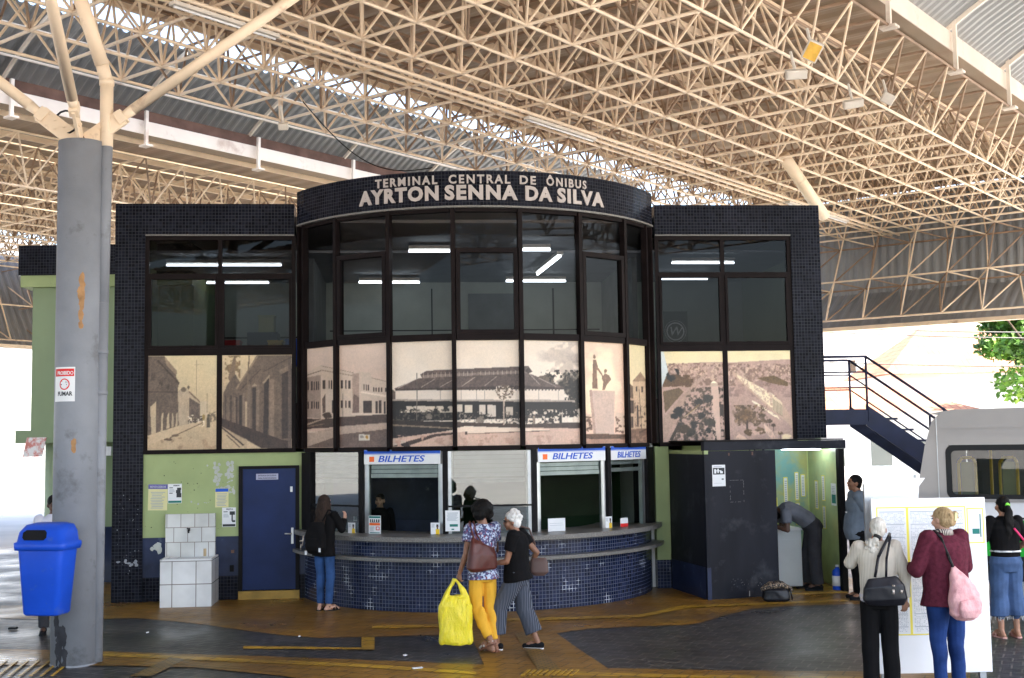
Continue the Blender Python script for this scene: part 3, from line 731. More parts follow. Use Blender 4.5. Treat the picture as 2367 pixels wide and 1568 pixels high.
def mural(name, label, p, q, z0, z1, src, painter, nx, nz, off=.004):
    nx = int(nx * 1.35); nz = int(nz * 1.35)
    # p,q : lower corners (local, z ignored); src corners (x0,x1,ytop0,ytop1,ybot0,ybot1) in the painter's own units
    p = np.array([p[0], p[1], 0.]); q = np.array([q[0], q[1], 0.]); d = q - p
    x0, x1, t0, t1, b0, b1 = src
    u = np.linspace(0, 1, nx + 1); w = np.linspace(0, 1, nz + 1); UU, WW = np.meshgrid(u, w)
    X = x0 + (x1 - x0) * UU; YT = t0 + (t1 - t0) * UU; YB = b0 + (b1 - b0) * UU; Y = YB + (YT - YB) * WW
    Cc = painter(X, Y) / 255.0
    Cl = np.where(Cc <= .04045, Cc / 12.92, ((Cc + .055) / 1.055) ** 2.4)
    V = p[None, None] + d[None, None] * UU[..., None]; V[..., 2] = z0 + (z1 - z0) * WW
    V = V.reshape(-1, 3); n1 = nx + 1
    idx = (np.arange(nz)[:, None] * n1 + np.arange(nx)[None]).reshape(-1)
    Fs = np.stack([idx, idx + 1, idx + n1 + 1, idx + n1], 1)
    me = bpy.data.meshes.new(name); me.from_pydata(V.tolist(), [], Fs.tolist())
    at = me.color_attributes.new('print', 'FLOAT_COLOR', 'POINT')
    at.data.foreach_set('color', np.concatenate([np.clip(Cl, 0, 1).reshape(-1, 3), np.ones((V.shape[0], 1))], 1).reshape(-1))
    me.materials.append(M['photo']); o = bpy.data.objects.new(name, me); COL.objects.link(o); o.parent = hall; o['label'] = label
    return o
TAN = (214, 190, 154)
def left_street(X, Y):
    ops = [('g', 200, 1105, (222, 200, 150), (198, 166, 126)),
           ('p', [(113, 200), (270, 205), (330, 290), (392, 350), (380, 400), (412, 460), (400, 520), (410, 870), (113, 965)], (120, 96, 78)),
           ('p', [(270, 205), (392, 350), (380, 385), (285, 290)], (168, 138, 108)), ('l', (200, 240), (410, 465), 14, (88, 66, 52)),
           ('p', [(135, 690), (190, 640), (190, 940), (150, 955)], (196, 170, 132)), ('p', [(245, 760), (262, 740), (258, 920), (238, 930)], (196, 170, 132)),
           ('p', [(300, 770), (318, 740), (322, 890), (292, 905)], (196, 170, 132)), ('p', [(345, 760), (358, 740), (362, 880), (340, 890)], (190, 164, 128)), ('p', [(385, 760), (398, 740), (400, 870), (380, 880)], (190, 164, 128)),
           ('e', (165, 400), (24, 45), (100, 78, 62)), ('e', (240, 450), (18, 40), (100, 78, 62)), ('e', (305, 500), (14, 38), (100, 78, 62)), ('p', rect(113, 540, 400, 556), (98, 76, 62)),
           ('p', [(400, 545), (450, 500), (520, 545), (635, 655), (630, 830), (410, 875)], (190, 164, 132)), ('p', [(510, 600), (635, 680), (635, 820), (510, 850)], (118, 96, 82)),
           ('l', (510, 545), (635, 668), 12, (140, 112, 86)), ('e', (455, 525), (25, 25), (132, 110, 84)), ('e', (500, 505), (12, 20), (132, 110, 84)),
           ('p', rect(615, 640, 690, 780), (206, 182, 146)), ('n', rect(500, 770, 660, 880), (240, 226, 196), 16, .62), ('n', rect(500, 790, 640, 870), (104, 84, 64), 14, .62),
           ('e', (650, 790), (12, 34), (178, 146, 66)), ('p', [(683, 770), (703, 755), (718, 780), (712, 888), (678, 888)], (108, 94, 72)), ('n', rect(700, 740, 775, 840), (140, 118, 92), 18, .5),
           ('l', (578, 240), (578, 585), 6, (170, 140, 106)), ('l', (510, 285), (645, 285), 5, (196, 168, 128)), ('l', (683, 560), (683, 750), 6, (160, 132, 100)),
           ('p', [(113, 965), (400, 880), (640, 830), (560, 880), (113, 1060)], (206, 176, 136)), ('l', (330, 985), (640, 845), 8, (134, 104, 74)), ('e', (380, 965), (34, 12), (140, 108, 78)), ('e', (315, 1003), (45, 13), (132, 98, 70)), ('n', rect(113, 980, 775, 1105), (188, 152, 112), 60, .7)]
    return paint(X, Y, TAN, ops)
def left_facades(X, Y):
    ops = [('g', 200, 600, (222, 196, 148), (190, 160, 122)), ('n', rect(840, 200, 985, 420), (160, 124, 78), 34, .48),
           ('p', [(870, 420), (925, 200), (945, 200), (935, 400), (900, 470)], (148, 116, 86)),
           ('p', [(830, 560), (870, 470), (940, 380), (985, 460), (1140, 200), (1475, 200), (1475, 1100), (1190, 1090), (815, 880)], (128, 102, 82)),
           ('l', (950, 520), (1150, 205), 16, (166, 136, 106)), ('l', (980, 540), (1180, 330), 8, (100, 76, 62)), ('l', (1200, 360), (1475, 215), 9, (104, 80, 64)),
           ('p', rect(1380, 330, 1480, 1000), (82, 58, 50)), ('p', [(1345, 350), (1480, 280), (1480, 330), (1380, 380)], (156, 126, 100)),
           ('p', [(1195, 460), (1265, 385), (1265, 430), (1210, 480)], (176, 148, 116)), ('p', [(1212, 470), (1258, 420), (1250, 1000), (1205, 990)], (74, 54, 48)), ('p', rect(1262, 430, 1310, 1010), (156, 126, 102)),
           ('p', [(1095, 500), (1120, 465), (1142, 490), (1140, 500)], (178, 150, 118)), ('p', rect(1100, 510, 1136, 950), (78, 58, 50)), ('p', rect(1140, 480, 1165, 960), (150, 122, 98)),
           ('p', rect(1055, 480, 1085, 940), (146, 118, 96)), ('p', rect(975, 580, 1005, 900), (76, 56, 48)), ('p', rect(1008, 560, 1025, 900), (152, 124, 100)), ('p', rect(950, 600, 962, 880), (80, 58, 50)),
           ('p', rect(925, 600, 936, 870), (150, 120, 94)), ('p', rect(893, 580, 905, 860), (84, 62, 52)), ('p', rect(865, 600, 877, 850), (148, 118, 92)), ('p', rect(845, 580, 853, 840), (84, 62, 52)),
           ('l', (1070, 200), (1045, 640), 12, (140, 112, 86)), ('p', rect(1030, 640, 1052, 1085), (190, 160, 124)),
           ('p', [(815, 800), (1030, 880), (1380, 1010), (1475, 1030), (1475, 1095), (1190, 1090), (1060, 1010), (815, 880)], (84, 58, 48)),
           ('p', [(815, 905), (1010, 1070), (1040, 1100), (815, 1100)], (202, 172, 130)), ('p', [(1055, 1020), (1200, 1100), (1050, 1100)], (208, 178, 136)),
           ('l', (815, 890), (1020, 1060), 12, (74, 54, 44)), ('l', (860, 960), (985, 1080), 8, (96, 72, 54)), ('p', rect(1440, 240, 1475, 1095), (120, 96, 82))]
    return paint(X, Y, TAN, ops)
def corner_house(X, Y):
    Wd = (86, 58, 50)
    ops = [('g', 60, 700, (226, 196, 178), (214, 176, 156)), ('p', [(1495, 520), (1585, 360), (1585, 1080), (1495, 1080)], (120, 92, 78)), ('n', rect(1490, 480, 1585, 1080), (92, 66, 56), 40, .5),
           ('p', [(1590, 360), (1730, 280), (1880, 320), (2070, 360), (2110, 340), (2215, 350), (2225, 400), (2400, 430), (2400, 745), (1900, 790), (1740, 800), (1590, 790)], (212, 184, 162)),
           ('p', [(1590, 405), (1728, 375), (1728, 800), (1590, 790)], (178, 148, 132)), ('l', (1590, 385), (1730, 335), 9, (150, 120, 106)), ('l', (1730, 330), (2060, 385), 9, (176, 142, 124)), ('l', (1735, 290), (2060, 355), 5, (168, 132, 114)),
           ('l', (2225, 400), (2400, 440), 7, (170, 136, 118)), ('p', rect(2050, 360, 2110, 745), (182, 148, 130)), ('p', [(2125, 530), (2350, 560), (2350, 580), (2125, 545)], (236, 212, 194))]
    for x0, w in ((1602, 14), (1636, 14), (1662, 10), (1682, 12), (1702, 10)): ops += [('p', rect(x0, 440, x0 + w, 525), Wd), ('p', rect(x0, 635, x0 + w, 705), Wd)]
    for x0, w in ((1745, 24), (1800, 12), (1822, 12), (1850, 16), (1945, 18), (1985, 12), (2012, 20)): ops += [('p', rect(x0, 430, x0 + w, 510), Wd), ('p', rect(x0, 625, x0 + w, 695), Wd)]
    for x0 in (2150, 2170, 2188): ops += [('p', rect(x0, 465, x0 + 10, 520), Wd)]
    for x0 in (2235, 2258, 2282, 2306, 2340): ops += [('p', rect(x0, 490, x0 + 12, 530), Wd)]
    ops += [('p', [(1770, 520), (1880, 520), (1880, 760), (1770, 750)], (216, 190, 170)), ('p', rect(1830, 620, 1852, 745), Wd), ('p', [(1740, 610), (1770, 560), (1770, 740), (1745, 745)], (120, 90, 78)),
            ('p', [(2060, 560), (2110, 590), (2110, 730), (2050, 740)], (138, 104, 92)), ('p', rect(2145, 620, 2225, 735), (78, 50, 44)), ('p', rect(2285, 610, 2310, 735), Wd), ('p', rect(2258, 620, 2275, 740), Wd), ('p', rect(2330, 620, 2346, 735), Wd),
            ('l', (2040, 750), (2360, 742), 12, (228, 202, 182)), ('p', [(1590, 800), (1740, 805), (1900, 790), (2400, 735), (2400, 820), (1885, 880), (1590, 900)], (98, 66, 54)), ('e', (1790, 770), (44, 30), (92, 62, 50)),
            ('p', [(1590, 850), (1740, 800), (1740, 812), (1590, 870)], (190, 158, 134)), ('p', [(1495, 960), (1885, 880), (2400, 815), (2400, 880), (1920, 960), (1585, 1075), (1495, 1075)], (192, 160, 140)),
            ('p', [(1585, 1075), (1920, 955), (2400, 875), (2400, 1075)], (128, 96, 84)), ('l', (1590, 880), (1760, 850), 10, (150, 118, 98)), ('n', rect(1606, 915, 1702, 935), (224, 200, 180), 9, .35),
            ('p', rect(2106, 942, 2202, 1000), (206, 196, 182)), ('e', (2178, 966), (13, 17), (206, 140, 20)), ('p', rect(2118, 955, 2152, 976), (150, 140, 132)), ('l', (1962, 560), (1962, 780), 5, (120, 92, 80))]
    return paint(X, Y, TAN, ops)
def market(X, Y):
    BK = (36, 28, 26); RF = (112, 90, 84); WL = (222, 206, 192)
    ops = [('g', 80, 500, (226, 208, 190), (232, 216, 200)), ('e', (1500, 210), (210, 60), (196, 178, 166)), ('e', (1620, 240), (120, 60), (180, 162, 152)), ('n', rect(1380, 90, 1655, 340), (200, 182, 168), 90, .52),
           ('e', (1560, 440), (110, 110), (66, 56, 46)), ('e', (1380, 400), (60, 50), (120, 100, 84)), ('e', (1625, 520), (80, 130), (54, 46, 38)), ('n', rect(1340, 320, 1655, 620), (40, 34, 28), 22, .6), ('n', rect(1450, 330, 1655, 620), (150, 128, 106), 17, .78),
           ('p', [(110, 470), (150, 500), (150, 570), (110, 570)], (120, 100, 92)),
           ('p', [(345, 360), (395, 330), (1245, 288), (1275, 335), (1225, 345), (355, 388)], RF), ('p', [(360, 365), (1225, 325), (1225, 370), (360, 390)], (150, 128, 118)), ('p', [(1215, 330), (1245, 300), (1275, 335), (1240, 350)], (84, 64, 58)),
           ('p', [(140, 475), (330, 392), (1240, 345), (1520, 460), (1525, 475), (1210, 455), (150, 485)], RF)]
    for x0 in range(370, 1220, 34): ops.append(('l', (x0, 348 - (x0 - 370) * .035), (x0, 385 - (x0 - 370) * .04), 3, (196, 176, 164)))
    for a, b in (((350, 465), (460, 395)), ((500, 460), (620, 390)), ((695, 455), (800, 380)), ((875, 450), (970, 375)), ((1330, 440), (1250, 350)), ((170, 470), (310, 400)), ((1460, 455), (1320, 385))): ops.append(('l', a, b, 5, (190, 168, 156)))
    ops += [('p', [(150, 485), (1200, 455), (1520, 470), (1525, 570), (1195, 565), (150, 565)], WL), ('p', [(150, 480), (1200, 448), (1520, 465), (1520, 480), (1200, 475), (150, 492)], (84, 64, 58))]
    for x0 in list(range(180, 1180, 26)) + list(range(1215, 1500, 26)): ops.append(('p', rect(x0, 470, x0 + 10, 486), (92, 72, 66)))
    for x0 in (365, 500, 690, 810, 875, 1320, 1475): ops.append(('l', (x0, 485), (x0, 565), 3, (150, 130, 120)))
    ops += [('p', [(115, 560), (1600, 562), (1610, 580), (115, 575)], (176, 158, 146)), ('p', [(120, 575), (1600, 580), (1640, 700), (120, 740)], BK),
            ('n', rect(190, 615, 640, 668), (206, 190, 172), 42, .42), ('p', rect(830, 605, 880, 680), (208, 192, 178)), ('p', rect(895, 605, 960, 700), (208, 192, 178)), ('p', rect(1040, 620, 1095, 690), (196, 178, 160)), ('p', rect(655, 600, 700, 660), (206, 190, 172)), ('p', rect(715, 605, 775, 670), (206, 190, 172)),
            ('n', rect(115, 640, 640, 735), (98, 86, 76), 13, .6), ('n', rect(650, 660, 1180, 760), (156, 138, 122), 13, .62), ('n', rect(1180, 640, 1655, 790), (216, 198, 182), 14, .60), ('n', rect(1040, 680, 1500, 790), (62, 46, 40), 18, .55),
            ('e', (410, 700), (28, 24), (132, 118, 104)), ('e', (835, 725), (34, 32), (146, 128, 112)),
            ('p', [(1550, 705), (1582, 705), (1582, 795), (1556, 795)], (236, 220, 204)), ('p', rect(1525, 690, 1542, 760), (228, 212, 196)), ('p', rect(1270, 690, 1290, 785), (150, 128, 112)), ('p', rect(1480, 690, 1500, 790), BK),
            ('p', [(115, 730), (700, 745), (1200, 760), (1660, 740), (1660, 800), (700, 790), (540, 830), (115, 770)], (88, 62, 50)), ('p', [(115, 735), (640, 740), (640, 790), (115, 770)], (58, 40, 34)),
            ('p', [(115, 765), (560, 800), (620, 830), (110, 900)], (52, 42, 44)), ('p', [(115, 762), (650, 790), (650, 800), (115, 775)], (150, 126, 100)),
            ('p', [(110, 880), (640, 800), (700, 785), (1650, 790), (1665, 945), (110, 945)], (212, 170, 150)), ('p', [(540, 815), (720, 775), (1400, 800), (1400, 815), (730, 840), (720, 820), (600, 830)], (232, 206, 186)),
            ('p', [(715, 820), (735, 820), (735, 845), (715, 842)], (84, 58, 48)), ('l', (735, 838), (1400, 812), 6, (132, 98, 82)), ('p', [(225, 905), (450, 840), (620, 825), (620, 838), (460, 860), (260, 930)], (84, 58, 50)),
            ('p', [(110, 885), (200, 890), (230, 905), (130, 945), (110, 945)], (200, 176, 160)), ('p', [(120, 940), (240, 905), (265, 945)], (52, 36, 34)), ('n', rect(110, 850, 1665, 945), (196, 150, 130), 60, .68),
            ('l', (318, 350), (315, 730), 7, (120, 106, 96)), ('l', (1025, 560), (1022, 765), 12, (190, 164, 146)), ('n', [(955, 490), (1000, 440), (1080, 450), (1115, 500), (1060, 570), (1000, 570)], (128, 104, 84), 13, .45), ('n', rect(960, 450, 1110, 570), (232, 216, 200), 11, .68),
            ('l', (1648, 560), (1648, 800), 8, (200, 180, 160)), ('l', (1560, 268), (1650, 268), 4, (206, 190, 176))]
    return paint(X, Y, TAN, ops)
def statue(X, Y):
    ops = [('g', 95, 900, (228, 192, 164), (236, 186, 160)), ('e', (1840, 420), (150, 260), (250, 228, 184)), ('e', (1840, 600), (150, 150), (244, 216, 176)),
           ('p', [(1738, 485), (1945, 490), (1935, 700), (1930, 838), (1765, 838)], (206, 172, 156)), ('p', [(1738, 485), (1760, 480), (1785, 838), (1765, 838)], (190, 150, 134)),
           ('e', (1784, 218), (11, 18), (150, 104, 78)), ('p', [(1772, 240), (1797, 240), (1812, 300), (1800, 330), (1806, 470), (1762, 470), (1770, 300)], (152, 106, 78)), ('l', (1800, 300), (1835, 350), 14, (156, 110, 82)),
           ('e', (1872, 332), (13, 17), (158, 112, 84)), ('p', [(1865, 350), (1900, 365), (1918, 400), (1880, 440), (1862, 482), (1843, 482), (1852, 420), (1840, 390)], (158, 112, 84)), ('l', (1835, 345), (1860, 410), 10, (158, 112, 84)),
           ('p', [(1690, 670), (1745, 680), (1745, 800), (1690, 820)], (220, 180, 152)), ('n', rect(1690, 690, 1755, 820), (128, 88, 68), 22, .58), ('p', [(1945, 655), (2025, 680), (2025, 820), (1940, 820)], (222, 184, 158)), ('n', rect(1940, 690, 2025, 830), (138, 92, 72), 22, .58),
           ('p', rect(1670, 835, 2040, 870), (124, 82, 56)), ('p', rect(1670, 868, 2040, 920), (196, 140, 110)), ('l', (1680, 868), (2030, 872), 5, (90, 58, 42))]
    return paint(X, Y, TAN, ops)
def church(X, Y):
    ops = [('g', 115, 500, (222, 206, 154), (232, 208, 160)), ('n', rect(2035, 120, 2062, 430), (130, 108, 84), 18, .4), ('p', [(2040, 520), (2040, 440), (2070, 430), (2135, 490), (2180, 560), (2150, 600), (2040, 560)], (128, 96, 72)),
           ('p', [(2100, 420), (2165, 345), (2215, 420), (2215, 800), (2105, 800)], (204, 168, 130)), ('p', [(2095, 420), (2165, 345), (2215, 420)], (170, 132, 100)), ('p', rect(2122, 460, 2136, 500), (100, 72, 56)), ('p', rect(2168, 460, 2184, 510), (100, 72, 56)),
           ('p', [(2045, 540), (2150, 570), (2155, 800), (2055, 800)], (200, 162, 128)), ('p', rect(2075, 570, 2105, 670), (84, 58, 46)), ('p', rect(2128, 610, 2140, 780), (96, 68, 54)), ('p', rect(2080, 700, 2098, 790), (96, 68, 54)), ('n', rect(2110, 590, 2215, 800), (126, 92, 72), 16, .66),
           ('l', (2150, 480), (2165, 800), 4, (90, 66, 52)), ('p', [(2050, 800), (2230, 790), (2230, 915), (2055, 915)], (152, 108, 84)), ('p', [(2140, 820), (2215, 785), (2215, 800), (2150, 830)], (110, 76, 58)), ('n', rect(2060, 840, 2230, 915), (180, 132, 104), 26, .55)]
    return paint(X, Y, TAN, ops)
def aerial(X, Y):
    ops = [('g', 170, 420, (238, 222, 164), (244, 226, 176)), ('p', [(260, 370), (700, 325), (1080, 320), (1110, 320), (1940, 270), (1990, 270), (1990, 1360), (260, 1360)], (196, 154, 138)),
           ('n', rect(260, 330, 1980, 620), (166, 124, 104), 40, .5), ('n', rect(260, 330, 1980, 560), (214, 178, 152), 26, .66), ('n', rect(1130, 560, 1980, 760), (182, 140, 128), 44, .5),
           ('p', [(260, 500), (520, 500), (690, 560), (660, 620), (280, 640)], (128, 88, 44)), ('n', rect(400, 480, 700, 640), (120, 80, 40), 50, .45), ('p', [(1520, 520), (1750, 480), (1940, 570), (1930, 620), (1700, 580)], (134, 98, 44)),
           ('p', [(690, 600), (840, 470), (870, 480), (620, 760), (380, 1180), (280, 1360), (260, 1360), (260, 1060)], (188, 150, 130)), ('p', [(280, 700), (500, 650), (560, 700), (300, 980)], (132, 100, 60)),
           ('p', [(940, 620), (1040, 620), (1050, 1340), (950, 1340)], (222, 182, 162)), ('n', [(640, 650), (940, 640), (940, 1340), (360, 1350)], (122, 96, 76), 40, .52), ('n', [(500, 900), (940, 700), (1000, 1340), (480, 1350)], (84, 68, 58), 30, .62),
           ('n', [(1040, 640), (1110, 640), (1110, 1340), (1060, 1340)], (88, 66, 50), 40, .5), ('e', (400, 520), (50, 40), (60, 48, 36)),
           ('p', [(935, 590), (975, 555), (1025, 590)], (250, 238, 206)), ('p', rect(930, 596, 1030, 630), (206, 176, 150)),
           ('l', (860, 800), (560, 1030), 14, (150, 110, 66)), ('l', (740, 910), (560, 1030), 10, (206, 172, 130)), ('l', (500, 1100), (370, 1330), 40, (84, 66, 46)), ('e', (480, 960), (70, 60), (46, 40, 38)), ('e', (420, 1020), (50, 34), (50, 44, 40)), ('e', (890, 790), (65, 70), (78, 70, 60)), ('e', (770, 830), (60, 40), (66, 60, 52)), ('e', (800, 1010), (50, 50), (62, 56, 50)), ('e', (910, 1090), (90, 50), (84, 72, 56)), ('e', (690, 1130), (46, 46), (60, 52, 48)), ('e', (640, 1230), (70, 50), (70, 60, 46)), ('e', (890, 1200), (40, 36), (58, 52, 48)), ('e', (540, 1180), (90, 60), (90, 66, 40)),
           ('p', [(1190, 430), (1280, 480), (1720, 740), (1860, 850), (1990, 1060), (1990, 1160), (1850, 1040), (1700, 940), (1180, 470)], (208, 168, 142)),
           ('n', [(1250, 470), (1720, 720), (1850, 830), (1850, 1000), (1700, 900), (1250, 510)], (242, 222, 182), 18, .42), ('p', [(1715, 740), (1850, 830), (1850, 1000), (1720, 930)], (232, 206, 166))]
    for k in range(7): ops.append(('l', (1725 + k * 19, 780 + k * 13), (1725 + k * 19, 930 + k * 13), 6, (120, 90, 70)))
    ops += [('n', [(1440, 800), (1780, 1000), (1820, 1060), (1760, 1030), (1440, 830)], (244, 226, 190), 20, .4), ('p', [(1440, 805), (1500, 830), (1560, 870), (1540, 885), (1440, 825)], (246, 230, 200)),
            ('e', (1330, 1000), (160, 130), (140, 100, 58)), ('n', rect(1190, 870, 1640, 1140), (124, 92, 60), 30, .50), ('n', rect(1200, 860, 1600, 1100), (176, 132, 86), 22, .72), ('l', (1365, 1060), (1362, 1180), 22, (96, 68, 52)),
            ('e', (1380, 1220), (60, 44), (128, 92, 50)), ('e', (1540, 1200), (80, 50), (136, 100, 64)), ('e', (1670, 1070), (40, 26), (112, 84, 58)), ('l', (1675, 1080), (1670, 1140), 6, (90, 66, 50)), ('e', (1720, 1125), (34, 22), (104, 76, 54)), ('l', (1720, 1130), (1722, 1200), 6, (90, 66, 50)), ('e', (1810, 1225), (40, 24), (136, 100, 66)), ('l', (1808, 1240), (1806, 1320), 6, (110, 80, 60)),
            ('p', [(1165, 1340), (1240, 1240), (1330, 1280), (1370, 1340)], (238, 196, 170)), ('p', [(1590, 1100), (1700, 1200), (1760, 1320), (1700, 1320), (1600, 1200)], (236, 194, 168)), ('e', (1900, 1290), (80, 60), (250, 222, 170)), ('n', rect(1180, 1200, 1990, 1350), (214, 170, 148), 40, .6),
            ('p', [(255, 180), (300, 180), (325, 290), (355, 440), (265, 640), (255, 640)], (206, 220, 226)), ('p', [(330, 480), (355, 445), (410, 540), (400, 580), (340, 540)], (40, 34, 30)), ('p', [(440, 400), (500, 410), (512, 460), (490, 490)], (56, 40, 30))]
    return paint(X, Y, TAN, ops)
yy = .03
mural('photo_panel', 'sepia street with a small church far off, first photo panel', (.505, yy), (1.53, yy), 2.262, 3.69, (113, 775, 200, 198, 1105, 1095), left_street, 90, 120)
mural('photo_panel', 'sepia row of tall doorways in a narrow street, second photo panel', (1.61, yy), (2.66, yy), 2.262, 3.69, (815, 1475, 198, 195, 1095, 1090), left_facades, 90, 120)
def bowmural(k, label, src, painter, nx, nz):
    A_ = [-60] + BB + [60]; p, q = BP(A_[k], 0, 3.14), BP(A_[k + 1], 0, 3.14); mural('photo_panel', label, p, q, 2.262, 3.765, src, painter, nx, nz)
bowmural(0, 'thin sliver of photo at the left edge of the bow', (1495, 1570, 170, 140, 1080, 1080), corner_house, 14, 80)
bowmural(1, 'left half of the white corner building photo', (1590, 1885, 130, 90, 1080, 1078), corner_house, 66, 120)
bowmural(2, 'right half of the white corner building photo with a small sticker', (1917, 2388, 98, 55, 1078, 1050), corner_house, 86, 120)
bowmural(3, 'left third of the old market hall photo', (110, 610, 100, 85, 945, 935), market, 110, 130)
bowmural(4, 'middle third of the old market hall photo with a bare tree', (640, 1165, 84, 76, 935, 928), market, 110, 130)
bowmural(5, 'right third of the old market hall photo with people', (1187, 1655, 76, 88, 928, 915), market, 110, 130)
bowmural(6, 'statue of two figures on a pale block, photo panel', (1672, 2032, 92, 112, 912, 908), statue, 84, 120)
bowmural(7, 'old church corner photo panel', (2040, 2210, 115, 142, 908, 905), church, 56, 110)
bowmural(8, 'thin sliver of photo at the right edge of the bow', (2213, 2250, 145, 170, 905, 905), church, 12, 80)
mural('photo_panel', 'aerial park photo with a torn left edge', (8.42, yy), (9.41, yy), 2.262, 3.69, (265, 1110, 180, 175, 1355, 1340), aerial, 100, 130)
mural('photo_panel', 'aerial view with a row of white houses, last photo panel', (9.49, yy), (10.51, yy), 2.262, 3.69, (1125, 1980, 165, 155, 1340, 1315), aerial, 100, 130)

# ---- lettering on the curved band
def bowword(body, xa, xb, ya_top, ya_bot, bold, R=3.224, sp=1.17):
    tA, _ = bowhit(xa, (ya_top + ya_bot) / 2, R); tB, _ = bowhit(xb, (ya_top + ya_bot) / 2, R)
    V, Fs = text_mesh(body, 1.0, bold, depth=.008, space=sp)
    hcap = .70
    _, zt = bowhit(1095, ya_top, R); _, zb = bowhit(1095, ya_bot, R); s = (zt - zb) / hcap
    x0, x1 = V[:, 0].min(), V[:, 0].max(); W_ = R * rad(tB - tA)
    m = MB(); P = []
    for v in V:
        a = rad(tA) + (v[0] - x0) / (x1 - x0) * W_ / R; r_ = R + (v[2] + .008); P.append((SX + r_ * math.sin(a), CYB - r_ * math.cos(a), zb + v[1] * s))
    m.add(P, Fs); o = part(m, 'sign_lettering', 'letters'); return o
for w, a, b in (('TERMINAL', 868, 1011), ('CENTRAL', 1037, 1179), ('DE', 1201, 1238), ('ÔNIBUS', 1262, 1354)): bowword(w, a, b, 404.5, 423.5, .026, sp=1.32)
for w, a, b in (('AYRTON', 831, 1014), ('SENNA', 1028, 1196), ('DA', 1214, 1276), ('SILVA', 1287, 1394)): bowword(w, a, b, 429, 460, .046)

# ---- ground floor, left wing
part(MB().box((.45, .03, .95), (2.86, .13, 2.20)), 'green_wall', 'green')
part(MB().box((.45, .03, .36), (2.86, .13, .95)), 'navy_dado', 'navy')
part(MB().box((.45, .028, 0), (2.86, .13, .36)), 'mosaic_skirting', 'tile')
dr_ = part(MB().box((1.93, -.005, .145), (2.72, .028, 1.955)), 'door', 'door')
m = MB(); m.box((1.87, -.02, .13), (1.93, .028, 2.00)); m.box((2.72, -.02, .13), (2.775, .028, 2.00)); m.box((1.93, -.02, 1.955), (2.72, .028, 2.00)); m.build('door_frame', M['black'], dr_)
MB().box((2.655, -.02, .82), (2.69, -.006, 1.06)).build('handle_plate', M['alu'], dr_)
MB().tube((2.67, -.045, .97), (2.56, -.045, .975), .011).build('handle', M['alu'], dr_, True)
MB().box((2.64, -.014, 1.60), (2.675, -.006, 1.68)).build('lock', M['alu'], dr_)
MB().box((2.13, -.012, 1.79), (2.46, -.006, 1.88)).build('door_sign', mat('door_sign_grey', (.42, .43, .58), .5, vary=.05), dr_)
V, Fs = text_mesh('ENTRADA EXCLUSIVA', .030, .0006, depth=.0005, align='CENTER', xs=.92); m = MB(); m.add([(2.295 + v[0], -.013 - v[2], 1.842 + v[1]) for v in V], Fs)
V, Fs = text_mesh('PARA FUNCIONARIOS', .030, .0006, depth=.0005, align='CENTER', xs=.92); m.add([(2.295 + v[0], -.013 - v[2], 1.803 + v[1]) for v in V], Fs); m.build('door_sign_text', M['ink'], dr_)
part(MB().box((1.87, -.03, 0), (2.78, .027, .128)), 'door_step', 'ochre_step')
# patches where paint came off
def blots(x0, x1, z0, z1, n, seed, s0=.01, s1=.03, y=.0275):
    r = random.Random(seed); m = MB()
    for k in range(n):
        cx = x0 + (x1 - x0) * r.random(); cz = z0 + (z1 - z0) * r.random(); s = s0 + (s1 - s0) * r.random(); a0 = r.random() * 3; e = .4 + r.random()
        m.add([(cx + s * math.cos(a + a0) * (.6 + .6 * r.random()), y - k * .00004, cz + s * e * math.sin(a + a0) * (.6 + .6 * r.random())) for a in np.linspace(0, 2 * math.pi, 8)[:-1]][::-1], [tuple(range(7))])
    return m
bare = mat('bare_plaster', (.48, .50, .46), .8, vary=.15)
m = blots(1.50, 1.58, 1.72, 2.06, 26, 3, .012, .035); m2 = blots(1.70, 1.78, 1.74, 2.06, 22, 4, .012, .035); m3 = blots(1.52, 1.80, 1.86, 1.90, 14, 5, .01, .03); m4 = blots(1.54, 1.8, 1.60, 1.70, 18, 6, .01, .03)
for k in (m2, m3, m4): m.add(k.v, k.f)
k = blots(1.1, 1.42, 1.44, 1.48, 8, 8, .006, .02); m.add(k.v, k.f); k = blots(1.36, 1.40, 2.0, 2.03, 2, 9, .006, .018); m.add(k.v, k.f)
k = blots(.58, .72, .76, .86, 10, 10, .02, .05); m.add(k.v, k.f); part(m, 'flaked_paint', bare)
m = blots(.47, 1.8, 1.0, 2.1, 34, 31, .004, .012); part(m, 'wall_scuffs', mat('wall_scuff', (.10, .11, .06), .8))
m = blots(.05, .4, .4, 1.6, 30, 41, .003, .008, -.0008); k = blots(.1, .38, .55, .62, 10, 42, .02, .035, -.0008); m.add(k.v, k.f); part(m, 'pillar_chips', mat('tile_chip', (.30, .31, .34), .7))
part(MB().obox((1.98 - .2, .02, .72), (.022, 0, 0), (0, .014, 0), (0, 0, .022)), 'wall_socket', 'rust'); part(MB().box((1.74, .012, .42), (1.80, .027, .52)), 'wall_socket', 'black')
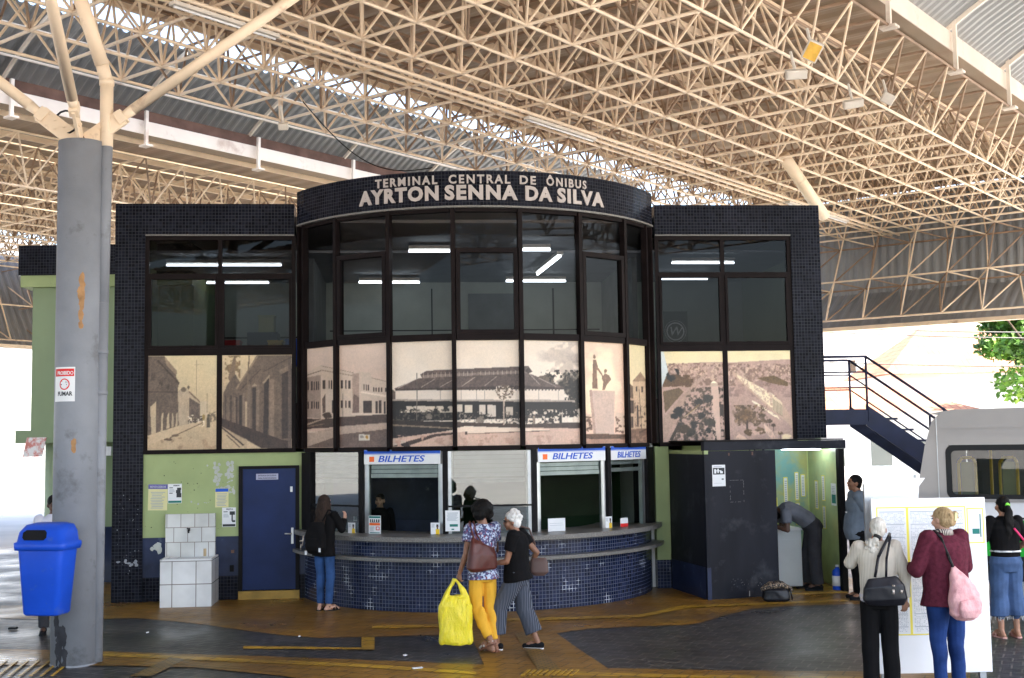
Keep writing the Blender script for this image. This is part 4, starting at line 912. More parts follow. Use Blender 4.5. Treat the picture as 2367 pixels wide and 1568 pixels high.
# ---- ground floor, bow
m = MB().arc(SX, .70, 2.58, 2.75, -76, 76, 0, .965); part(m, 'counter_wall', 'tileblue')
def shelf(R0, R1, z0, z1, a=77):
    m = MB().arc(SX, .70, R0, R1, -a, a + 2, z0, z1)
    for th in (-a, a + 2):
        c = (SX + (R0 + R1) / 2 * math.sin(rad(th)), .70 - (R0 + R1) / 2 * math.cos(rad(th))); rr = (R1 - R0) / 2
        n_ = 14; vs = [(c[0] + rr * math.cos(k * 2 * math.pi / n_), c[1] + rr * math.sin(k * 2 * math.pi / n_), z) for z in (z0 + .0012, z1 - .0012) for k in range(n_)]
        m.add(vs, [tuple(range(n_ - 1, -1, -1)), tuple(range(n_, 2 * n_))] + [(k, (k + 1) % n_, n_ + (k + 1) % n_, n_ + k) for k in range(n_)])
    return m
part(MB().arc(SX, .70, 1.9, 2.74, -74, 74, .968, 1.028), 'counter_top', 'granite')
part(shelf(2.742, 2.92, .966, 1.03), 'counter_shelf', 'granite')
part(shelf(2.752, 2.94, .70, .745, 80), 'counter_shelf', 'granite')
GB = [-54.5, -34.4, -10.7, 12.5, 35.7, 54.5]
for th in GB:
    m = MB(); c = BP(th, 0, 3.13); a = rad(th); tx = np.array([math.cos(a), math.sin(a), 0]); ty = np.array([-math.sin(a), math.cos(a), 0])
    m.obox(c + np.array([0, 0, 1.615]), tx * .035, ty * .05, np.array([0, 0, .583])); part(m, 'ground_mullion', 'black')
part(MB().arc(SX, CYB, 2.9, 3.17, -59, -55.3, 1.03, 2.19), 'end_jamb', 'black'); part(MB().arc(SX, CYB, 2.9, 3.17, 55.3, 59, 1.03, 2.19), 'end_jamb', 'black')
part(MB().box((8.28, .03, .44), (8.50, .2, 2.20)), 'green_wall', 'green'); part(MB().box((8.28, .03, 0), (8.50, .2, .44)), 'mosaic_skirting', 'tileblue')
cols = []
for k, (a, b) in enumerate(zip(GB, GB[1:])):
    p, q = BP(a, 0, 3.12), BP(b, 0, 3.12); d = q - p; d /= np.linalg.norm(d); p = p + d * .036; q = q - d * .036; L_ = np.linalg.norm(q - p); ny = np.cross((0, 0, 1), d)
    mid = (p + q) / 2
    def slab(m, u0, u1, z0, z1, off=0.0, th=.02, mi=0):
        c = p + d * (u0 + u1) / 2 * L_ + ny * off + np.array([0, 0, (z0 + z1) / 2]); m.obox(c, d * (u1 - u0) / 2 * L_, ny * th, np.array([0, 0, (z1 - z0) / 2]), mi)
    if k != 0:
        fr = MB(); e = .055 / L_ * 1.0
        slab(fr, 0, e * 1.3, 1.03, 2.19, .02, .03); part(fr, 'window_jamb', 'alu'); fr = MB(); slab(fr, 1 - e * 1.3, 1, 1.03, 2.19, .02, .03); part(fr, 'window_jamb', 'alu')
    sh = MB()
    zlo = {0: 1.80, 1: 1.88, 2: 1.80, 3: 1.88, 4: 1.90}[k]
    u0, u1 = (0.02, .98) if k == 0 else (.075, .925)
    z = 2.19
    while z - .062 > zlo: slab(sh, u0, u1, z - .058, z - .004, .035, .010); z -= .062
    slab(sh, u0, u1, zlo - .06, zlo - .004, .03, .018)
    part(sh, 'roller_shutter', 'shutter')
    gl = MB(); slab(gl, .04, .96, 1.22 if k in (1, 3) else 1.03, 2.19, -.01 if k != 2 else -.02, .003); part(gl, 'ticket_pane', 'cglass' if k in (0, 2) else 'oglass')
    br_ = MB(); slab(br_, 0, 1, 1.40, 1.425, -.03, .008); 
    if k in (0, 2): part(br_, 'cross_bar', 'black')
    cols.append((p, q, d, ny, L_))
def ticket_sign(k, u0, u1, label, square, txt_u0, txt_u1):
    p, q, d, ny, L_ = cols[k]; a = math.atan2(d[1], d[0])
    base = p + d * u0 * L_ - ny * .055 + np.array([0, 0, 2.015])
    w = FO + U * base[0] - NN * base[1] + np.array([0, 0, base[2]])
    t = thing('ticket_sign', label, 'sign', w, YAW + a, 'ticket signs above the windows'); L2 = (u1 - u0) * L_; H = .205
    MB().box((0, 0, 0), (L2, .03, H)).build('panel', M['white'], t)
    MB().box((.002, -.003, H - .055), (L2 - .002, 0, H - .002)).build('blue_stripe', M['signblue'], t)
    MB().box((.002, -.003, H - .066), (L2 - .002, 0, H - .061)).build('thin_stripe', M['signblue'], t)
    if square: MB().box((L2 * .07, -.004, .035), (L2 * .07 + .075, 0, .11)).build('orange_square', M['orange'], t)
    V, Fs = text_mesh('BILHETES', .125, .0022, .22, .002); x0, x1 = V[:, 0].min(), V[:, 0].max()
    V[:, 0] = (V[:, 0] - x0) / (x1 - x0) * (txt_u1 - txt_u0) * L2 + txt_u0 * L2
    m = MB(); m.add([(v[0], -.003 - v[2] , .035 + v[1]) for v in V], Fs); m.build('lettering', M['signblue'], t)
ticket_sign(1, .01, .985, 'wide ticket sign BILHETES with orange square over the window left of the middle', True, .19, .80)
ticket_sign(3, .01, .985, 'wide ticket sign BILHETES with orange square over the window right of the middle', True, .21, .81)
ticket_sign(4, .0, .99, 'narrow ticket sign BILHETES without a square, at the right end of the bow', False, .18, .84)
# ticket office interior
part(MB().box((2.9, 2.7, 0), (8.2, 2.8, 2.26)), 'office_back_wall', 'darkgreen')
part(MB().box((2.82, .14, 0), (2.9, 2.8, 2.26)), 'office_side_wall', 'intgrey'); part(MB().box((8.2, .2, 0), (8.28, 2.8, 2.26)), 'office_side_wall', 'stucco')
part(MB().box((4.55, 1.6, 0), (5.0, 1.7, 2.2)), 'office_partition', 'navy')
part(MB().box((3.2, 1.55, 0), (4.55, 1.6, 2.2)), 'office_partition', 'navy')
part(MB().box((.2, .14, -.02), (10.88, 5.4, .006)), 'ground_floor_slab', 'intfloor')
# ------------------------------------------------------------------ lit tubes in the upper rooms
def hp(s, y, z): return FO + U * s - NN * y + np.array([0, 0, z])
def fluor(label, a, b, z=5.2, drop=.09):
    (s0, y0), (s1, y1) = a, b; c = hp((s0 + s1) / 2, (y0 + y1) / 2, z)
    t = thing('fluorescent_lamp', label, 'ceiling light', c, 0, 'lit tubes in the upper rooms')
    p, q = hp(s0, y0, z) - c, hp(s1, y1, z) - c
    MB().tube(p, q, .016, n=8).build('tube', M['tube'], t, True)
    MB().beam(p + (0, 0, .055), q + (0, 0, .055), .10, .05).build('housing', M['lampbody'], t)
    return t
fluor('long lit tube behind the upper left windows, front row', (.61, .83), (2.42, .85))
fluor('shorter lit tube behind the upper left windows, back row', (.89, 3.02), (1.98, 3.04))
fluor('short lit tube high in the left half of the bow', (4.46, -.57), (5.08, -.57))
fluor('lit tube farther back in the left half of the bow', (3.58, 3.02), (4.67, 3.05))
fluor('short lit tube high in the right half of the bow', (6.18, -.69), (6.60, -.69))
fluor('long lit tube farther back in the right half of the bow', (6.23, 2.91), (7.32, 2.94))
fluor('lit tube hanging at a slant in the right half of the bow', (6.69, 1.9), (6.82, -.17), 5.18)
fluor('lit tube behind the upper right windows, higher one', (8.78, .69), (9.83, .70))
fluor('lit tube behind the upper right windows, lower one', (8.95, 2.68), (9.89, 2.70))
# things standing in the upper rooms
def boxy(name, label, cat, s, y, z, w, d, h, mt, extra=None, group=None):
    t = thing(name, label, cat, hp(s, y, z), YAW, group); MB().box((-w / 2, -d / 2, 0), (w / 2, d / 2, h)).build('body', M[mt], t, bevel=.008)
    if extra == 'lid': MB().box((-w / 2 - .01, -d / 2 - .01, h), (w / 2 + .01, d / 2 + .01, h + .03)).build('lid', M[mt], t)
    if extra == 'drawers':
        for k in range(3): MB().box((-w / 2 + .02, -d / 2 - .012, h * (k + .06) / 3), (w / 2 - .02, -d / 2, h * (k + .94) / 3)).build('drawer', M[mt], t)
    return t
boxy('storage_box', 'red box with a pale lid behind the upper left windows', 'box', 1.42, 2.2, 3.86, .36, .3, .20, 'redink', 'lid')
boxy('cabinet', 'dark cabinet behind the upper left windows', 'cabinet', 2.05, 1.7, 2.952, .5, .45, 1.22, 'navy', 'drawers')
boxy('storage_box', 'tan carton standing on the dark cabinet upstairs', 'box', 2.1, 1.7, 4.175, .26, .25, .26, 'seatback', 'lid')
boxy('storage_box', 'yellow crate low behind the upper left windows', 'box', 2.35, .7, 3.55, .22, .3, .38, 'seatyellow', 'lid')
boxy('storage_box', 'blue crate low in the corner of the upper left windows', 'box', 2.62, .7, 3.55, .22, .3, .40, 'signblue', 'lid')
boxy('desk', 'grey desk block behind the upper left windows', 'desk', 1.3, 2.2, 2.952, .9, .5, .905, 'intgrey', 'drawers')
# round emblem hanging behind the right upper window
bn_ = thing('emblem_banner', 'dark green banner with a round white emblem behind the upper right window', 'banner', hp(8.72, .16, 3.72), YAW)
MB().box((-.22, 0, 0), (.17, .006, .62)).build('cloth', mat('banner_green', (.045, .06, .055), .7), bn_)
m = MB()
for R0, R1 in ((.125, .145), (.17, .176)):
    n = 32; vs = []; fs = []
    for k in range(n):
        a = 2 * math.pi * k / n; vs += [(-.03 + R0 * math.cos(a), -.003, .3 + R0 * math.sin(a)), (-.03 + R1 * math.cos(a), -.003, .3 + R1 * math.sin(a))]; fs.append((2 * k, 2 * ((k + 1) % n), 2 * ((k + 1) % n) + 1, 2 * k + 1))
    m.add(vs, fs)
V, Fs = text_mesh('W', .20, .001, .25, .001, align='CENTER'); m.add([(-.04 + v[0], -.004 - v[2], .235 + v[1]) for v in V], Fs); m.build('emblem', M['white'], bn_)

# ------------------------------------------------------------------ drinking fountain
ft = thing('drinking_fountain', 'white-tiled drinking trough with a tall tiled back against the green wall', 'fountain', hp(0, 0, 0), YAW)
MB().box((.85, -.70, 0), (1.58, -.02, .665)).build('trough', M['whitetile'], ft)
m = MB().box((.85, -.72, .666), (.875, -.06, .69)); m.box((.85, -.72, .666), (1.58, -.69, .69)); m.box((1.555, -.69, .666), (1.58, -.06, .69)); m.build('rim', M['white'], ft)
MB().box((.80, -.06, 0), (1.53, .026, 1.30)).build('tiled_back', M['whitetile2'], ft)
m = MB(); m.tube((1.15, -.06, 1.06), (1.15, -.12, 1.06), .014); m.tube((1.15, -.12, 1.075), (1.15, -.12, 1.02), .013); m.tube((1.12, -.10, 1.085), (1.17, -.10, 1.085), .008); m.build('tap', M['black'], ft)
MB().tube((1.42, -.3, .69), (1.42, -.3, .80), .022).build('pipe_stub', mat('tan_plastic', (.55, .42, .25)), ft)

# ------------------------------------------------------------------ papers
def poster(label, origin, ax, az, w, h, base, items, name='poster', off=.003, par=None, cat='poster', group=None, tilt=0.0):
    ax = np.array(ax, float); ax /= np.linalg.norm(ax); az = np.array(az, float); n_ = np.cross(ax, az)
    c, s = math.cos(tilt), math.sin(tilt); ax, az = ax * c + az * s, az * c - ax * s
    t = thing(name, label, cat, origin, 0, group)
    n_ = n_ * off
    if n_[1] > 0 and par is None: pass
    MB().obox(ax * w / 2 + az * h / 2, ax * w / 2, n_ * .4, az * h / 2).build('sheet', M[base], t)
    k = 0
    for it in items:
        k += 1; o = n_ * (.4 + .12 * k)
        if it[0] == 't':
            _, body, u0, v0, u1, hh, mt, bold = it
            V, Fs = text_mesh(body, hh * h / .7, bold, depth=.0002); x0, x1 = V[:, 0].min(), V[:, 0].max()
            P = [ax * ((v[0] - x0) / (x1 - x0) * (u1 - u0) + u0) * w + az * (v0 * h + v[1]) + o for v in V]
            MB().add(P, Fs).build('print', M[mt], t)
        else:
            mt, rects = it[0], it[1]; m = MB()
            for (u0, v0, u1, v1) in rects: m.add([ax * u * w + az * v * h + o for u, v in ((u0, v0), (u1, v0), (u1, v1), (u0, v1))], [(0, 1, 2, 3)])
            m.build('print', M[mt], t)
    return t
def lines(u0, u1, v0, v1, n, r=None):
    r = r or random.Random(n); return [(u0 + (u1 - u0) * r.random() * .1, v0 + (v1 - v0) * k / n, u1 - (u1 - u0) * r.random() * .25, v0 + (v1 - v0) * (k + .42) / n) for k in range(n)]
def blob(cx, cy, s, n, seed):
    r = random.Random(seed); return [(cx + (r.random() - .5) * s, cy + (r.random() - .5) * s, cx + (r.random() - .5) * s + .06, cy + (r.random() - .5) * s + .06) for _ in range(n)]
axw, azw = U, np.array([0, 0, 1.])
def wallpos(s, z, y=.0265): return hp(s, y, z)
poster('yellowed notice with a purple heading, leftmost on the green wall', wallpos(.52, 1.36), axw, azw, .285, .39, 'paper_y', [('purple', [(0, .82, 1, 1)]), ('t', 'MENSAGEIROS', .08, .87, .9, .07, 'paper', .001), ('grey_ink', lines(.12, .88, .08, .74, 11))], tilt=-.02)
poster('white flyer with dark diamond shapes and green foot, beside the purple notice', wallpos(.815, 1.46), axw, azw, .205, .29, 'paper', [('teal', [(.03, .02, .97, .13)]), ('ink', [(.62, .30, .97, .52), (.58, .52, .92, .68), (.66, .68, .95, .80), (.1, .78, .36, .82), (.1, .5, .34, .54)]), ('grey_ink', lines(.08, .5, .58, .76, 4)), ('t', 'FEIRA', .4, .88, .85, .06, 'ink', .001)])
poster('small yellowish notice with blue heading under the bare plaster', wallpos(1.515, 1.385), axw, azw, .20, .285, 'paper_y', [('signblue', [(.02, .82, .98, .99)]), ('grey_ink', lines(.1, .9, .08, .78, 9))])
poster('white flyer with a dark figure and black foot, left of the blue door', wallpos(1.62, 1.09), axw, azw, .205, .29, 'paper', [('ink', [(.04, .02, .96, .14), (.55, .62, .93, .80), (.68, .30, .78, .62), (.72, .24, .95, .34), (.1, .76, .4, .8)]), ('grey_ink', lines(.08, .5, .5, .7, 4)), ('t', 'FESTA', .3, .88, .8, .07, 'ink', .001)])
def counter_paper(label, px, py0, py1, w, off, base, items, cat='notice', tilt=0):
    t_, z0 = bowhit(px, py1, 3.2); _, z1 = bowhit(px, py0, 3.2); a = rad(t_)
    b = BP(t_, max(z0, 1.032), 3.20 + off); W_ = FO + U * b[0] - NN * b[1] + np.array([0, 0, b[2]])
    ax = U * math.cos(a) - NN * math.sin(a); ax = U * math.cos(a) + (-NN) * math.sin(a)
    return poster(label, W_ - ax * w / 2, ax, azw, w, z1 - max(z0, 1.032), base, items, 'notice', cat=cat, tilt=tilt)
counter_paper('green and orange event poster standing in the left ticket window', 869, 1192, 1243, .20, .03, 'paper', [('teal', [(.04, .86, .96, .97), (.1, .03, .9, .08)]), ('ink', [(.1, .62, .9, .80)]), ('orange', [(.06, .46, .94, .60)]), ('paper', [(.2, .64, .26, .84), (.36, .66, .42, .82), (.52, .64, .60, .83), (.72, .66, .78, .82)]), ('grey_ink', lines(.08, .5, .14, .42, 5)), ('redink', [(.62, .2, .88, .24), (.62, .36, .88, .40), (.60, .2, .66, .40), (.84, .2, .90, .40)])])
counter_paper('tall white notice with a teal block in the middle window', 1047, 1180, 1228, .205, .03, 'paper', [('grey_ink', lines(.1, .9, .5, .92, 9)), ('teal', [(.3, .22, .86, .34), (.42, .06, .6, .12)])])
for x, lab in ((818, 'small leaflet with a yellow-clad figure left of the first ticket window'), (1008, 'small leaflet with a yellow-clad figure at the right edge of the first ticket window'), (1402, 'small leaflet with a yellow-clad figure between the two right ticket windows')):
    counter_paper(lab, x, 1194 if x > 1300 else 1208, 1226 if x > 1300 else 1242, .13, .05, 'paper', [('seatyellow', [(.55, .0, .97, .45)]), ('ink', [(.62, .62, .86, .85)]), ('rust', [(.66, .45, .82, .72)]), ('grey_ink', lines(.06, .5, .6, .94, 5))])
counter_paper('blank white notice propped in the right ticket window', 1285, 1198, 1233, .27, .03, 'paper', [('grey_ink', [(.1, .6, .85, .62), (.1, .45, .9, .47)])])
counter_paper('red and white card holder in the last ticket window', 1437, 1197, 1223, .17, .05, 'paper', [('redink', [(0, 0, 1, .38)])])
counter_paper('white sheet behind the far left ticket window', 811, 1195, 1206, .06, -.1, 'paper', [('grey_ink', [(.1, .3, .9, .5)])])

# ------------------------------------------------------------------ black booth at the right
A0, B0, C0, D0 = (8.50, .0), (8.70, -1.44), (10.97, -.93), (10.97, 0.0)
bt = thing('kiosk_booth', 'black panelled service booth attached to the right end of the ticket hall', 'booth', hp(8.7, -1.44, 0), YAW)
def bl(s, y, z): return np.array([s - 8.7, y + 1.44, z])
def wall(m, a, b, z0, z1, th=.03):
    p, q = bl(*a, 0), bl(*b, 0); d = q - p; L_ = np.linalg.norm(d); d /= L_; n_ = np.cross((0, 0, 1), d)
    m.obox((p + q) / 2 + (0, 0, (z0 + z1) / 2) + n_ * th, d * L_ / 2, n_ * th, np.array([0, 0, (z1 - z0) / 2]))
m = MB(); wall(m, A0, B0, .46, 2.08); m.build('side_panel', M['booth'], bt); m = MB(); wall(m, A0, B0, 0, .458); m.build('side_plinth', M['navy'], bt)
m = MB(); wall(m, A0, B0, 2.085, 2.14); m.build('side_lintel', M['green'], bt)
fd = np.array([C0[0] - B0[0], C0[1] - B0[1]]); FL = np.linalg.norm(fd); fd /= FL
def fp(u): return (B0[0] + fd[0] * u, B0[1] + fd[1] * u)
m = MB(); wall(m, fp(.002), fp(1.16), 0, 2.13); m.build('front_panel', M['booth'], bt)
m = MB(); wall(m, fp(0), fp(FL + .04), 2.135, 2.262, .05); m.build('top_beam', M['booth'], bt)
m = MB(); wall(m, fp(FL - .09), fp(FL + .0), 0, 2.13, .04); m.build('corner_post', M['black'], bt)
m = MB(); m.add([bl(*A0, 2.265), bl(B0[0], B0[1], 2.265), bl(C0[0], C0[1], 2.265), bl(*D0, 2.265)] + [bl(*A0, 2.285), bl(B0[0], B0[1], 2.285), bl(C0[0], C0[1], 2.285), bl(*D0, 2.285)], [(0, 1, 2, 3), (7, 6, 5, 4), (0, 4, 5, 1), (1, 5, 6, 2), (2, 6, 7, 3), (3, 7, 4, 0)]); m.build('booth_roof', M['black'], bt)
# inside
YB = .75
MB().box(tuple(bl(8.9, YB, 0)), tuple(bl(11.0, YB + .06, 2.26))).build('back_wall', mat('booth_wall', (.60, .70, .30), .6, vary=.06), bt)
m = MB(); m.add([bl(11.0, YB, 0), bl(11.0, -.86, 0), bl(11.0, -.86, 2.13), bl(11.0, YB, 2.13)], [(0, 1, 2, 3)]); m.build('side_wall', M['stucco'], bt); m = MB(); m.add([bl(10.985, YB, .02), bl(10.985, -.86, .02), bl(10.985, -.86, 2.13), bl(10.985, YB, 2.13)], [(3, 2, 1, 0)]); m.build('side_lining', mat('booth_side_lining', (.42, .52, .26), .4, vary=.35, scale=1.5, dirt=(.55, .56, .25), dscale=1.2, dlo=.45, dhi=.6), bt)
m = MB(); m.box(tuple(bl(10.22, YB - .03, 0)), tuple(bl(10.25, YB - .002, 2.2))); m.build('wall_trim', M['black'], bt)
MB().box(tuple(bl(10.26, YB - .02, .05)), tuple(bl(10.96, YB - .004, 2.2))).build('poster_backing', mat('hazy_poster_wall', (.50, .52, .20), .5, vary=.35, scale=1.6, dirt=(.20, .42, .40), dscale=1.1, dlo=.48, dhi=.62), bt)
MB().box(tuple(bl(8.9, -1.05, .001)), tuple(bl(10.9, .74, .016))).build('booth_floor', M['ochre_step'], bt)
# crossed-out square and chips on the front panel
def fpt(u, z, o=.002):
    x, y = fp(u); n_ = np.array([fd[1], -fd[0]]); return bl(x + n_[0] * o, y + n_[1] * o, z)
m = MB()
def fq(u0, u1, z0, z1, o=.002): m.add([fpt(u0, z0, o), fpt(u1, z0, o), fpt(u1, z1, o), fpt(u0, z1, o)], [(0, 1, 2, 3)])
r = random.Random(5)
for (a, b, c, d) in ((.40, .62, 1.70, 1.703), (.40, .62, 1.385, 1.388), (.40, .403, 1.385, 1.70), (.62, .623, 1.385, 1.70)):
    n = 9
    for k in range(n):
        if r.random() < .3: continue
        if b - a > d - c: fq(a + (b - a) * k / n, a + (b - a) * (k + .8) / n, c, d)
        else: fq(a, b, c + (d - c) * k / n, c + (d - c) * (k + .8) / n)
for k in range(26): u = .38 + .5 * r.random(); z = .16 + .12 * r.random(); s = .002 + .005 * r.random(); fq(u, u + s, z, z + s * 1.4)
fq(.66, .672, .02, .10)
m.build('panel_marks', mat('panel_scratches', (.30, .30, .30), .7), bt)
m = MB(); fq(.385, .41, 2.06, 2.10); fq(.77, .795, 2.06, 2.11); m.build('hinge', M['rust'], bt)
o_ = wp(0, 0, 0); fpos = lambda u, z: hp(*(fp(u)), z) + NN * .004
fax = U * fd[0] - NN * fd[1]
poster('white printed notice on the black booth panel', fpos(.12, 1.62), fax, azw, .21, .31, 'paper', [('ink', [(.06, .55, .94, .86)]), ('paper', [(.15, .6, .3, .8), (.4, .62, .5, .82), (.6, .6, .8, .7), (.2, .7, .7, .74)]), ('grey_ink', lines(.1, .9, .9, .97, 1) + lines(.1, .9, .14, .17, 1)), ('ink', [(.7, .3, .86, .36)])])
# fittings inside the booth
desk = thing('service_desk', 'pale cabinet desk inside the booth', 'desk', hp(9.98, -.25, 0), YAW)
MB().box((-.40, -.35, .06), (.40, .35, .90)).build('cabinet', mat('desk_white', (.62, .64, .62), .5, vary=.05), desk, bevel=.005); MB().box((-.42, -.38, .902), (.42, .38, .93)).build('desk_top', M['white'], desk, bevel=.004)
for k in range(2): MB().box((-.385 + .39 * k, -.362, .09), (-.005 + .39 * k, -.351, .76)).build('cabinet_door', mat('desk_white2', (.60, .62, .60), .5, vary=.05), desk)
fn = thing('wall_fan', 'dark wall fan in the upper left corner of the booth opening', 'fan', hp(9.98, .60, 1.92), YAW)
m = MB()
for R_ in (.10, .16, .20): m.path([(R_ * math.cos(a) * .8, -.10 - .02 * (R_ < .19), R_ * math.sin(a)) for a in np.linspace(0, 2 * math.pi, 25)], .004, 5)
for k in range(14): a = k * math.pi / 7; m.tube((.02 * math.cos(a), -.13, .02 * math.sin(a)), (.16 * math.cos(a), -.10, .2 * math.sin(a)), .003, n=4)
m.build('guard', M['black'], fn)
m = MB()
for k in range(3):
    a = k * 2.09; m.add([(.02 * math.cos(a), -.09, .02 * math.sin(a)), (.15 * math.cos(a - .35), -.07, .17 * math.sin(a - .35)), (.15 * math.cos(a + .35), -.11, .17 * math.sin(a + .35))], [(0, 1, 2)])
m.build('blades', M['intgrey'], fn); MB().tube((0, -.12, 0), (0, .1, 0), .035, n=12).build('motor', M['black'], fn)
poster('yellow-bordered typed notice on the booth wall', hp(9.985, YB - .01, 1.36), U, azw, .205, .33, 'yellow_line', [('paper', [(.1, .06, .9, .94)]), ('ink', lines(.18, .8, .5, .88, 5)), ('grey_ink', lines(.18, .84, .14, .46, 5))])
poster('small white switch notice under the yellow-bordered one', hp(10.06, YB - .01, 1.15), U, azw, .08, .13, 'paper', [('ink', [(.3, .3, .7, .7)])])
rp = random.Random(3)
for k, (s, z, w, h, lab) in enumerate(((10.55, 1.16, .07, .50, 'tall yellow-edged timetable strip inside the booth, leftmost'), (10.74, 1.28, .065, .46, 'tall yellow-edged timetable strip inside the booth, upper right'), (10.84, 1.34, .075, .36, 'short yellow-edged timetable strip inside the booth, far right'), (10.74, .88, .075, .36, 'yellow-edged timetable strip inside the booth, lowest'), (10.33, 1.08, .11, .25, 'pale notice on the booth back wall near the trim'))):
    poster(lab, hp(s, YB - .03, z), U, azw, w, h, 'yellow_line', [('paper', [(.14, .03, .86, .97)]), ('grey_ink', lines(.24, .8, .08, .92, 12))], group='strips of timetables in the booth')
for k, (y, z, w, h, lab) in enumerate(((.45, 1.15, .16, .46, 'yellow-edged timetable strip on the booth side wall, deepest'), (.12, 1.30, .15, .40, 'yellow-edged timetable strip on the booth side wall, second in'), (.12, .86, .15, .36, 'yellow-edged timetable strip on the booth side wall, under the second'), (-.30, 1.25, .22, .34, 'teal and white notice on the booth side wall nearest the post'))):
    poster(lab, hp(10.98, y, z), NN, azw, w, h, 'yellow_line' if k < 3 else 'paper', [('paper', [(.12, .03, .88, .97)]), ('grey_ink', lines(.22, .8, .08, .92, 12))] if k < 3 else [('teal', [(.1, .1, .9, .5)]), ('grey_ink', lines(.1, .9, .55, .9, 5))], par=1, group='strips of timetables in the booth')
m = thing('fluorescent_lamp', 'lit tube at the top right inside the black booth', 'ceiling light', hp(10.6, -.1, 2.16), YAW)
MB().tube((-.32, 0, -.03), (.3, 0, -.03), .02, n=8).build('tube', M['tube2'], m, True); MB().box((-.34, -.04, -.005), (.32, .04, .04)).build('housing', M['white'], m)
bo = thing('water_bottle', 'blue plastic bottle with white label on the booth floor', 'bottle', hp(10.86, -.78, .006), YAW)
def lathe(prof, n=16):
    m = MB(); vs = [(r_ * math.cos(2 * math.pi * k / n), r_ * math.sin(2 * math.pi * k / n), z) for r_, z in prof for k in range(n)]
    fs = [(a * n + k, a * n + (k + 1) % n, (a + 1) * n + (k + 1) % n, (a + 1) * n + k) for a in range(len(prof) - 1) for k in range(n)]
    fs += [tuple(range(n - 1, -1, -1)), tuple(range((len(prof) - 1) * n, len(prof) * n))]; return m.add(vs, fs)
lathe([(.075, 0), (.08, .02), (.08, .27), (.07, .30), (.03, .33), (.025, .35)]).build('bottle_body', M['binblue'], bo, True)
lathe([(.03, .35), (.03, .38)]).build('cap', M['white'], bo, True); lathe([(.0815, .07), (.0815, .22)]).build('label', M['paper'], bo, True)

# ------------------------------------------------------------------ ground
def floormat(name, base, base2, line, ang, rib, patch=None, rough=.32, w=.25, h=.25):
    t = NT(name); co = t.coord('Object'); mp = t.n('ShaderNodeMapping'); mp.inputs['Rotation'].default_value = (0, 0, ang); t.l(co, mp.inputs[0])
    br = t.n('ShaderNodeTexBrick'); br.offset = .5; t.l(mp.outputs[0], br.inputs['Vector']); br.inputs['Scale'].default_value = 1
    br.inputs['Color1'].default_value = (*base, 1); br.inputs['Color2'].default_value = (*base2, 1); br.inputs['Mortar'].default_value = (*line, 1)
    br.inputs['Brick Width'].default_value = w; br.inputs['Row Height'].default_value = h; br.inputs['Mortar Size'].default_value = .010; br.inputs['Mortar Smooth'].default_value = .2
    n1 = t.noise(.55, 9, .7); d = t.ramp(n1, [(.3, (.50, .48, .46)), (.7, (1.25, 1.22, 1.2))]); col = t.mix(1.0, br.outputs['Color'], d, 'MULTIPLY')
    n3 = t.noise(14, 5, .7); d3 = t.ramp(n3, [(.35, (.8, .8, .8)), (.7, (1.12, 1.12, 1.12))]); col = t.mix(1.0, col, d3, 'MULTIPLY')
    if patch is not None:
        n2 = t.noise(.35, 4, .6); col = t.mix(t.ramp(n2, [(.54, (0, 0, 0)), (.66, (.75, .75, .75))]), col, patch)
    t.l(col, t.b.inputs['Base Color'])
    rr = t.ramp(t.noise(.8, 6, .6), [(.3, (rough * .7,) * 3), (.7, (min(rough * 1.7, 1),) * 3)]); t.l(rr, t.b.inputs['Roughness'])
    t.b.inputs['Specular IOR Level'].default_value = .36
    wv = t.n('ShaderNodeTexWave'); wv.wave_type = 'BANDS'; wv.bands_direction = 'Y'; t.l(mp.outputs[0], wv.inputs['Vector']); wv.inputs['Scale'].default_value = rib
    ad = t.n('ShaderNodeMath', operation='MULTIPLY_ADD'); t.l(wv.outputs[0], ad.inputs[0]); ad.inputs[1].default_value = .5; iv = t.n('ShaderNodeMath', operation='MULTIPLY'); t.l(br.outputs['Fac'], iv.inputs[0]); iv.inputs[1].default_value = -1; t.l(iv.outputs[0], ad.inputs[2])
    t.bump(ad.outputs[0], .5, .004)
    return t.m
M['floor_dark'] = floormat('dark_ribbed_floor', (.040, .039, .042), (.056, .054, .056), (.15, .14, .13), .42, 3.0, w=.2, h=.2)
M['floor_ochre'] = floormat('ochre_floor', (.28, .145, .020), (.34, .178, .026), (.13, .072, .022), .42, 3.0, patch=(.10, .065, .035))
M['floor_band'] = floormat('worn_yellow_band', (.60, .36, .03), (.50, .29, .028), (.20, .12, .03), .42, 3.0, patch=(.34, .20, .03))
M['tactile'] = floormat('tactile_strip', (.40, .25, .05), (.30, .18, .045), (.10, .065, .03), .42, 12.0, w=.12, h=.04)
g = MB(); S = 400
g.add([(-S, -S, -.12), (S, -S, -.12), (S, S, -.12), (-S, S, -.12)], [(0, 1, 2, 3)]); struct(g.build('ground', M['concrete']))
def sheet(name, pts, z, mt, hole=None):
    m = MB(); m.add([(p[0], p[1], z) for p in pts], [tuple(range(len(pts)))]); return struct(m.build(name, M[mt]))
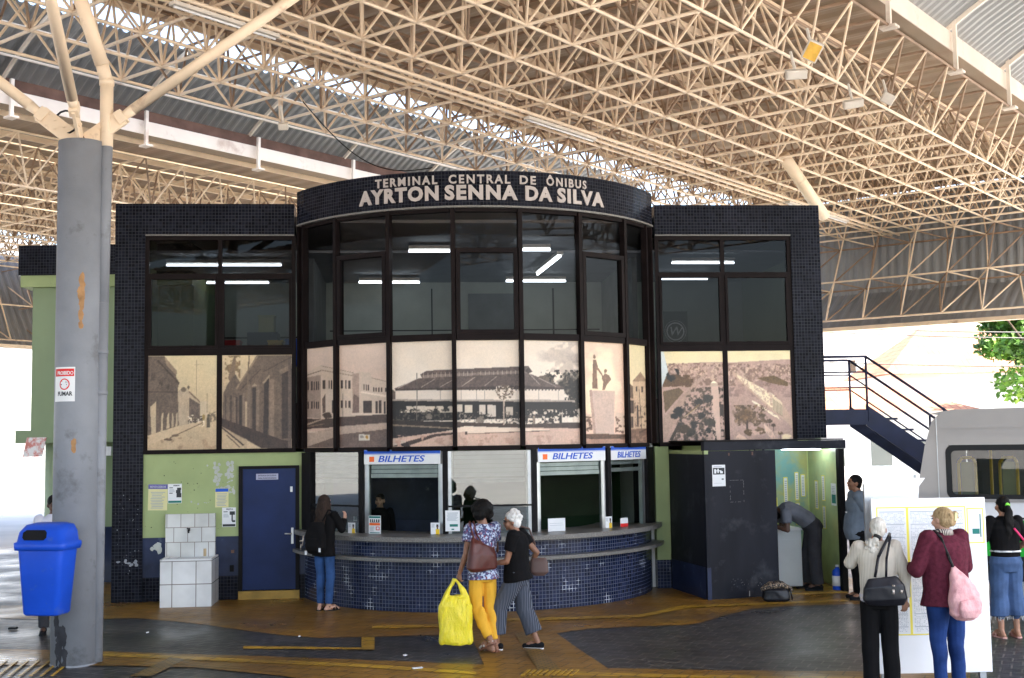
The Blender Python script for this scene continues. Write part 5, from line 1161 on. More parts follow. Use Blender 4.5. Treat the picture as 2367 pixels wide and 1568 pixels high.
# terminal platform: a raised slab under the roof
plat = [nd(-28, 19), nd(19.0, 19), nd(19.0, -16), nd(-28, -16)]
plat = [(p[0], p[1]) for p in plat]
m = MB(); m.add([(x, y, -.12) for x, y in plat] + [(x, y, 0) for x, y in plat], [(0, 1, 2, 3), (7, 6, 5, 4), (0, 4, 5, 1), (1, 5, 6, 2), (2, 6, 7, 3), (3, 7, 4, 0)]); struct(m.build('terminal_floor', M['floor_dark']))
g1 = lambda x, y: (x / 1.8208 / 1.0815, (1480 + y / 1.8208) / 1.0815)
g2 = lambda x, y: ((1200 + x / 2.367) / 1.0815, (1400 + y / 2.367) / 1.0815)
def gp(L_): return [G(*p) for p in L_]
dark1_top = [g1(-200, 118), g1(0, 122), g1(300, 130), g1(620, 120), g1(800, 137), g1(950, 152), g1(1100, 175), g1(1280, 197), g1(1450, 211), g1(1700, 206), g1(1900, 200), g1(2140, 196)]
dark1_bot = [g1(2205, 335), g1(1800, 318), g1(1200, 296), g1(800, 285), g1(450, 272), g1(0, 263), g1(-200, 260)]
dark2_top = [g2(450, 435), g2(640, 410), g2(880, 397), g2(1180, 388), g2(1270, 380), g2(1340, 362), g2(1450, 330), g2(1600, 292), g2(1750, 278), g2(1980, 268), g2(2230, 262), g2(2420, 256)]
apron_back = [(2010, 1355), (1950, 1330), (1700, 1300), (1400, 1290), (900, 1290), (500, 1330), (240, 1345), (130, 1398), (-60, 1402)]
poly = [g1(-200, 118)] + dark1_top[1:] + [g1(2205, 335), g2(-60, 655), g2(500, 655), g2(760, 645), g2(600, 540)] + dark2_top + apron_back
struct(sheet('ochre_apron', gp(poly), .004, 'floor_ochre'))
poly = [g1(-200, 260), g1(0, 263), g1(450, 272), g1(800, 285), g1(1200, 296), g1(1800, 318), g1(2205, 335), g2(-60, 655), g2(500, 655), g2(760, 645), g2(1300, 655), g2(1900, 662), g2(2900, 664), g2(2900, 735), g2(1900, 735), g2(300, 735), (1060, 1612), (850, 1590), (640, 1563), (455, 1545), (300, 1541), (100, 1540), (-100, 1538)]
struct(sheet('ochre_band', gp(poly), .008, 'floor_ochre'))
struct(sheet('yellow_line', gp([(175, 1512), (235, 1511), (420, 1519), (700, 1531), (900, 1541), (1100, 1556), (1100, 1562), (900, 1549), (700, 1539), (420, 1527), (235, 1519), (175, 1520)]), .012, 'floor_band'))
struct(sheet('yellow_line', gp([g2(560, 668), g2(900, 680), g2(1300, 688), g2(1700, 694), g2(2300, 700), g2(2300, 712), g2(1300, 705), g2(560, 690)]), .012, 'floor_band'))
struct(sheet('tactile_path', gp([g2(205, 440), g2(255, 432), g2(480, 655), g2(340, 655)]), .013, 'tactile'))
struct(sheet('tactile_path', gp([(300, 1566), (350, 1566), (430, 1527), (395, 1522)]), .013, 'tactile'))
struct(sheet('tactile_path', gp([g1(1645, 212), g1(1705, 212), g1(1705, 268), g1(1645, 268)]), .013, 'floor_band'))
struct(sheet('tactile_path', gp([g1(1110, 250), g1(1700, 258), g1(1700, 266), g1(1105, 262)]), .010, 'floor_band'))
struct(sheet('tactile_path', gp([g2(-60, 345), g2(260, 350), g2(940, 330), g2(1200, 275), g2(2180, 240), g2(2180, 250), g2(1230, 288), g2(960, 344), g2(260, 366), g2(-60, 360)]), .0125, 'floor_band'))
struct(sheet('tactile_path', gp([(860, 1449), (1090, 1444), (1090, 1450), (860, 1455)]), .0125, 'floor_band'))
m = MB()
for k in range(9): a = g2(250 + 36 * k, 692); b = g2(290 + 36 * k, 660); p, q = G(*a), G(*b); m.beam(p + (0, 0, .016), q + (0, 0, .016), .035, .008)
for k in range(7): p, q = G(0 + 25 * k - 30, 1566), G(45 + 25 * k - 30, 1530); m.beam(p + (0, 0, .016), q + (0, 0, .016), .03, .006)
struct(m.build('tactile_ribs', M['floor_band']))
r = random.Random(12)
def scrap(x, y, w, label):
    p = G(x, y); m = MB(); m.obox(p + (0, 0, .022), (w / 2, .01, .002), (-.01, .03, 0), (0, 0, .003)); tag(m.build('paper_scrap', M['paper']), label, 'litter')
scrap(965, 1549, .10, 'scrap of white paper on the ochre band near the walking pair'); scrap(341, 1466, .03, 'tiny white scrap on the dark floor below the fountain')
scrap(692, 1475, .02, 'tiny white speck on the dark floor left of the yellow square'); scrap(936, 1519, .03, 'small pale scrap on the dark floor left of the yellow bag')
p = G(30, 1456); m = MB(); m.obox(p + (0, 0, .02), (.05, 0, 0), (0, .04, 0), (0, 0, .012)); tag(m.build('dead_leaf', M['rubber'], bevel=.006), 'small dark clump lying on the floor at the far left', 'litter')
# asphalt lane outside at the right and behind
struct(sheet('road', [(-60, 46), (90, 46), (90, 56), (-60, 56)], -.11, 'asphalt'))

# ------------------------------------------------------------------ green kiosk at the left
kk = thing('green_kiosk', 'pale green side block with a black mosaic parapet, left of the grey pillar', 'building', (-8.5, 20.6, 0))
MB().box((.02, 0, 5.28), (3.0, 3, 5.80)).build('parapet', M['tile'], kk)
MB().box((.05, .03, 5.08), (3.0, 3, 5.279)).build('green_band', M['green'], kk); MB().box((.22, .15, 2.62), (3.0, 3, 5.079)).build('upper_wall', M['green2'], kk)
MB().box((.02, .0, 2.40), (3.0, 3, 2.619)).build('ledge', M['green2'], kk)
m = MB(); n = 20; cx, cy, rr = .95, 1.2, .82
for z0, z1, mt in ((0, .95, 'navy'), (.95, 2.399, 'green2')):
    m = MB(); vs = []
    for z in (z0, z1):
        for k in range(n + 1): a = math.pi + math.pi * .5 * k / n; vs.append((cx + rr * math.cos(a), cy + rr * math.sin(a), z))
        vs.append((3.0, cy - rr, z)); vs.append((3.0, 2.9, z)); vs.append((cx - rr, 2.9, z))
    w = n + 4; m.add(vs, [(k, (k + 1) % w, w + (k + 1) % w, w + k) for k in range(w)] + [tuple(range(w, 2 * w))]); m.build('rounded_wall', M[mt], kk, True)
hs = thing('hanging_sign', 'tilted red and white sign hanging from the green block', 'sign', D(80, 1034, 20.0))
MB().obox((0, 0, 0), (.16, 0, .0), (0, .015, 0), (.035, 0, .16)).build('panel', mat('faded_red_white', (.72, .25, .22), .5, vary=.2, dirt=(.85, .80, .80), dscale=6, dlo=.45, dhi=.55), hs)
bx = thing('wall_light_box', 'small white box lamp in the gap right of the grey pillar', 'light fitting', D(248, 1043, 18.6)); MB().box((-.12, 0, -.07), (.06, .1, .07)).build('housing', M['white'], bx)
# dark recess wall between pillar and hall
MB().box((2.0, -.9, 0), (3.2, .0, .9)).build('low_wall', M['navy'], kk)

# ------------------------------------------------------------------ stairs
st = thing('outdoor_stair', 'dark blue steel staircase descending to the right behind the ticket hall', 'staircase', (5.2, 20.2, 0))
sx0, sz0 = .70, 2.78; slope = -1.18 / .98 * .72
TR, RI = .26, .185; NS = 12
def sp(k): return np.array([sx0 + TR * k, 0, sz0 - RI * k])
for y in (0, 1.0):
    a, b = sp(0), sp(NS); m = MB(); m.beam(a + (0, y, -.10), b + (0, y, -.10), .03, .34, upv=(0, 1, 0)) if False else m.prism([(a[0], a[2] + .06), (b[0], b[2] + .06), (b[0], b[2] - .30), (a[0], a[2] - .30)], (0, y, 0), (1, 0, 0), (0, 0, 1), (0, .03, 0)); m.build('stringer', M['stair'], st)
m = MB().box((-.35, 0, 2.70), (.72, 1.0, 2.76)); m.build('landing', M['stair'], st); MB().box((-.35, -.02, 2.50), (.72, .01, 2.74)).build('landing_edge', M['stair'], st)
for k in range(1, NS): p = sp(k); MB().box((p[0] - .02, .03, p[2] - .02), (p[0] + TR + .01, .97, p[2] + .015)).build('tread', M['stair'], st)
def rail(y, xs):
    for zz, r_ in ((.88, .022), (.62, .013), (.36, .013)):
        m = MB(); m.tube((-.35, y, 2.76 + zz), (.72, y, 2.76 + zz), r_); m.tube((.72, y, 2.76 + zz), sp(NS) + (0, y, .06 + zz - .05), r_); m.build('handrail', M['stair'], st, True)
    for x in xs:
        z = 2.76 if x <= .72 else sz0 - RI * (x - sx0) / TR; MB().tube((x, y, z - .2), (x, y, z + .9), .02).build('rail_post', M['stair'], st, True)
rail(0, (-.1, .72, 2.0, 3.2)); rail(1.0, (.0, .72, 2.1, 3.2))
MB().box((-.2, .3, 0), (.0, .7, 2.70)).build('support', M['green2'], st)

# ------------------------------------------------------------------ van
vn_ = thing('passenger_van', 'silver high-roof passenger van with a green side stripe, cut by the right edge', 'van', (5.45, 16.5, 0), rad(-27))
prof = [(.0, .55), (.01, 1.2), (.05, 1.72), (.14, 2.2), (.24, 2.50), (.34, 2.60), (.50, 2.655), (3.0, 2.675), (5.6, 2.64), (5.9, 2.5), (6.3, 1.7), (6.9, 1.35), (7.0, .9), (7.0, .45)]
def vpr(poly, y0, y1, name, mt, par=vn_): return MB().prism(poly, (0, y0, 0), (1, 0, 0), (0, 0, 1), (0, y1 - y0, 0)).build(name, M[mt], par)
def between(x0, x1, z0, z1): return [(x0, z0), (x1, z0), (x1, z1), (x0, z1)]
W0, W1, WZ0, WZ1 = .44, 5.4, 1.47, 2.18
for y0, y1, nm in ((0, .06, 'side_panel'), (1.94, 2.0, 'side_panel')):
    vpr([(.03, 1.47), (.05, 1.72), (.14, 2.18), (W0, 2.18), (W0, 1.47)], y0, y1, nm, 'vanbody')
    vpr([(.14, 2.1801), (.24, 2.50), (.34, 2.60), (5.6, 2.62), (5.9, 2.5), (6.05, 2.18)], y0, y1, nm, 'vanbody')
    vpr([(W1, 1.47), (W1, 2.18), (6.05, 2.18), (6.35, 1.65), (6.6, 1.47)], y0, y1, nm, 'vanbody')
    vpr([(.0, 1.19), (.03, 1.4699), (6.6, 1.4699), (6.9, 1.35), (6.95, 1.19)], y0, y1, nm, 'vanwhite')
    vpr([(0, .72), (0, 1.1899), (6.95, 1.1899), (7.0, .72)], y0, y1, nm, 'vangreen')
    vpr([(0, .40), (0, .7199), (7.0, .7199), (7.0, .40)], y0, y1, nm, 'rubber')
vpr([(.2, 2.601), (.34, 2.63), (.5, 2.655), (3, 2.675), (5.6, 2.64), (5.7, 2.6)], .05, 1.95, 'roof', 'vanbody')
m = MB(); rp_ = [(0, .42), (.0, .55), (.01, 1.2), (.05, 1.72), (.14, 2.2), (.24, 2.50), (.34, 2.60)]; m.prism(rp_ + [(x + .04, z) for x, z in rp_[::-1]], (0, .06, 0), (1, 0, 0), (0, 0, 1), (0, 1.88, 0)); m.build('rear_door', M['vanbody'], vn_)
m = MB().box((.05, .06, .42), (6.9, 1.94, .50)); m.build('van_floor', M['rubber'], vn_)
m = MB().box((.06, -.03, 1.425), (6.4, 0, 1.465)); m.build('side_rail', M['vanbody'], vn_)
m = MB().tube((.30, -.012, 1.30), (.30, -.012, 2.55), .006); m.build('panel_seam', M['alu'], vn_)
MB().box((.2, -.012, 2.40), (5.8, 0, 2.412)).build('roof_rib', M['vanbody'], vn_); MB().box((.2, -.012, 2.23), (5.8, 0, 2.242)).build('roof_rib', M['vanbody'], vn_)
def vwin(x0, x1):
    f = MB(); r0 = .10
    def rr(x0, x1, z0, z1, r): return [(x + r * math.cos(a), z + r * math.sin(a)) for x, z, s in ((x1 - r, z1 - r, 0), (x0 + r, z1 - r, 1), (x0 + r, z0 + r, 2), (x1 - r, z0 + r, 3)) for a in np.linspace(s * math.pi / 2, (s + 1) * math.pi / 2, 6)]
    o, i = rr(x0 - .02, x1 + .02, WZ0 - .01, WZ1 - .0, r0), rr(x0 + .05, x1 - .05, WZ0 + .055, WZ1 - .075, .06); n = len(o)
    f.add([(x, -.008, z) for x, z in o] + [(x, -.008, z) for x, z in i], [(k, (k + 1) % n, n + (k + 1) % n, n + k) for k in range(n)])
    f.add([(x, 0.0, z) for x, z in o] + [(x, .05, z) for x, z in i], []); fo = f.build('window_frame', M['rubber'], vn_)
    MB().add([(x0 + .03, .01, WZ0 + .03), (x1 - .03, .01, WZ0 + .03), (x1 - .03, .01, WZ1 - .03), (x0 + .03, .01, WZ1 - .03)], [(0, 1, 2, 3)]).build('glass', M['vglass'], fo)
vwin(.42, 1.62); vwin(1.62, 3.2); vwin(3.2, 5.3)
MB().box((.46, 1.90, 1.0), (1.42, 1.935, 2.25)).build('dark_backing', M['intgrey'], vn_)  # added dark panel so the van's inside reads dark behind the first window
for k, (x, y) in enumerate(((.60, .5), (1.12, .6), (1.9, .5), (2.6, .5))):
    p = MB(); p.path([(x - .1, y, 1.2), (x - .1, y, 1.93), (x - .05, y, 2.0), (x + .08, y, 2.0), (x + .12, y, 1.93), (x + .12, y, 1.2)], .022, 8); po = p.build('seat_frame', M['seatyellow'], vn_, True)
    MB().box((x - .07, y + .02, 1.15), (x + .10, y + .08, 1.94)).build('seat_pad', M['seatback'], po)
MB().path([(.88, .9, .5), (.88, .9, 2.55)], .022, 8).build('grab_pole', M['seatyellow'], vn_, True); MB().path([(1.45, .5, 1.75), (1.45, .5, 2.4)], .02, 8).build('grab_pole', M['seatyellow'], vn_, True)
def wheel(x, y, par):
    m = MB(); prof_ = [(.36, -.1), (.38, -.06), (.38, .06), (.36, .1), (.22, .105), (.2, .06)]
    n = 28; vs = [(x + r_ * math.cos(2 * math.pi * k / n), y + w_, .38 + r_ * math.sin(2 * math.pi * k / n)) for r_, w_ in [(.2, -.06), (.22, -.105)] + prof_ for k in range(n)]
    L_ = 8; m.add(vs, [(a * n + k, a * n + (k + 1) % n, (a + 1) * n + (k + 1) % n, (a + 1) * n + k) for a in range(L_ - 1) for k in range(n)]); wo = m.build('wheel', M['rubber'], par, True)
    MB().tube((x, y - .07, .38), (x, y + .05, .38), .2, n=24).build('rim', M['alu'], wo)
for x in (1.25, 5.6): wheel(x, .12, vn_); wheel(x, 1.88, vn_)
MB().tube((1.72, -.012, .5), (1.72, -.012, 1.42), .005).build('panel_seam', M['rubber'], vn_); MB().box((.02, -.02, 1.205), (6.8, 0, 1.225)).build('trim_strip', M['rubber'], vn_); MB().box((-.012, .03, .95), (.02, .14, 1.35)).build('tail_light', M['redink'], vn_)
MB().box((-.03, .02, 1.66), (.0, .06, 1.78)).build('hinge', M['alu'], vn_)
MB().box((-.06, .0, .40), (.0, 2.0, .60)).build('bumper', M['rubber'], vn_)

# ------------------------------------------------------------------ timetable board
bd = thing('timetable_board', 'large glossy white board with yellow-framed timetables, at the right foreground', 'notice board', D(2013, 1150, 11.75) * np.array([1, 1, 0]), rad(1.5))
BW, BH = 1.11, 1.72
MB().box((0, 0, .06), (BW, .025, BH)).build('panel', M['board'], bd, bevel=.004)
for x in (.08, BW - .08): MB().box((x - .03, .03, 0), (x + .03, .07, BH - .1)).build('leg', M['alu'], bd)
def bq(m, u0, u1, z0, z1, y=-.002): m.add([(u0, y, z0), (u1, y, z0), (u1, y, z1), (u0, y, z1)], [(0, 1, 2, 3)])
r = random.Random(9)
def sheetp(u0, u1, z0, z1, kind):
    f = MB(); e = .012
    for q in ((u0, u1, z0, z0 + e), (u0, u1, z1 - e, z1), (u0, u0 + e, z0 + e, z1 - e), (u1 - e, u1, z0 + e, z1 - e)): bq(f, *q)
    fo = f.build('timetable_frame', M['yellow_line'], bd); p = MB(); bq(p, u0 + e, u1 - e, z0 + e, z1 - e); p.build('timetable_sheet', M['paper'], fo)
    t = MB()
    if kind:
        z = z1 - .05; row = 0
        while z > z0 + .03:
            if row % 9 == 0: bq(t, u0 + .03, u1 - .03, z, z + .006, -.003)
            else:
                u = u0 + .03
                while u < u1 - .035: 
                    w = .008 + .010 * r.random()
                    if r.random() > .25: bq(t, u, u + w, z, z + .004, -.003)
                    u += w + .008
            z -= .0135; row += 1
        t.build('timetable_rows', M['grey_ink'], fo)
    else:
        bq(t, u0 + .05, u0 + .12, z0 + .09, z0 + .14, -.003); bq(t, u1 - .04, u1 - .03, z0 + .06, z1 - .06, -.003); t.build('teal_block', M['teal'], fo)
sheetp(.045, .345, .42, 1.64, 1); sheetp(.345, .655, .42, 1.64, 1); sheetp(.655, .955 - .04, .8, 1.64, 1); sheetp(.925, 1.09, 1.28, 1.62, 0)
b2 = thing('header_board', 'slightly taller white board with a slanted right end, behind the timetable board', 'notice board', D(2012, 1130, 12.15) * np.array([1, 1, 0]))
MB().prism([(0, .1), (.44, .1), (.44, 1.76), (.55, 1.90), (0, 1.90)], (0, 0, 0), (1, 0, 0), (0, 0, 1), (0, .02, 0)).build('panel', M['board'], b2); MB().box((.05, .03, 0), (.10, .06, 1.7)).build('leg', M['alu'], b2)
ps = thing('steel_post', 'narrow steel post at the left edge of the white timetable board', 'post', D(2006, 1140, 11.9) * np.array([1, 1, 0])); MB().box((-.035, 0, 0), (.03, .04, 1.86)).build('shaft', M['alu'], ps)

# ------------------------------------------------------------------ outside: buildings, tree, walls
wb_ = thing('white_building', 'tall white building beyond the stairs, bleached by the sun', 'building', (10, 62, -.12))
MB().box((0, 0, 0), (20.3, 14, 13.5)).build('wall', M['stucco'], wb_)
for k in range(3):
    w = MB().box((4.2 + 3.0 * k, -.05, 5.6), (4.7 + 3.0 * k, 0, 6.3)).build('window', M['paper'], wb_); MB().box((4.25 + 3.0 * k, -.06, 5.65), (4.65 + 3.0 * k, -.051, 6.25)).build('pane', M['cglass'], w)
M['rooftile'] = tilemat('terracotta_roof', (.42, .17, .09), (.50, .23, .13), (.30, .12, .07), .25, .5, .02, rough=.8)
def house(name, label, x, y, w, d, h, rh, mt='stucco'):
    t = thing(name, label, 'house', (x, y, -.12)); MB().box((0, 0, 0), (w, d, h)).build('wall', M[mt], t)
    m = MB(); o = .4; m.add([(-o, -o, h), (w + o, -o, h), (w + o, d + o, h), (-o, d + o, h), (d * .4, d / 2, h + rh), (w - d * .4, d / 2, h + rh)], [(0, 1, 5, 4), (1, 2, 5), (2, 3, 4, 5), (3, 0, 4), (3, 2, 1, 0)]); m.build('roof', M['rooftile'], t)
    for k in range(3):
        wn_ = MB().box((w * (.2 + .25 * k), -.05, h * .35), (w * (.2 + .25 * k) + 1.0, 0, h * .7)).build('window', M['paper'], t); MB().box((w * (.2 + .25 * k) + .1, -.06, h * .38), (w * (.2 + .25 * k) + .9, -.051, h * .67)).build('pane', M['cglass'], wn_)
house('tiled_house', 'low house with an orange tiled roof behind the stair railing', 10.2, 46, 7.2, 6, 3.3, 1.1)
house('tiled_house', 'taller house with a pale tiled hip roof above the van', 16.3, 52, 7.5, 6, 5.0, 2.3)
bw = MB().box((-46, 57, -.12), (9.9, 57.4, 3.0)); tag(bw.build('boundary_wall', M['stucco']), 'long white boundary wall seen bleached beyond the left side', 'wall')
lw = thing('left_building', 'pale building far beyond the left opening', 'building', (-42, 64, -.12)); MB().box((0, 0, 0), (24, 10, 9)).build('wall', M['stucco'], lw); MB().box((-.4, -.6, 3.0), (24.4, 0, 3.3)).build('canopy', M['concrete'], lw)
def tree(name, label, x, y, h, cr, seed, n=5200):
    t = thing(name, label, 'tree', (x, y, -.12)); r = np.random.default_rng(seed)
    m = MB(); m.tube((0, 0, 0), (.1, 0, h * .45), .28, .2, 10)
    ends = []
    for k in range(9):
        a = k * 2.4; e = np.array([math.cos(a) * cr * .65, math.sin(a) * cr * .65, h * (.6 + .3 * ((k * 37) % 10) / 10)]); mid = np.array([.1 + math.cos(a) * cr * .2, math.sin(a) * cr * .2, h * .58]); m.tube((.1, 0, h * .44), mid, .14, .09, 7); m.tube(mid, e, .09, .03, 6); ends.append(e)
    m.build('trunk', M['trunk'], t, True)
    cl = [(np.array([math.cos(a) * cr * f, math.sin(a) * cr * f, h * (.55 + .42 * g)]), s) for a, f, g, s in zip(r.random(34) * 6.28, r.random(34) ** .6 * .85, r.random(34), .5 + .8 * r.random(34))]
    vs = []; fs = []
    for k in range(n):
        c, s = cl[k % len(cl)]; d = r.normal(size=3); d /= np.linalg.norm(d); d[2] *= .6; p = c + d * s * (.6 + .5 * r.random())
        a, b = r.normal(size=3), r.normal(size=3); a /= np.linalg.norm(a); b -= a * (a @ b); b /= np.linalg.norm(b); q = .08 + .09 * r.random(); i = len(vs)
        vs += [p - a * q, p + b * q * .6, p + a * q, p - b * q * .6]; fs.append((i, i + 1, i + 2, i + 3))
    m = MB(); m.v = [tuple(v) for v in vs]; m.f = fs; m.mi = [0] * len(fs); m.uv = [[(0, 0)] * 4] * len(fs); m.build('crown', M['leaf'], t)
lf = NT('leaf_green'); nf = lf.noise(.9, 4); lf.l(lf.ramp(nf, [(.35, (.025, .07, .012)), (.55, (.10, .24, .02)), (.75, (.26, .38, .03))]), lf.b.inputs['Base Color']); lf.b.inputs['Roughness'].default_value = .6; lf.b.inputs['Transmission Weight'].default_value = 0.0
M['leaf'] = lf.m
tree('street_tree', 'bright green tree at the right edge above the van', 19.3, 42.5, 7.6, 3.0, 5, 17000)
tree('street_tree', 'second tree cut off by the right edge, behind the first', 24, 48, 9.0, 3.4, 8, 9000)
for k, (za, zb) in enumerate(((6.4, 6.7), (5.7, 5.95), (5.55, 5.7), (4.6, 4.9))):
    a = np.array([10.0, 38.0, za]); b = np.array([30., 39, zb]); pts = [a + (b - a) * q / 12 + np.array([0, 0, -.35 * math.sin(math.pi * q / 12)]) for q in range(13)]
    tag(MB().path(pts, .02, 5).build('overhead_wire', M['cable']), ['top', 'second', 'third', 'lowest'][k] + ' of the overhead wires crossing in front of the tree', 'wire', 'overhead wires by the tree')
# ------------------------------------------------------------------ people
def nrm(v): v = np.array(v, float); return v / (np.linalg.norm(v) or 1)
class OB:      # closed shapes that are fused into one skin
    def __init__(s): s.m = MB()
    def cap(s, p0, r0, p1, r1, n=12, flat0=False, flat1=False):
        p0, p1 = np.array(p0, float), np.array(p1, float); d = nrm(p1 - p0); a = np.array([0, 0, 1.]) if abs(d[2]) < .9 else np.array([1., 0, 0])
        x = nrm(np.cross(d, a)); y = np.cross(d, x); R_ = []
        if flat0: R_.append((p0, r0))
        else:
            for t in (80, 50, 20): R_.append((p0 - d * r0 * math.sin(rad(t)), r0 * math.cos(rad(t))))
        if flat1: R_.append((p1, r1))
        else:
            for t in (20, 50, 80): R_.append((p1 + d * r1 * math.sin(rad(t)), r1 * math.cos(rad(t))))
        rings = [[c + (x * math.cos(2 * math.pi * k / n) + y * math.sin(2 * math.pi * k / n)) * r_ for k in range(n)] for c, r_ in R_]
        loftrings(s.m, rings); return s
    def loft(s, secs, side=(1, 0, 0), n=18, sq=1.0):    # (centre, rx along side, ry)
        C_ = [np.array(c, float) for c, _, _ in secs]; side = np.array(side, float); rings = []
        for k, (c, rx, ry) in enumerate(secs):
            d = nrm(C_[min(k + 1, len(C_) - 1)] - C_[max(k - 1, 0)]); x = nrm(side - d * (side @ d)); y = np.cross(d, x)
            rings.append([C_[k] + x * rx * math.copysign(abs(math.cos(a)) ** sq, math.cos(a)) + y * ry * math.copysign(abs(math.sin(a)) ** sq, math.sin(a)) for a in [2 * math.pi * q / n for q in range(n)]])
        loftrings(s.m, rings); return s
    def ell(s, c, r, n=14, rot=None):
        c = np.array(c, float); r = np.array(r, float) if not np.isscalar(r) else np.array([r] * 3); rings = []
        Rm = np.array(rot) if rot is not None else np.eye(3)
        for t in np.linspace(-80, 80, 9):
            rings.append([c + Rm @ (r * np.array([math.cos(rad(t)) * math.cos(2 * math.pi * k / n), math.cos(rad(t)) * math.sin(2 * math.pi * k / n), math.sin(rad(t))])) for k in range(n)])
        loftrings(s.m, rings); return s
    def fuse(s, name, mt, parent, voxel=.009, smooth=3, wr=0.0, wf=14.0, stretch=(1, 1, 1), seed=0):
        me = bpy.data.meshes.new('t'); me.from_pydata(s.m.v, [], s.m.f); me.update()
        bm = bmesh.new(); bm.from_mesh(me); bmesh.ops.recalc_face_normals(bm, faces=bm.faces); bm.to_mesh(me); bm.free()
        o = bpy.data.objects.new('t', me); COL.objects.link(o)
        rm = o.modifiers.new('r', 'REMESH'); rm.mode = 'VOXEL'; rm.voxel_size = voxel
        sm = o.modifiers.new('s', 'SMOOTH'); sm.factor = .5; sm.iterations = smooth
        dg = bpy.context.evaluated_depsgraph_get(); m2 = bpy.data.meshes.new_from_object(o.evaluated_get(dg))
        bpy.data.objects.remove(o); bpy.data.meshes.remove(me)
        if wr:
            n = len(m2.vertices); co = np.zeros(n * 3); m2.vertices.foreach_get('co', co); co = co.reshape(-1, 3); no = np.zeros(n * 3); m2.vertex_normals.foreach_get('vector', no); no = no.reshape(-1, 3)
            q = co * np.array(stretch) * wf + seed
            w = np.sin(q[:, 0] * 1.3 + 2.1 * np.sin(q[:, 2] * .7 + seed)) * .35 + np.sin(q[:, 2] * 1.9 + 1.7 * np.sin(q[:, 1] * 1.1) + 2 * np.sin(q[:, 0] * .8)) * .45 + np.sin((q[:, 1] + q[:, 2]) * 2.7 + 3 * np.sin(q[:, 0] * 1.2)) * .3
            co = co + no * (w * wr)[:, None]; m2.vertices.foreach_set('co', co.reshape(-1)); m2.update()
        m2.name = name; m2.materials.clear(); m2.materials.append(mt if not isinstance(mt, str) else M[mt])
        m2.polygons.foreach_set('use_smooth', [True] * len(m2.polygons)); m2.polygons.foreach_set('material_index', [0] * len(m2.polygons))
        o = bpy.data.objects.new(name, m2); COL.objects.link(o)
        if parent is not None: o.parent = parent
        return o
def cloth(name, c, rough=.85, **k): return mat(name, c, rough, bump=.25, bscale=160, spec=.12, **{**dict(vary=.22, scale=7), **k})
def skinmat(name, c):
    t = NT(name); f = t.noise(9, 4); t.l(t.ramp(f, [(.3, tuple(np.array(c) * .85)), (.7, tuple(np.array(c) * 1.1))]), t.b.inputs['Base Color']); t.b.inputs['Roughness'].default_value = .5
    t.b.inputs['Subsurface Weight'].default_value = .08; t.b.inputs['Subsurface Radius'].default_value = (.02, .008, .005); t.b.inputs['Subsurface Scale'].default_value = .5; return t.m
M['skin_brown'] = skinmat('skin_brown', (.27, .125, .07)); M['skin_light'] = skinmat('skin_light', (.50, .28, .19)); M['skin_tan'] = skinmat('skin_tan', (.38, .19, .115)); M['skin_dark'] = skinmat('skin_dark', (.10, .05, .032))
M['eye'] = mat('eye_dark', (.02, .015, .012), .2); M['lip'] = mat('lips', (.30, .09, .07), .5)
def hairmat(name, c1, c2, ns=(1, 1, .25)):
    t = NT(name); f = t.noise(60, 5, .7, sx=ns); t.l(t.ramp(f, [(.3, c1), (.7, c2)]), t.b.inputs['Base Color']); t.b.inputs['Roughness'].default_value = .6; t.b.inputs['Specular IOR Level'].default_value = .12; t.bump(f, .6, .01); return t.m
M['hair_black'] = hairmat('hair_black', (.003, .003, .003), (.012, .010, .009)); M['hair_white'] = hairmat('hair_white', (.52, .49, .45), (.88, .86, .82)); M['hair_blond'] = hairmat('hair_blonde', (.18, .11, .05), (.55, .40, .22)); M['hair_silver'] = hairmat('hair_silver', (.38, .34, .28), (.80, .76, .68)); M['hair_brownblack'] = hairmat('hair_dark_brown', (.012, .008, .006), (.05, .03, .022))
def hand(ob, wrist, d, palm, thumb, s=1.0, curl=.5):
    # d: along the hand, palm: palm normal (towards which fingers curl), thumb side direction
    d = nrm(d); palm = nrm(np.array(palm) - d * (np.array(palm) @ d)); t = nrm(np.cross(d, palm)); t = t if t @ np.array(thumb) > 0 else -t
    w = np.array(wrist, float); pc = w + d * .045 * s
    ob.loft([(w - d * .01, .024 * s, .019 * s), (w + d * .02 * s, .030 * s, .017 * s), (w + d * .06 * s, .040 * s, .015 * s), (w + d * .088 * s, .038 * s, .012 * s)], side=t, n=12)
    for k, (u, L_) in enumerate(((.028, .068), (.010, .076), (-.009, .070), (-.027, .056))):
        b = w + d * .084 * s + t * u * s; a = .25 + curl * .55
        for seg, f in ((0, .45), (1, .32), (2, .23)):
            dd = nrm(d * math.cos(a) + palm * math.sin(a) + t * u * 1.5); e = b + dd * L_ * f * s; ob.cap(b, .0092 * s * (1 - .1 * seg), e, .0085 * s * (1 - .1 * seg), 8); b = e; a += curl * .85
    b = w + d * .028 * s + t * .028 * s
    d1 = nrm(d * .65 + t * .65 + palm * .3); e = b + d1 * .038 * s; ob.cap(b, .012 * s, e, .0105 * s, 8); d2 = nrm(d * .95 + t * .15 + palm * (.3 + curl * .5)); ob.cap(e, .0105 * s, e + d2 * .032 * s, .009 * s, 8)
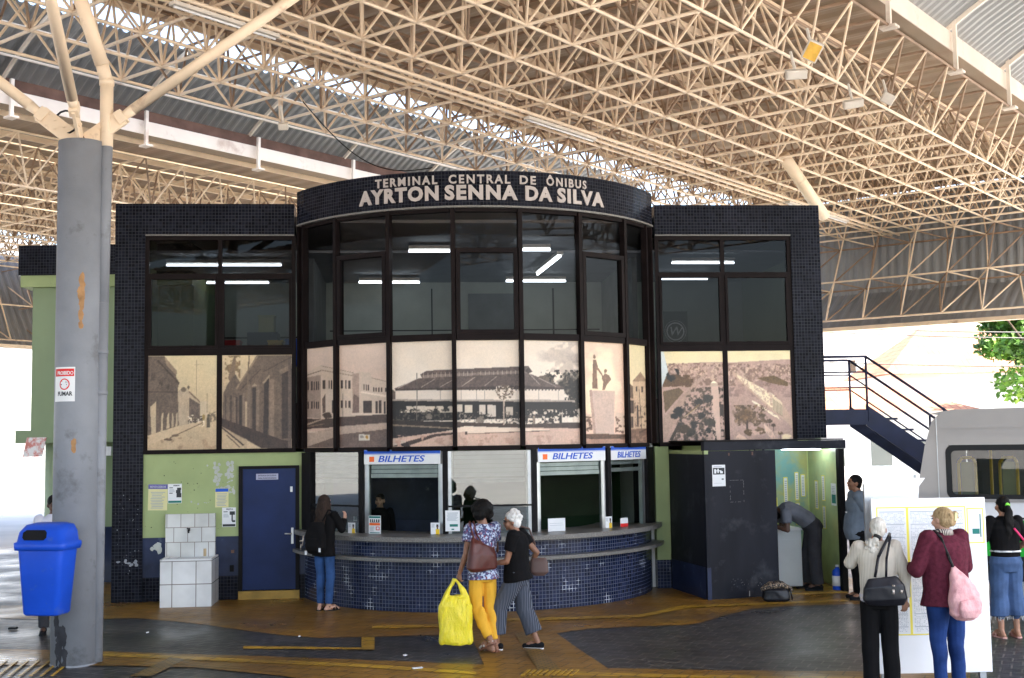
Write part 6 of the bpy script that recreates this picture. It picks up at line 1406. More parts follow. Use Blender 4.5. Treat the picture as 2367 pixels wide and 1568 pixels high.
def person(label, pos, heading, H=1.65, wd=1.0, skin='skin_tan', pose=None, top=None, bottom=None, shoes=None, hair=None, face=True, voxel=.0085, lean=0.0, headdir=(0, 1, 0)):
    k = H / 1.70; P = dict(pelvis=(0, 0, .90), waist=(0, .0, 1.05), ribs=(0, .0, 1.19), chest=(0, .0, 1.32), neck=(0, -.01, 1.47), head=(0, .015, 1.59),
        shL=(-.175, 0, 1.405), shR=(.175, 0, 1.405), elL=(-.225, -.02, 1.13), elR=(.225, -.02, 1.13), wrL=(-.235, .05, .88), wrR=(.235, .05, .88),
        hipL=(-.088, 0, .88), hipR=(.088, 0, .88), knL=(-.095, .015, .49), knR=(.095, .015, .49), anL=(-.10, -.01, .085), anR=(.10, -.01, .085), toL=(-.115, .15, .02), toR=(.115, .15, .02),
        haL=None, haR=None, paL=(.3, 1, 0), paR=(-.3, 1, 0), cuL=.45, cuR=.45)
    P.update(pose or {})
    J = {n: (np.array(v, float) * k if isinstance(v, (tuple, list, np.ndarray)) and n not in ('paL', 'paR', 'haL', 'haR') else v) for n, v in P.items()}
    root = thing('person', label, 'person', pos, heading)
    w = wd * k
    ob = OB()
    ob.loft([(J['pelvis'] - nrm(J['waist'] - J['pelvis']) * .10 * k, .12 * w, .09 * w), (J['pelvis'], .165 * w, .115 * w), (J['waist'], .135 * w, .10 * w), (J['ribs'], .15 * w, .108 * w), (J['chest'], .165 * w, .112 * w), (J['chest'] * .45 + J['neck'] * .55, .155 * w, .085 * w), (J['neck'] - (0, 0, .01 * k), .065 * k, .055 * k), (J['neck'] + nrm(J['head'] - J['neck']) * .03 * k, .052 * k, .055 * k), (J['head'] - nrm(J['head'] - J['neck']) * .03, .05 * k, .055 * k)])
    hd = nrm(headdir); up_ = nrm(np.array([0, 0, 1.]) - hd * hd[2]) if abs(hd[2]) < .95 else nrm(J['head'] - J['neck']); rt_ = np.cross(hd, up_); Rm = np.stack([rt_, hd, up_], 1)
    hc = J['head']; hp_ = lambda x, y, z: hc + Rm @ (np.array([x, y, z]) * k)
    ob.ell(hp_(0, -.008, .025), np.array([.074, .092, .088]) * k, rot=Rm); ob.ell(hp_(0, .028, -.035), np.array([.056, .062, .070]) * k, rot=Rm); ob.ell(hp_(0, .062, -.085), np.array([.026, .022, .02]) * k, rot=Rm)
    ob.ell(hp_(0, .088, .0), np.array([.009, .016, .024]) * k, rot=Rm, n=8); ob.ell(hp_(0, .098, -.014), np.array([.015, .014, .010]) * k, rot=Rm, n=8)
    for s in (-1, 1):
        ob.ell(hp_(s * .076, -.01, -.01), np.array([.010, .019, .032]) * k, rot=Rm, n=8); ob.ell(hp_(s * .045, .058, -.03), np.array([.026, .024, .03]) * k, rot=Rm, n=8); ob.ell(hp_(s * .03, .078, .035), np.array([.024, .012, .009]) * k, rot=Rm, n=8)
    ob.ell(hp_(0, .085, -.046), np.array([.021, .011, .011]) * k, rot=Rm, n=8)
    for s, S in ((-1, 'L'), (1, 'R')):
        ob.cap(J['sh' + S], .052 * w, J['el' + S], .039 * k); ob.cap(J['el' + S], .039 * k, J['wr' + S], .026 * k)
        m_ = J['el' + S] * .72 + J['wr' + S] * .28; ob.cap(J['el' + S], .038 * k, m_, .041 * k)
        d = P['ha' + S] if P['ha' + S] is not None else J['wr' + S] - J['el' + S]
        hand(ob, J['wr' + S], d, P['pa' + S], (0, 1, .2) if P.get('th' + S) is None else P['th' + S], k * .95, P['cu' + S])
        ob.cap(J['hip' + S], .088 * w, J['kn' + S], .056 * k); ob.cap(J['kn' + S], .054 * k, J['an' + S], .037 * k)
        c_ = J['kn' + S] * .68 + J['an' + S] * .32; f = nrm(J['to' + S] - J['an' + S]); ob.ell(c_ - np.array([f[0], f[1], 0]) * .014, np.array([.044, .046, .11]) * k)
        heel = J['an' + S] + np.array([-f[0] * .045, -f[1] * .045, J['to' + S][2] - J['an' + S][2] + .012]); ob.cap(heel, .032 * k, J['an' + S] * .4 + J['to' + S] * .6 + (0, 0, .012), .036 * k); ob.cap(J['an' + S] * .5 + J['to' + S] * .5 + (0, 0, .01), .036 * k, J['to' + S] + (0, 0, .008), .026 * k); ob.cap(J['an' + S], .037 * k, heel, .032 * k)
    ob.fuse('body', skin, root, voxel, 2)
    if face:
        for s in (-1, 1): OBx = MB(); e = OB(); e.ell(hp_(s * .031, .081, .012), np.array([.013, .007, .007]) * k, 8, Rm); e.m.build('eye', M['eye'], root, True)
        e = OB(); e.ell(hp_(0, .0945, -.047), np.array([.023, .005, .006]) * k, 8, Rm); e.m.build('mouth', M['lip'], root, True)
        for s in (-1, 1): e = OB(); e.ell(hp_(s * .032, .087, .036), np.array([.021, .006, .004]) * k, 8, Rm); e.m.build('eyebrow', M[hair['mat'] if hair else 'hair_black'], root, True)
    def along(a, b, f): return a * (1 - f) + b * f
    if top:
        t = OB(); g = top.get('fit', .018) * k; hem = np.array(top['hem'], float) * k if 'hem' in top else J['pelvis'] + (0, 0, -.02); belly = top.get('belly', 0) * k
        hw = top.get('hemw', (.172, .125)); fwd = np.array([0, 1, 0])
        t.loft([(hem, hw[0] * w + g, hw[1] * w + g), (along(hem, J['waist'], .6) + fwd * belly * .6, .150 * w + g, .112 * w + g + belly), (J['waist'] * .5 + J['ribs'] * .5 + fwd * belly * .4, .150 * w + g, .108 * w + g + belly * .5), (J['ribs'], .156 * w + g, .112 * w + g), (J['chest'], .168 * w + g, .115 * w + g), (J['chest'] * .5 + J['neck'] * .5, .158 * w + g * .7, .092 * w + g), (J['neck'] - nrm(J['neck'] - J['chest']) * .02, .085 * k + g * .4, .072 * k + g * .4), (J['neck'] + nrm(J['neck'] - J['chest']) * top.get('collar', .0) * k, .066 * k + g * .4, .062 * k + g * .4)])
        sl = top.get('sleeve', 1.0); sg_ = top.get('sg', .014) * k
        for S in 'LR':
            a, b, c = J['sh' + S], J['el' + S], J['wr' + S]
            if sl <= 1: t.cap(a, .055 * w + sg_, along(a, b, min(sl * 1.0, 1)), .042 * k + sg_ * 1.1, flat1=True)
            else:
                t.cap(a, .055 * w + sg_, b, .044 * k + sg_); t.cap(b, .044 * k + sg_, along(b, c, min(sl - 1, 1)), .030 * k + sg_, flat1=True)
        t.fuse(top.get('name', 'shirt'), top['mat'], root, voxel, 2, top.get('wr', .004), 13, (1, 1, 1), seed=len(label))
    if bottom:
        t = OB(); g = bottom.get('fit', .016) * k; ln = bottom.get('len', 1.0); fl = bottom.get('flare', .0) * k; up2 = J['pelvis'] * .45 + J['waist'] * .55
        t.loft([(J['pelvis'] - nrm(J['waist'] - J['pelvis']) * .10 * k, .125 * w + g, .10 * w + g), (J['pelvis'], .172 * w + g, .122 * w + g), (up2, .145 * w + g, .108 * w + g)])
        for S in 'LR':
            a, b, c = J['hip' + S], J['kn' + S], J['an' + S]
            t.cap(a, .092 * w + g, b, .066 * k + g + fl * .5); e = along(b, c, (ln - .5) / .5) if ln > .5 else b
            if ln > .6:
                c_ = b * .68 + c * .32; f = nrm(J['to' + S] - c); t.ell(c_ - np.array([f[0], f[1], 0]) * .014, np.array([.052, .054, .13]) * k + g)
            t.cap(b, .067 * k + g + fl * .5, e, (.046 if ln > .8 else .056) * k + g + fl, flat1=True)
        t.fuse(bottom.get('name', 'trousers'), bottom['mat'], root, voxel, 2, bottom.get('wr', .004), 12, (1, 1, .8), seed=len(label) * 2)
    if shoes:
        for S in 'LR':
            an, to = J['an' + S], J['to' + S]; f = nrm(to - an); ff = nrm([to[0] - an[0], to[1] - an[1], 0]); sl_ = (to[2] - an[2] + .0)
            hl = an + ff * -.05 * k + np.array([0, 0, to[2] - .0 * k - an[2]]); lift = shoes.get('lift' + S, 0)
            hl[2] = to[2] + lift; t = OB()
            if shoes['kind'] == 'closed': t.cap(hl + (0, 0, .022), .037 * k, along(hl, to, .55) + (0, 0, .02), .042 * k); t.cap(along(hl, to, .5) + (0, 0, .018), .042 * k, to + (0, 0, .012), .032 * k); t.cap(an + (0, 0, -.035 * k), .042 * k, hl + (0, 0, .03), .038 * k); so = t.fuse('shoe', shoes['mat'], root, .006, 2); par = so
            else:
                so = None
                x_ = nrm(np.cross(ff, (0, 0, 1)))
                for (f0, f1) in ((.55, .85), (.85, .55)):
                    q = MB(); base = lambda f_, s_: along(hl, to, f_) + x_ * s_ * .042 * k
                    q.path([base(f0, -1) + (0, 0, .004), along(hl, to, (f0 + f1) / 2) + (0, 0, .055 * k), base(f1, 1) + (0, 0, .004)], .011, 6); q.build('strap', M[shoes['mat']] if isinstance(shoes['mat'], str) else shoes['mat'], root, True)
                q = MB(); q.path([an + x_ * .035 + (0, 0, -.02), an - ff * .04 + (0, 0, -.01), an - x_ * .035 + (0, 0, -.02)], .006, 6); q.build('strap', M[shoes['mat']] if isinstance(shoes['mat'], str) else shoes['mat'], root, True)
            q = OB(); dv = nrm(to - hl); x_ = nrm(np.cross(dv, (0, 0, 1))); n_ = np.cross(x_, dv); z_ = n_ * shoes.get('sole', .012)
            pts = [(-.03, .0), (-.02, .028), (.05, .034), (.14, .043), (.20, .036), (.235, .012)]; pl = [(a_, b_) for a_, b_ in pts] + [(a_, -b_) for a_, b_ in pts[::-1]]
            MB().prism([(a_ * k * shoes.get('ls', 1), b_ * k * 1.02) for a_, b_ in pl], hl - z_ - n_ * .006, dv, x_, z_ + n_ * .004).build('sole', M[shoes['sole_mat']], root)
    if hair:
        h = OB(); st_ = hair['style']
        if st_ == 'afro': h.ell(hp_(0, -.02, .05), np.array([.138, .13, .118]) * k, rot=Rm); h.ell(hp_(-.06, -.04, -.005), np.array([.075, .085, .08]) * k, rot=Rm); h.ell(hp_(.06, -.04, -.005), np.array([.075, .085, .08]) * k, rot=Rm)
        elif st_ == 'curlyshort':
            rr_ = random.Random(4)
            h.ell(hp_(0, -.03, .045), np.array([.095, .105, .092]) * k, rot=Rm); h.ell(hp_(0, -.055, -.02), np.array([.082, .07, .08]) * k, rot=Rm)
            for _ in range(46):
                a = rr_.random() * 6.28; b = rr_.random() * 1.9 - .4; h.ell(hp_(.098 * math.cos(a) * math.cos(b), -.035 + .10 * math.sin(a) * math.cos(b) * (1 if math.sin(a) < .35 else .5), .04 + .098 * math.sin(b)), .022 * k, 8)
        else:
            h.ell(hp_(0, -.018, .038), np.array([.083, .098, .085]) * k, rot=Rm); h.ell(hp_(0, -.045, -.01), np.array([.076, .062, .075]) * k, rot=Rm)
        if st_ == 'long':
            h.loft([(hp_(0, -.05, .02), .08 * k, .06 * k), (hp_(0, -.075, -.10), .10 * k, .055 * k), (hp_(0, -.11, -.24), .11 * k, .045 * k), (hp_(0, -.12, -.38), .09 * k, .03 * k)], side=rt_); 
            for s in (-1, 1): h.loft([(hp_(s * .06, .0, .03), .03 * k, .05 * k), (hp_(s * .085, -.01, -.10), .03 * k, .05 * k), (hp_(s * .09, -.04, -.26), .025 * k, .04 * k)], side=rt_)
        if st_ == 'ponytail': h.loft([(hp_(0, -.09, .02), .03 * k, .03 * k), (hp_(0, -.14, -.06), .05 * k, .035 * k), (hp_(-.0, -.145, -.20), .06 * k, .035 * k), (hp_(-.01, -.14, -.34), .045 * k, .025 * k), (hp_(-.02, -.13, -.42), .02 * k, .015 * k)], side=rt_)
        if st_ == 'curlytail':
            h.cap(hp_(0, -.09, -.05), .03 * k, hp_(-.03, -.12, -.11), .035 * k); rr_ = random.Random(2)
            for _ in range(26): h.ell(hp_(-.06 + (rr_.random() - .5) * .12, -.13 + (rr_.random() - .5) * .05, -.15 + (rr_.random() - .5) * .12), .02 * k, 8)
        if st_ == 'clip':
            h.ell(hp_(.02, -.10, -.01), np.array([.055, .035, .06]) * k, rot=Rm); h.loft([(hp_(.05, -.07, .03), .03 * k, .03 * k), (hp_(.10, -.09, .055), .02 * k, .02 * k), (hp_(.13, -.10, .04), .006 * k, .006 * k)], side=rt_); h.loft([(hp_(-.02, -.09, .05), .04 * k, .03 * k), (hp_(.06, -.115, .03), .03 * k, .02 * k), (hp_(.11, -.11, .0), .008 * k, .008 * k)], side=rt_)
        if st_ == 'receding': h = OB(); h.ell(hp_(0, -.03, .02), np.array([.081, .085, .07]) * k, rot=Rm)
        if st_ == 'bald': h = None
        if h: h.fuse('hair', hair['mat'], root, .008, hair.get('sm', 2), hair.get('wr', .004), 40 if st_ == 'afro' else 25)
    root['_k'] = k
    return root, J, hp_
def frame_of(root):     # local -> world
    a = root.rotation_euler.z; c, s = math.cos(a), math.sin(a); L_ = np.array(root.location)
    return lambda p: L_ + np.array([c * p[0] - s * p[1], s * p[0] + c * p[1], p[2]])
def bag_thing(name, label, cat, root): return thing(name, label, cat, root.location, root.rotation_euler.z)
M['sandal'] = mat('brown_sandal', (.18, .07, .04), .5); M['silver'] = mat('silver_strap', (.55, .48, .42), .35, metal=.5); M['blackshoe'] = cloth('black_shoe', (.012, .012, .014)); M['flipflop'] = mat('pink_sole', (.62, .35, .30), .6)
M['jeans'] = cloth('blue_jeans', (.035, .085, .22), scale=5, vary=.45); M['jeans2'] = cloth('light_blue_jeans', (.07, .12, .24), scale=5, vary=.4); M['darkjeans'] = cloth('deep_blue_jeans', (.018, .045, .16), scale=4, vary=.5)
M['blackcloth'] = cloth('black_cloth', (.007, .0065, .007)); M['charcoal'] = cloth('charcoal_cloth', (.045, .045, .052)); M['greyshirt'] = cloth('grey_shirt', (.16, .17, .20)); M['greyshirt2'] = cloth('blue_grey_shirt', (.15, .18, .22)); M['yellowcloth'] = cloth('mustard_yellow_cloth', (.78, .42, .045), vary=.1)
M['maroon'] = cloth('maroon_knit', (.10, .018, .032), scale=30, vary=.3); M['cream_knit'] = mat('cream_knit', (.62, .56, .46), .9, vary=.08, scale=4)
t = NT('cream_rib_knit'); wv = t.n('ShaderNodeTexWave'); wv.bands_direction = 'X'; wv.inputs['Scale'].default_value = 26; t.l(t.coord(), wv.inputs['Vector']); t.l(t.ramp(wv.outputs[0], [(.2, (.48, .42, .34)), (.7, (.66, .60, .50))]), t.b.inputs['Base Color']); t.b.inputs['Roughness'].default_value = .9; t.bump(wv.outputs[0], .5, .004); M['cream_knit'] = t.m
t = NT('pinstripe_cloth'); wv = t.n('ShaderNodeTexWave'); wv.bands_direction = 'Y'; wv.inputs['Scale'].default_value = 19; wv.inputs['Distortion'].default_value = .8; t.l(t.coord(), wv.inputs['Vector']); t.l(t.ramp(wv.outputs[0], [(.60, (.030, .036, .055)), (.9, (.13, .145, .18))]), t.b.inputs['Base Color']); t.b.inputs['Roughness'].default_value = .9; M['pinstripe'] = t.m
t = NT('floral_cloth'); vo = t.n('ShaderNodeTexVoronoi'); vo.inputs['Scale'].default_value = 55; t.l(t.coord(), vo.inputs['Vector']); sx_ = t.n('ShaderNodeSeparateColor'); t.l(vo.outputs['Color'], sx_.inputs[0]); x_ = t.ramp(sx_.outputs[0], [(.0, (.05, .05, .12)), (.3, (.05, .05, .12)), (.35, (.42, .50, .62)), (.6, (.50, .55, .66)), (.65, (.22, .035, .06)), (.85, (.10, .12, .25))]); t.l(x_, t.b.inputs['Base Color']); t.b.inputs['Roughness'].default_value = .85; M['floral'] = t.m
for n_ in ('sandal',): pass
# 1 --- woman in black at the counter's left end
G1 = G(750, 1412) * np.array([1, 1, 0])
r1, J1, h1 = person('woman in black with a dark backpack and blue jeans at the counter', G1, rad(-22), 1.60, .88, 'skin_light',
    dict(elR=(.24, .10, 1.20), wrR=(.20, .25, 1.33), haR=(.0, .25, 1.0), paR=(-1, .2, 0), elL=(-.20, .04, 1.14), wrL=(-.10, .22, 1.10), knL=(-.07, .02, .49), anL=(-.07, -.01, .085), toL=(-.10, .13, .02), anR=(.08, -.01, .085), toR=(.16, .12, .02)),
    dict(mat='blackcloth', sleeve=1.9, fit=.035, sg=.022, hem=(0, -.02, .80), hemw=(.175, .13), name='jacket'), dict(mat='jeans', fit=.006, len=.97), dict(kind='sandal', mat='blackshoe', sole=.022, sole_mat='rubber'), dict(style='long', mat='hair_brownblack'), headdir=(.15, 1, -.05))
bp = bag_thing('backpack', 'black backpack with dangling keyrings worn by the woman at the counter', 'backpack', r1)
o = OB(); o.loft([((0, -.20, .82), .13, .05), ((0, -.235, .90), .155, .085), ((0, -.235, 1.08), .15, .08), ((0, -.21, 1.24), .11, .06)], sq=.75); o.fuse('bag_body', 'blackcloth', bp, .009, 2, .004); o = OB(); o.loft([((0, -.31, .86), .10, .03), ((0, -.325, .92), .115, .035), ((0, -.31, 1.02), .10, .025)], sq=.7); o.fuse('front_pocket', 'blackcloth', bp, .009)
for s in (-1, 1): MB().path([(s * .07, -.17, 1.25), (s * .10, -.05, 1.40), (s * .11, .10, 1.36), (s * .12, .11, 1.15), (s * .13, -.05, .95)], .012, 6).build('strap', M['blackcloth'], bp, True)
m = MB(); 
for x, z in ((-.10, .80), (.12, .84)): m.box((x - .015, -.33, z), (x + .015, -.322, z + .055))
m.build('cloth_tag', M['white'], bp); m = MB(); m.tube((-.16, -.29, 1.06), (-.17, -.30, .92), .008, n=6); m.tube((-.22, -.28, .98), (-.17, -.29, .99), .012, n=6); m.tube((-.19, -.30, .94), (-.20, -.30, .86), .007, n=6); m.build('keyring', M['silver'], bp, True)
# 2 --- woman in yellow trousers
G2 = G(1118, 1506) * np.array([1, 1, 0])
r2, J2, h2 = person('woman in a floral blouse and mustard yellow trousers, walking with a yellow bag', G2, rad(38), 1.63, .98, 'skin_brown',
    dict(elL=(-.27, -.05, 1.14), wrL=(-.30, .04, .92), haL=(-.05, .05, -1), paL=(.9, .2, 0), cuL=1.1, elR=(.23, .05, 1.14), wrR=(.17, .22, 1.05), knR=(.09, -.02, .49), anR=(.08, -.10, .10), toR=(.09, .06, .025), knL=(-.07, .05, .50), anL=(-.02, -.16, .155), toL=(-.05, -.0, .03), hipL=(-.09, 0, .88)),
    dict(mat='floral', sleeve=.52, fit=.034, sg=.032, hem=(0, -.01, .83), hemw=(.18, .13), name='blouse', wr=.006), dict(mat='yellowcloth', fit=.010, len=.955, wr=.006), dict(kind='sandal', mat='silver', sole=.014, sole_mat='sandal', liftL=.085), dict(style='afro', mat='hair_black', wr=.006, sm=1), headdir=(-.1, 1, 0))
f2 = frame_of(r2)
hb = bag_thing('shoulder_bag', 'large brown leather bag on the shoulder of the woman in yellow trousers', 'handbag', r2)
o = OB(); o.loft([((-.14, -.17, .915), .17, .045), ((-.14, -.175, .935), .205, .065), ((-.13, -.17, 1.08), .195, .065), ((-.12, -.16, 1.19), .17, .04), ((-.11, -.155, 1.21), .155, .02)], sq=.55, side=(1, .12, .22)); o.fuse('bag_body', mat('brown_leather', (.085, .022, .016), .4, vary=.25, scale=6, bump=.15), hb, .009, 2, .005)
for a in (-.02, .03): MB().path([(-.17 + a, -.16 - a, 1.20), (-.19 + a, -.10, 1.32), (-.17 + a, -.03, 1.44), (-.13 + a, .06, 1.40), (-.10 + a, -.05, 1.22)], .010, 6).build('strap', mat('brown_strap', (.10, .028, .02), .45), hb, True)
# the yellow carrier bag hangs from her left hand
hl = f2(J2['wrL']) + np.array([0.0, 0, -.07]); ycenter = D(1050, 1345, 13.25)
yb = thing('carrier_bag', 'bulging bright yellow plastic carrier bag hanging from a hand', 'bag', (D(1049, 1345, 13.2)[0], hl[1] - .02, 0), rad(4)); zt = hl[2] - .0
t = NT('yellow_plastic'); t.b.inputs['Base Color'].default_value = (.85, .70, .03, 1); t.b.inputs['Roughness'].default_value = .3; t.b.inputs['Transmission Weight'].default_value = .0; t.b.inputs['Subsurface Weight'].default_value = .2; t.b.inputs['Subsurface Radius'].default_value = (.1, .08, .02); t.bump(t.noise(13, 6, .65, sx=(1, 1, .3)), 1.0, .05); M['yplastic'] = t.m
o = OB(); B_ = zt - .70
o.loft([((0, 0, B_), .175, .095), ((0, 0, B_ + .03), .185, .105), ((.0, 0, B_ + .25), .18, .11), ((0, 0, B_ + .42), .185, .10), ((0, 0, B_ + .49), .15, .07), ((0, 0, B_ + .53), .09, .04)], sq=.55)
o.loft([((-.13, 0, B_ + .44), .045, .05), ((-.09, 0, B_ + .56), .03, .03), ((-.03, 0, B_ + .66), .02, .02), ((-.01, 0, B_ + .71), .016, .016)]); o.loft([((.13, 0, B_ + .44), .045, .05), ((.09, 0, B_ + .56), .03, .03), ((.04, 0, B_ + .66), .02, .02), ((.0, 0, B_ + .71), .016, .016)])
o.fuse('bag_body', 'yplastic', yb, .008, 1, .011, 22, (1, 1, .45))
# 3 --- white-haired woman
G3 = G(1199, 1502) * np.array([1, 1, 0])
r3, J3, h3 = person('white-haired woman in black top and pinstriped trousers, walking arm in arm', G3, rad(74), 1.53, 1.10, 'skin_brown',
    dict(elL=(-.20, .08, 1.10), wrL=(-.16, .32, 1.06), haL=(0, 1, .15), paL=(1, 0, -.2), elR=(.20, -.20, 1.18), wrR=(.28, -.08, 1.00), haR=(.1, .2, -1), paR=(-1, 0, 0), neck=(0, .02, 1.46), head=(0, .07, 1.58), knL=(-.09, .22, .52), anL=(-.09, .26, .085), toL=(-.10, .43, .02), knR=(.09, -.06, .49), anR=(.09, -.22, .09), toR=(.10, -.05, .02)),
    dict(mat='blackcloth', sleeve=.58, fit=.022, sg=.03, hem=(0, -.01, .85), hemw=(.20, .155), belly=.02, name='top'), dict(mat='pinstripe', fit=.026, flare=.040, len=.86, wr=.005), dict(kind='closed', mat='blackshoe', sole=.02, sole_mat='white'), dict(style='curlyshort', mat='hair_white', wr=.005), headdir=(-.35, 1, -.12))
gl_ = MB(); a = [h3(s * .033, .092, .012) for s in (-1, 1)]
for c in a: gl_.obox(c, (h3(.024, 0, 0) - h3(0, 0, 0)), (h3(0, .003, 0) - h3(0, 0, 0)), (h3(0, 0, .016) - h3(0, 0, 0)))
gl_.path([h3(-.055, .088, .016), h3(-.078, .0, .012)], .003, 4); gl_.path([h3(.055, .088, .016), h3(.078, 0, .012)], .003, 4); gl_.build('glasses', M['rubber'], r3)
MB().tube(J3['wrL'] - nrm(J3['wrL'] - J3['elL']) * .03, J3['wrL'] - nrm(J3['wrL'] - J3['elL']) * .01, .031, n=14).build('wristwatch', M['silver'], r3, True)
cb2 = bag_thing('shoulder_bag', 'small taupe bag hanging at the back of the white-haired woman', 'handbag', r3); M['taupe'] = mat('taupe_leather', (.11, .065, .055), .45, vary=.15, bump=.1)
o = OB(); o.loft([((.19, -.20, .80), .06, .03), ((.19, -.20, .84), .11, .045), ((.19, -.20, .96), .10, .035), ((.19, -.20, 1.0), .08, .02)], side=(-.25, 1, .3), sq=.6); o.fuse('bag_body', 'taupe', cb2, .008, 1); MB().path([(.19, -.14, 1.0), (.20, -.155, 1.15), (.16, -.10, 1.33), (.10, .02, 1.37), (.14, .08, 1.25)], .011, 6).build('strap', M['taupe'], cb2, True)
# 4 --- clerk behind the glass
b = hp(3.99, .20, 0)
r4, J4, h4 = person('ticket clerk with dark hair looking out of the left ticket window', b, rad(180 + 12), 1.53, .95, 'skin_light', dict(), dict(mat='blackcloth', sleeve=1.9, fit=.02, name='uniform_top'), dict(mat='blackcloth', fit=.015), dict(kind='closed', mat='blackshoe', sole_mat='rubber'), dict(style='bun', mat='hair_black'), headdir=(.45, 1, 0))
# 5 --- seated clerk in the booth
b = hp(9.80, .35, 0)
sit = dict(pelvis=(0, -.12, .52), waist=(0, -.13, .67), ribs=(0, -.11, .81), chest=(0, -.09, .94), neck=(0, -.07, 1.09), head=(0, -.03, 1.21), shL=(-.175, -.08, 1.025), shR=(.175, -.08, 1.025), elL=(-.24, .02, .80), elR=(.24, .02, .80), wrL=(-.14, .24, .90), wrR=(.14, .24, .90), hipL=(-.09, -.10, .52), hipR=(.09, -.10, .52), knL=(-.11, .33, .50), knR=(.11, .33, .50), anL=(-.11, .30, .09), anR=(.11, .30, .09), toL=(-.12, .46, .02), toR=(.12, .46, .02), paL=(0, 0, -1), paR=(0, 0, -1))
r5, J5, h5 = person('seated bald clerk in a dark shirt at the booth desk, partly hidden by the panel', b, rad(180), 1.66, 1.0, 'skin_brown', sit, dict(mat='charcoal', sleeve=.6, hem=(0, -.13, .50)), dict(mat='blackcloth'), dict(kind='closed', mat='blackshoe', sole_mat='rubber'), dict(style='bald', mat='hair_black'))
ch = thing('office_chair', 'dark office stool under the seated clerk in the booth', 'stool', hp(9.80, .47, 0), YAW); m = MB().tube((0, 0, .37), (0, 0, .42), .2, n=20); m.build('seat', M['rubber'], ch); MB().tube((0, 0, .03), (0, 0, .37), .03, n=12).build('stem', M['alu'], ch)
for k in range(5): MB().tube((0, 0, .06), (.24 * math.cos(k * 1.257), .24 * math.sin(k * 1.257), .03), .018, n=6).build('leg', M['rubber'], ch)
# 6 --- man bent over the desk
b = hp(10.50, -.68, 0.017)
bend = dict(pelvis=(0, -.03, .92), waist=(0, .08, 1.04), ribs=(0, .21, 1.12), chest=(0, .33, 1.17), neck=(0, .46, 1.16), head=(0, .55, 1.08), shL=(-.17, .40, 1.14), shR=(.17, .40, 1.14), elL=(-.22, .40, .89), elR=(.24, .36, .89), wrL=(-.10, .58, .945), wrR=(.10, .57, .95), haL=(.3, 1, 0), haR=(-.3, 1, 0), paL=(0, 0, -1), paR=(0, 0, -1), hipL=(-.09, -.04, .88), hipR=(.09, -.04, .88), knL=(-.12, -.02, .49), knR=(.10, .03, .49), anL=(-.14, -.04, .085), anR=(.10, .02, .085), toL=(-.15, .13, .02), toR=(.11, .19, .02))
r6, J6, h6 = person('man in a grey shirt and charcoal trousers bending over the booth desk', b, rad(92), 1.74, 1.0, 'skin_dark', bend, dict(mat='greyshirt', sleeve=.62, fit=.02, sg=.03, hem=(0, .0, .98), hemw=(.145, .105)), dict(mat='charcoal', fit=.024, flare=.022, len=.99), dict(kind='closed', mat='blackshoe', sole=.018, sole_mat='rubber'), dict(style='short', mat='hair_black', wr=.001), headdir=(0, .75, -.65))
m = OB(); m.loft([((0, .0, .985), .150, .112), ((0, .018, 1.015), .149, .111)], n=24); m.m.build('belt', M['rubber'], r6, True)
# 7 --- standing man seen in profile behind the board
b = G(1990, 1386) * np.array([1, 1, 0])
r7, J7, h7 = person('stout man in a blue-grey shirt, in profile between the booth and the board', b, rad(88), 1.76, 1.12, 'skin_brown', dict(head=(0, .03, 1.59), elR=(.22, -.14, 1.12), wrR=(.20, -.14, .88), elL=(-.22, -.12, 1.14), wrL=(-.2, -.12, .90)), dict(mat='greyshirt2', sleeve=.62, fit=.03, sg=.035, belly=.03, hem=(0, .0, .84), hemw=(.150, .122)), dict(mat='blackcloth', fit=.02, flare=.015), dict(kind='closed', mat='blackshoe', sole=.018, sole_mat='rubber'), dict(style='short', mat='hair_black', wr=.001), headdir=(-.1, 1, .12))
m = MB(); m.obox((-.10, .185, 1.24), (.045, 0, 0), (0, .003, 0), (0, -.002, .009)); m.build('name_tag', M['white'], r7)
# 8 --- woman in the cream sweater
b = D(2032, 1400, 11.35) * np.array([1, 1, 0])
r8, J8, h8 = person('silver-haired woman in a cream ribbed sweater and black trousers reading the board', b, rad(-6), 1.57, 1.02, 'skin_tan', dict(head=(.02, .0, 1.585), elL=(-.25, .10, 1.24), wrL=(-.20, .30, 1.22), haL=(0, 1, .2), elR=(.26, -.02, 1.13), wrR=(.255, -.01, .88), haR=(-.05, .1, -1)),
    dict(mat='cream_knit', sleeve=1.88, fit=.026, sg=.022, hem=(0, 0, .90), hemw=(.165, .125), name='sweater', wr=.005), dict(mat='blackcloth', fit=.016, flare=.02), dict(kind='closed', mat='blackshoe', sole_mat='rubber'), dict(style='curlytail', mat='hair_silver', wr=.002), headdir=(.25, 1, .05))
m = OB(); m.loft([((0, 0, .80), .172, .128), ((0, 0, .875), .176, .132)], n=26); m.fuse('undershirt_hem', cloth('lilac_grey_cloth', (.50, .47, .50)), r8, .009); MB().tube(h8(0, -.085, -.055), h8(-.012, -.10, -.085), .036, n=14).build('hair_band', M['rubber'], r8, True)
b8 = bag_thing('shoulder_bag', 'black leather bag with buckles hanging behind the woman in the cream sweater', 'handbag', r8)
o = OB(); o.loft([((.02, -.19, .80), .17, .045), ((.02, -.205, .85), .20, .06), ((.01, -.205, .96), .185, .06), ((.0, -.19, 1.04), .13, .04)], side=(1, 0, -.18), sq=.6); M['blackleather'] = mat('black_leather', (.012, .012, .016), .35, vary=.3, bump=.15, bscale=30); o.fuse('bag_body', 'blackleather', b8, .008, 2, .003)
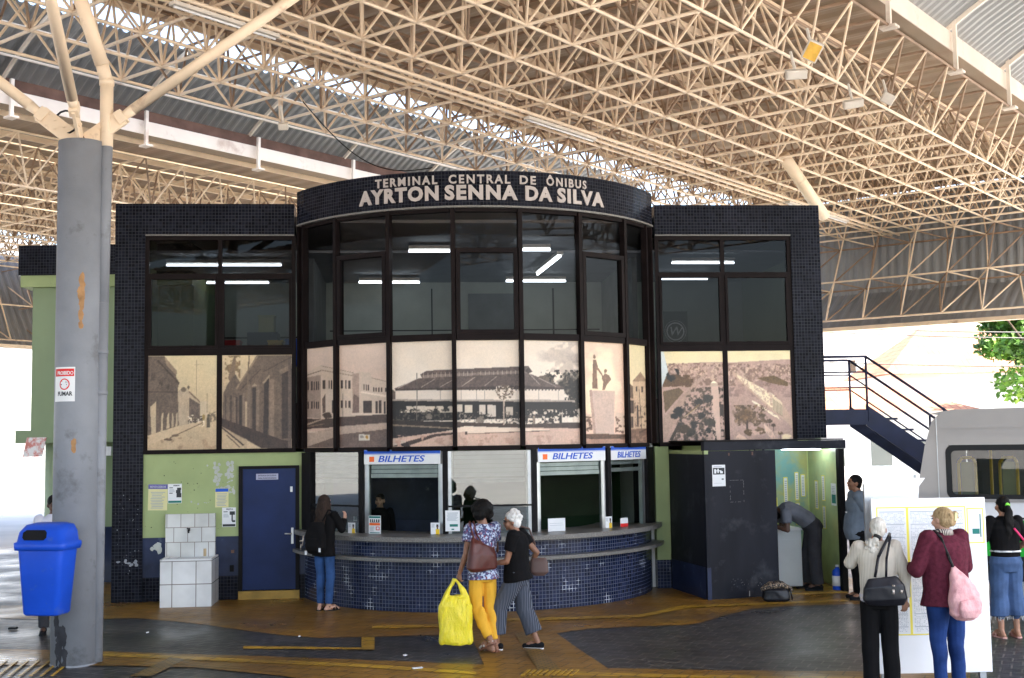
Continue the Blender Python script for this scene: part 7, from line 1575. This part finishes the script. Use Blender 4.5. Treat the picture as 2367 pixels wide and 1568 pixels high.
MB().path([(-.06, -.18, 1.04), (-.02, -.16, 1.22), (.08, -.10, 1.38), (.12, .0, 1.42), (.13, .08, 1.34)], .014, 6).build('strap', M['blackleather'], b8, True); MB().path([(.04, -.18, 1.04), (.05, -.17, 1.20), (.11, -.09, 1.40)], .012, 6).build('strap', M['blackleather'], b8, True)
m = MB(); m.tube((.08, -.268, .90), (.08, -.272, .94), .012, n=8); m.tube((.15, -.262, .91), (.155, -.266, .935), .012, n=8); m.tube((.085, -.268, .97), (.085, -.27, .98), .012, n=8); m.build('buckle', M['silver'], b8, True)
# 9 --- woman in maroon
b = D(2188, 1400, 11.2) * np.array([1, 1, 0])
r9, J9, h9 = person('woman in a maroon cardigan and blue jeans holding a red pen at the board', b, rad(18), 1.66, 1.27, 'skin_light', dict(elL=(-.30, .02, 1.13), wrL=(-.20, .26, 1.13), haL=(-.3, .8, .5), paL=(1, 0, .2), elR=(.27, .05, 1.14), wrR=(.12, .28, 1.24), haR=(-.8, .6, .3), paR=(-.2, 1, 0)),
    dict(mat='maroon', sleeve=1.86, fit=.034, sg=.028, hem=(0, -.01, .80), hemw=(.18, .135), name='cardigan', collar=.02), dict(mat='darkjeans', fit=.014, len=1.0, wr=.007), dict(kind='closed', mat='blackshoe', sole_mat='rubber'), dict(style='clip', mat='hair_blond', wr=.004), headdir=(-.25, 1, -.08))
m = OB(); m.loft([(J9['neck'] + (0, .0, -.02), .088, .08), (J9['neck'] + (0, .0, .02), .078, .074), (J9['neck'] + (0, .0, .035), .07, .066)], n=26)
t = NT('striped_collar'); wv = t.n('ShaderNodeTexWave'); wv.bands_direction = 'X'; wv.inputs['Scale'].default_value = 22; t.l(t.coord(), wv.inputs['Vector']); t.l(t.ramp(wv.outputs[0], [(.45, (.02, .015, .02)), (.55, (.55, .48, .42))]), t.b.inputs['Base Color']); m.m.build('striped_collar', t.m, r9, True)
MB().obox(h9(.03, -.135, .02), (.012, 0, 0), (0, .01, 0), (.004, 0, .035)).build('hair_clip', M['paper_y'], r9)
pn = bag_thing('red_pen', 'red pen held up in the hand of the woman in maroon', 'pen', r9); d = nrm([-.8, .5, .3]); w_ = J9['wrL'] + np.array([-.03, .09, .06]); MB().tube(w_, w_ + d * .13, .006, n=6).build('barrel', M['redink'], pn, True)
b9 = bag_thing('drawstring_backpack', 'pale pink fluffy drawstring backpack hanging from the shoulder of the woman in maroon', 'backpack', r9); t = NT('pink_plush'); f = t.noise(18, 6, .7, sx=(1, 1, .5)); t.l(t.ramp(f, [(.3, (.55, .25, .27)), (.7, (.80, .47, .46))]), t.b.inputs['Base Color']); t.b.inputs['Roughness'].default_value = .95; t.bump(f, .8, .015); M['pink'] = t.m
o = OB(); o.loft([((.02, -.215, .69), .11, .05), ((.02, -.24, .74), .155, .085), ((.01, -.24, .88), .155, .09), ((-.02, -.225, 1.0), .11, .065), ((-.05, -.20, 1.10), .05, .035), ((-.06, -.19, 1.15), .022, .02)], sq=.8); o.fuse('bag_body', 'pink', b9, .009, 2, .007, 20); o = OB(); o.loft([((.0, -.31, .71), .09, .03), ((0, -.335, .78), .115, .035), ((0, -.32, .86), .10, .025)], sq=.7); o.fuse('front_pocket', 'pink', b9, .009, 2, .004)
MB().path([(-.06, -.20, 1.13), (-.09, -.17, 1.25), (-.105, -.10, 1.40), (-.10, .0, 1.455), (-.10, .09, 1.36)], .013, 6).build('strap', M['rubber'], b9, True); MB().path([(-.03, -.21, 1.12), (.02, -.20, 1.04), (.08, -.22, .92), (.13, -.21, .80)], .010, 6).build('strap', M['rubber'], b9, True)
# 10 -- woman in capri jeans
b = G(2333, 1474) * np.array([1, 1, 0])
r10, J10, h10 = person('woman with a black ponytail, black top and frayed cropped jeans at the right edge', b, rad(6), 1.60, 1.10, 'skin_tan', dict(elL=(-.27, .02, 1.14), wrL=(-.26, .20, 1.0), elR=(.27, .02, 1.14), wrR=(.22, .2, 1.0)), dict(mat='blackcloth', sleeve=.9, fit=.014, sg=.012, hem=(0, 0, .98), hemw=(.150, .118), name='top'), dict(mat='jeans2', fit=.024, flare=.035, len=.78, name='cropped_jeans', wr=.007), dict(kind='sandal', mat='flipflop', sole=.012, sole_mat='flipflop'), dict(style='ponytail', mat='hair_black'), headdir=(0, 1, 0))
o = OB(); o.loft([(h10(0, -.105, .02), .02, .03), (h10(0, -.125, .005), .03, .034)], n=14); o.m.build('scrunchie', mat('lime_green', (.25, .85, .08), .6), r10, True); MB().path([(.04, -.15, 1.25), (.16, -.15, 1.10), (.26, -.12, .98)], .013, 6).build('pink_strap', mat('hot_pink', (.85, .05, .18), .5), r10, True); MB().path([(-.17, .02, .985), (-.12, -.12, .985), (0, -.15, .985), (.12, -.12, .985), (.17, .02, .985)], .011, 6).build('belt', M['paper'], r10, True)
fr = MB(); rf = random.Random(6)
for S in 'LR':
    e = J10['kn' + S] * .44 + J10['an' + S] * .56
    for k in range(26): a = rf.random() * 6.28; p = e + np.array([.105 * math.cos(a), .105 * math.sin(a), .0]); fr.tube(p, p + np.array([.01 * (rf.random() - .5), .01 * (rf.random() - .5), -.02 - .03 * rf.random()]), .0022, n=4)
fr.build('frayed_hem', M['paper'], r10)
# 11 -- man half hidden behind the front pillar
b = D(123, 1300, 15.4) * np.array([1, 1, 0])
r11, J11, h11 = person('dark-haired man in a white shirt half hidden behind the front pillar', b, rad(200), 1.72, 1.0, 'skin_dark', dict(), dict(mat=cloth('white_shirt_cloth', (.62, .62, .70), vary=.08), sleeve=.6, fit=.02), dict(mat='charcoal'), dict(kind='closed', mat='blackshoe', sole_mat='rubber'), dict(style='short', mat='hair_black', wr=.001), headdir=(-.2, 1, -.3))
for o in list(scn.objects):
    if '_k' in o.keys(): del o['_k']
# black bag left on the floor by the booth
gb = thing('travel_bag', 'black glossy bag with a gold-flecked top, standing on the floor against the booth panel', 'bag', G(1795, 1391) * np.array([1, 1, 0]), .05)
o = OB(); o.loft([((0, 0, .01), .17, .09), ((0, 0, .04), .20, .11), ((0, 0, .16), .19, .10), ((0, 0, .21), .15, .06)], sq=.6); o.fuse('bag_body', 'blackleather', gb, .008, 2, .006)
t = NT('gold_flecked_cloth'); n_ = t.noise(60, 3, .5); t.l(t.ramp(n_, [(.52, (.02, .018, .018)), (.60, (.45, .34, .24))]), t.b.inputs['Base Color']); t.b.inputs['Roughness'].default_value = .8
o = OB(); o.loft([((-.22, -.0, .17), .03, .06), ((-.10, -.01, .23), .05, .10), ((.08, -.01, .235), .05, .10), ((.22, 0, .16), .03, .07)], side=(0, 0, 1)); o.fuse('patterned_top', t.m, gb, .008, 1, .006); MB().path([(-.1, -.08, .22), (-.05, -.09, .30), (.03, -.09, .30), (.07, -.08, .22)], .010, 6).build('handle', M['blackleather'], gb, True)
MB().path([(.17, -.09, .2), (.2, -.1, .05), (.19, -.1, .03)], .012, 6).build('strap', M['blackleather'], gb, True)
print('OBJECTS', len(scn.objects))
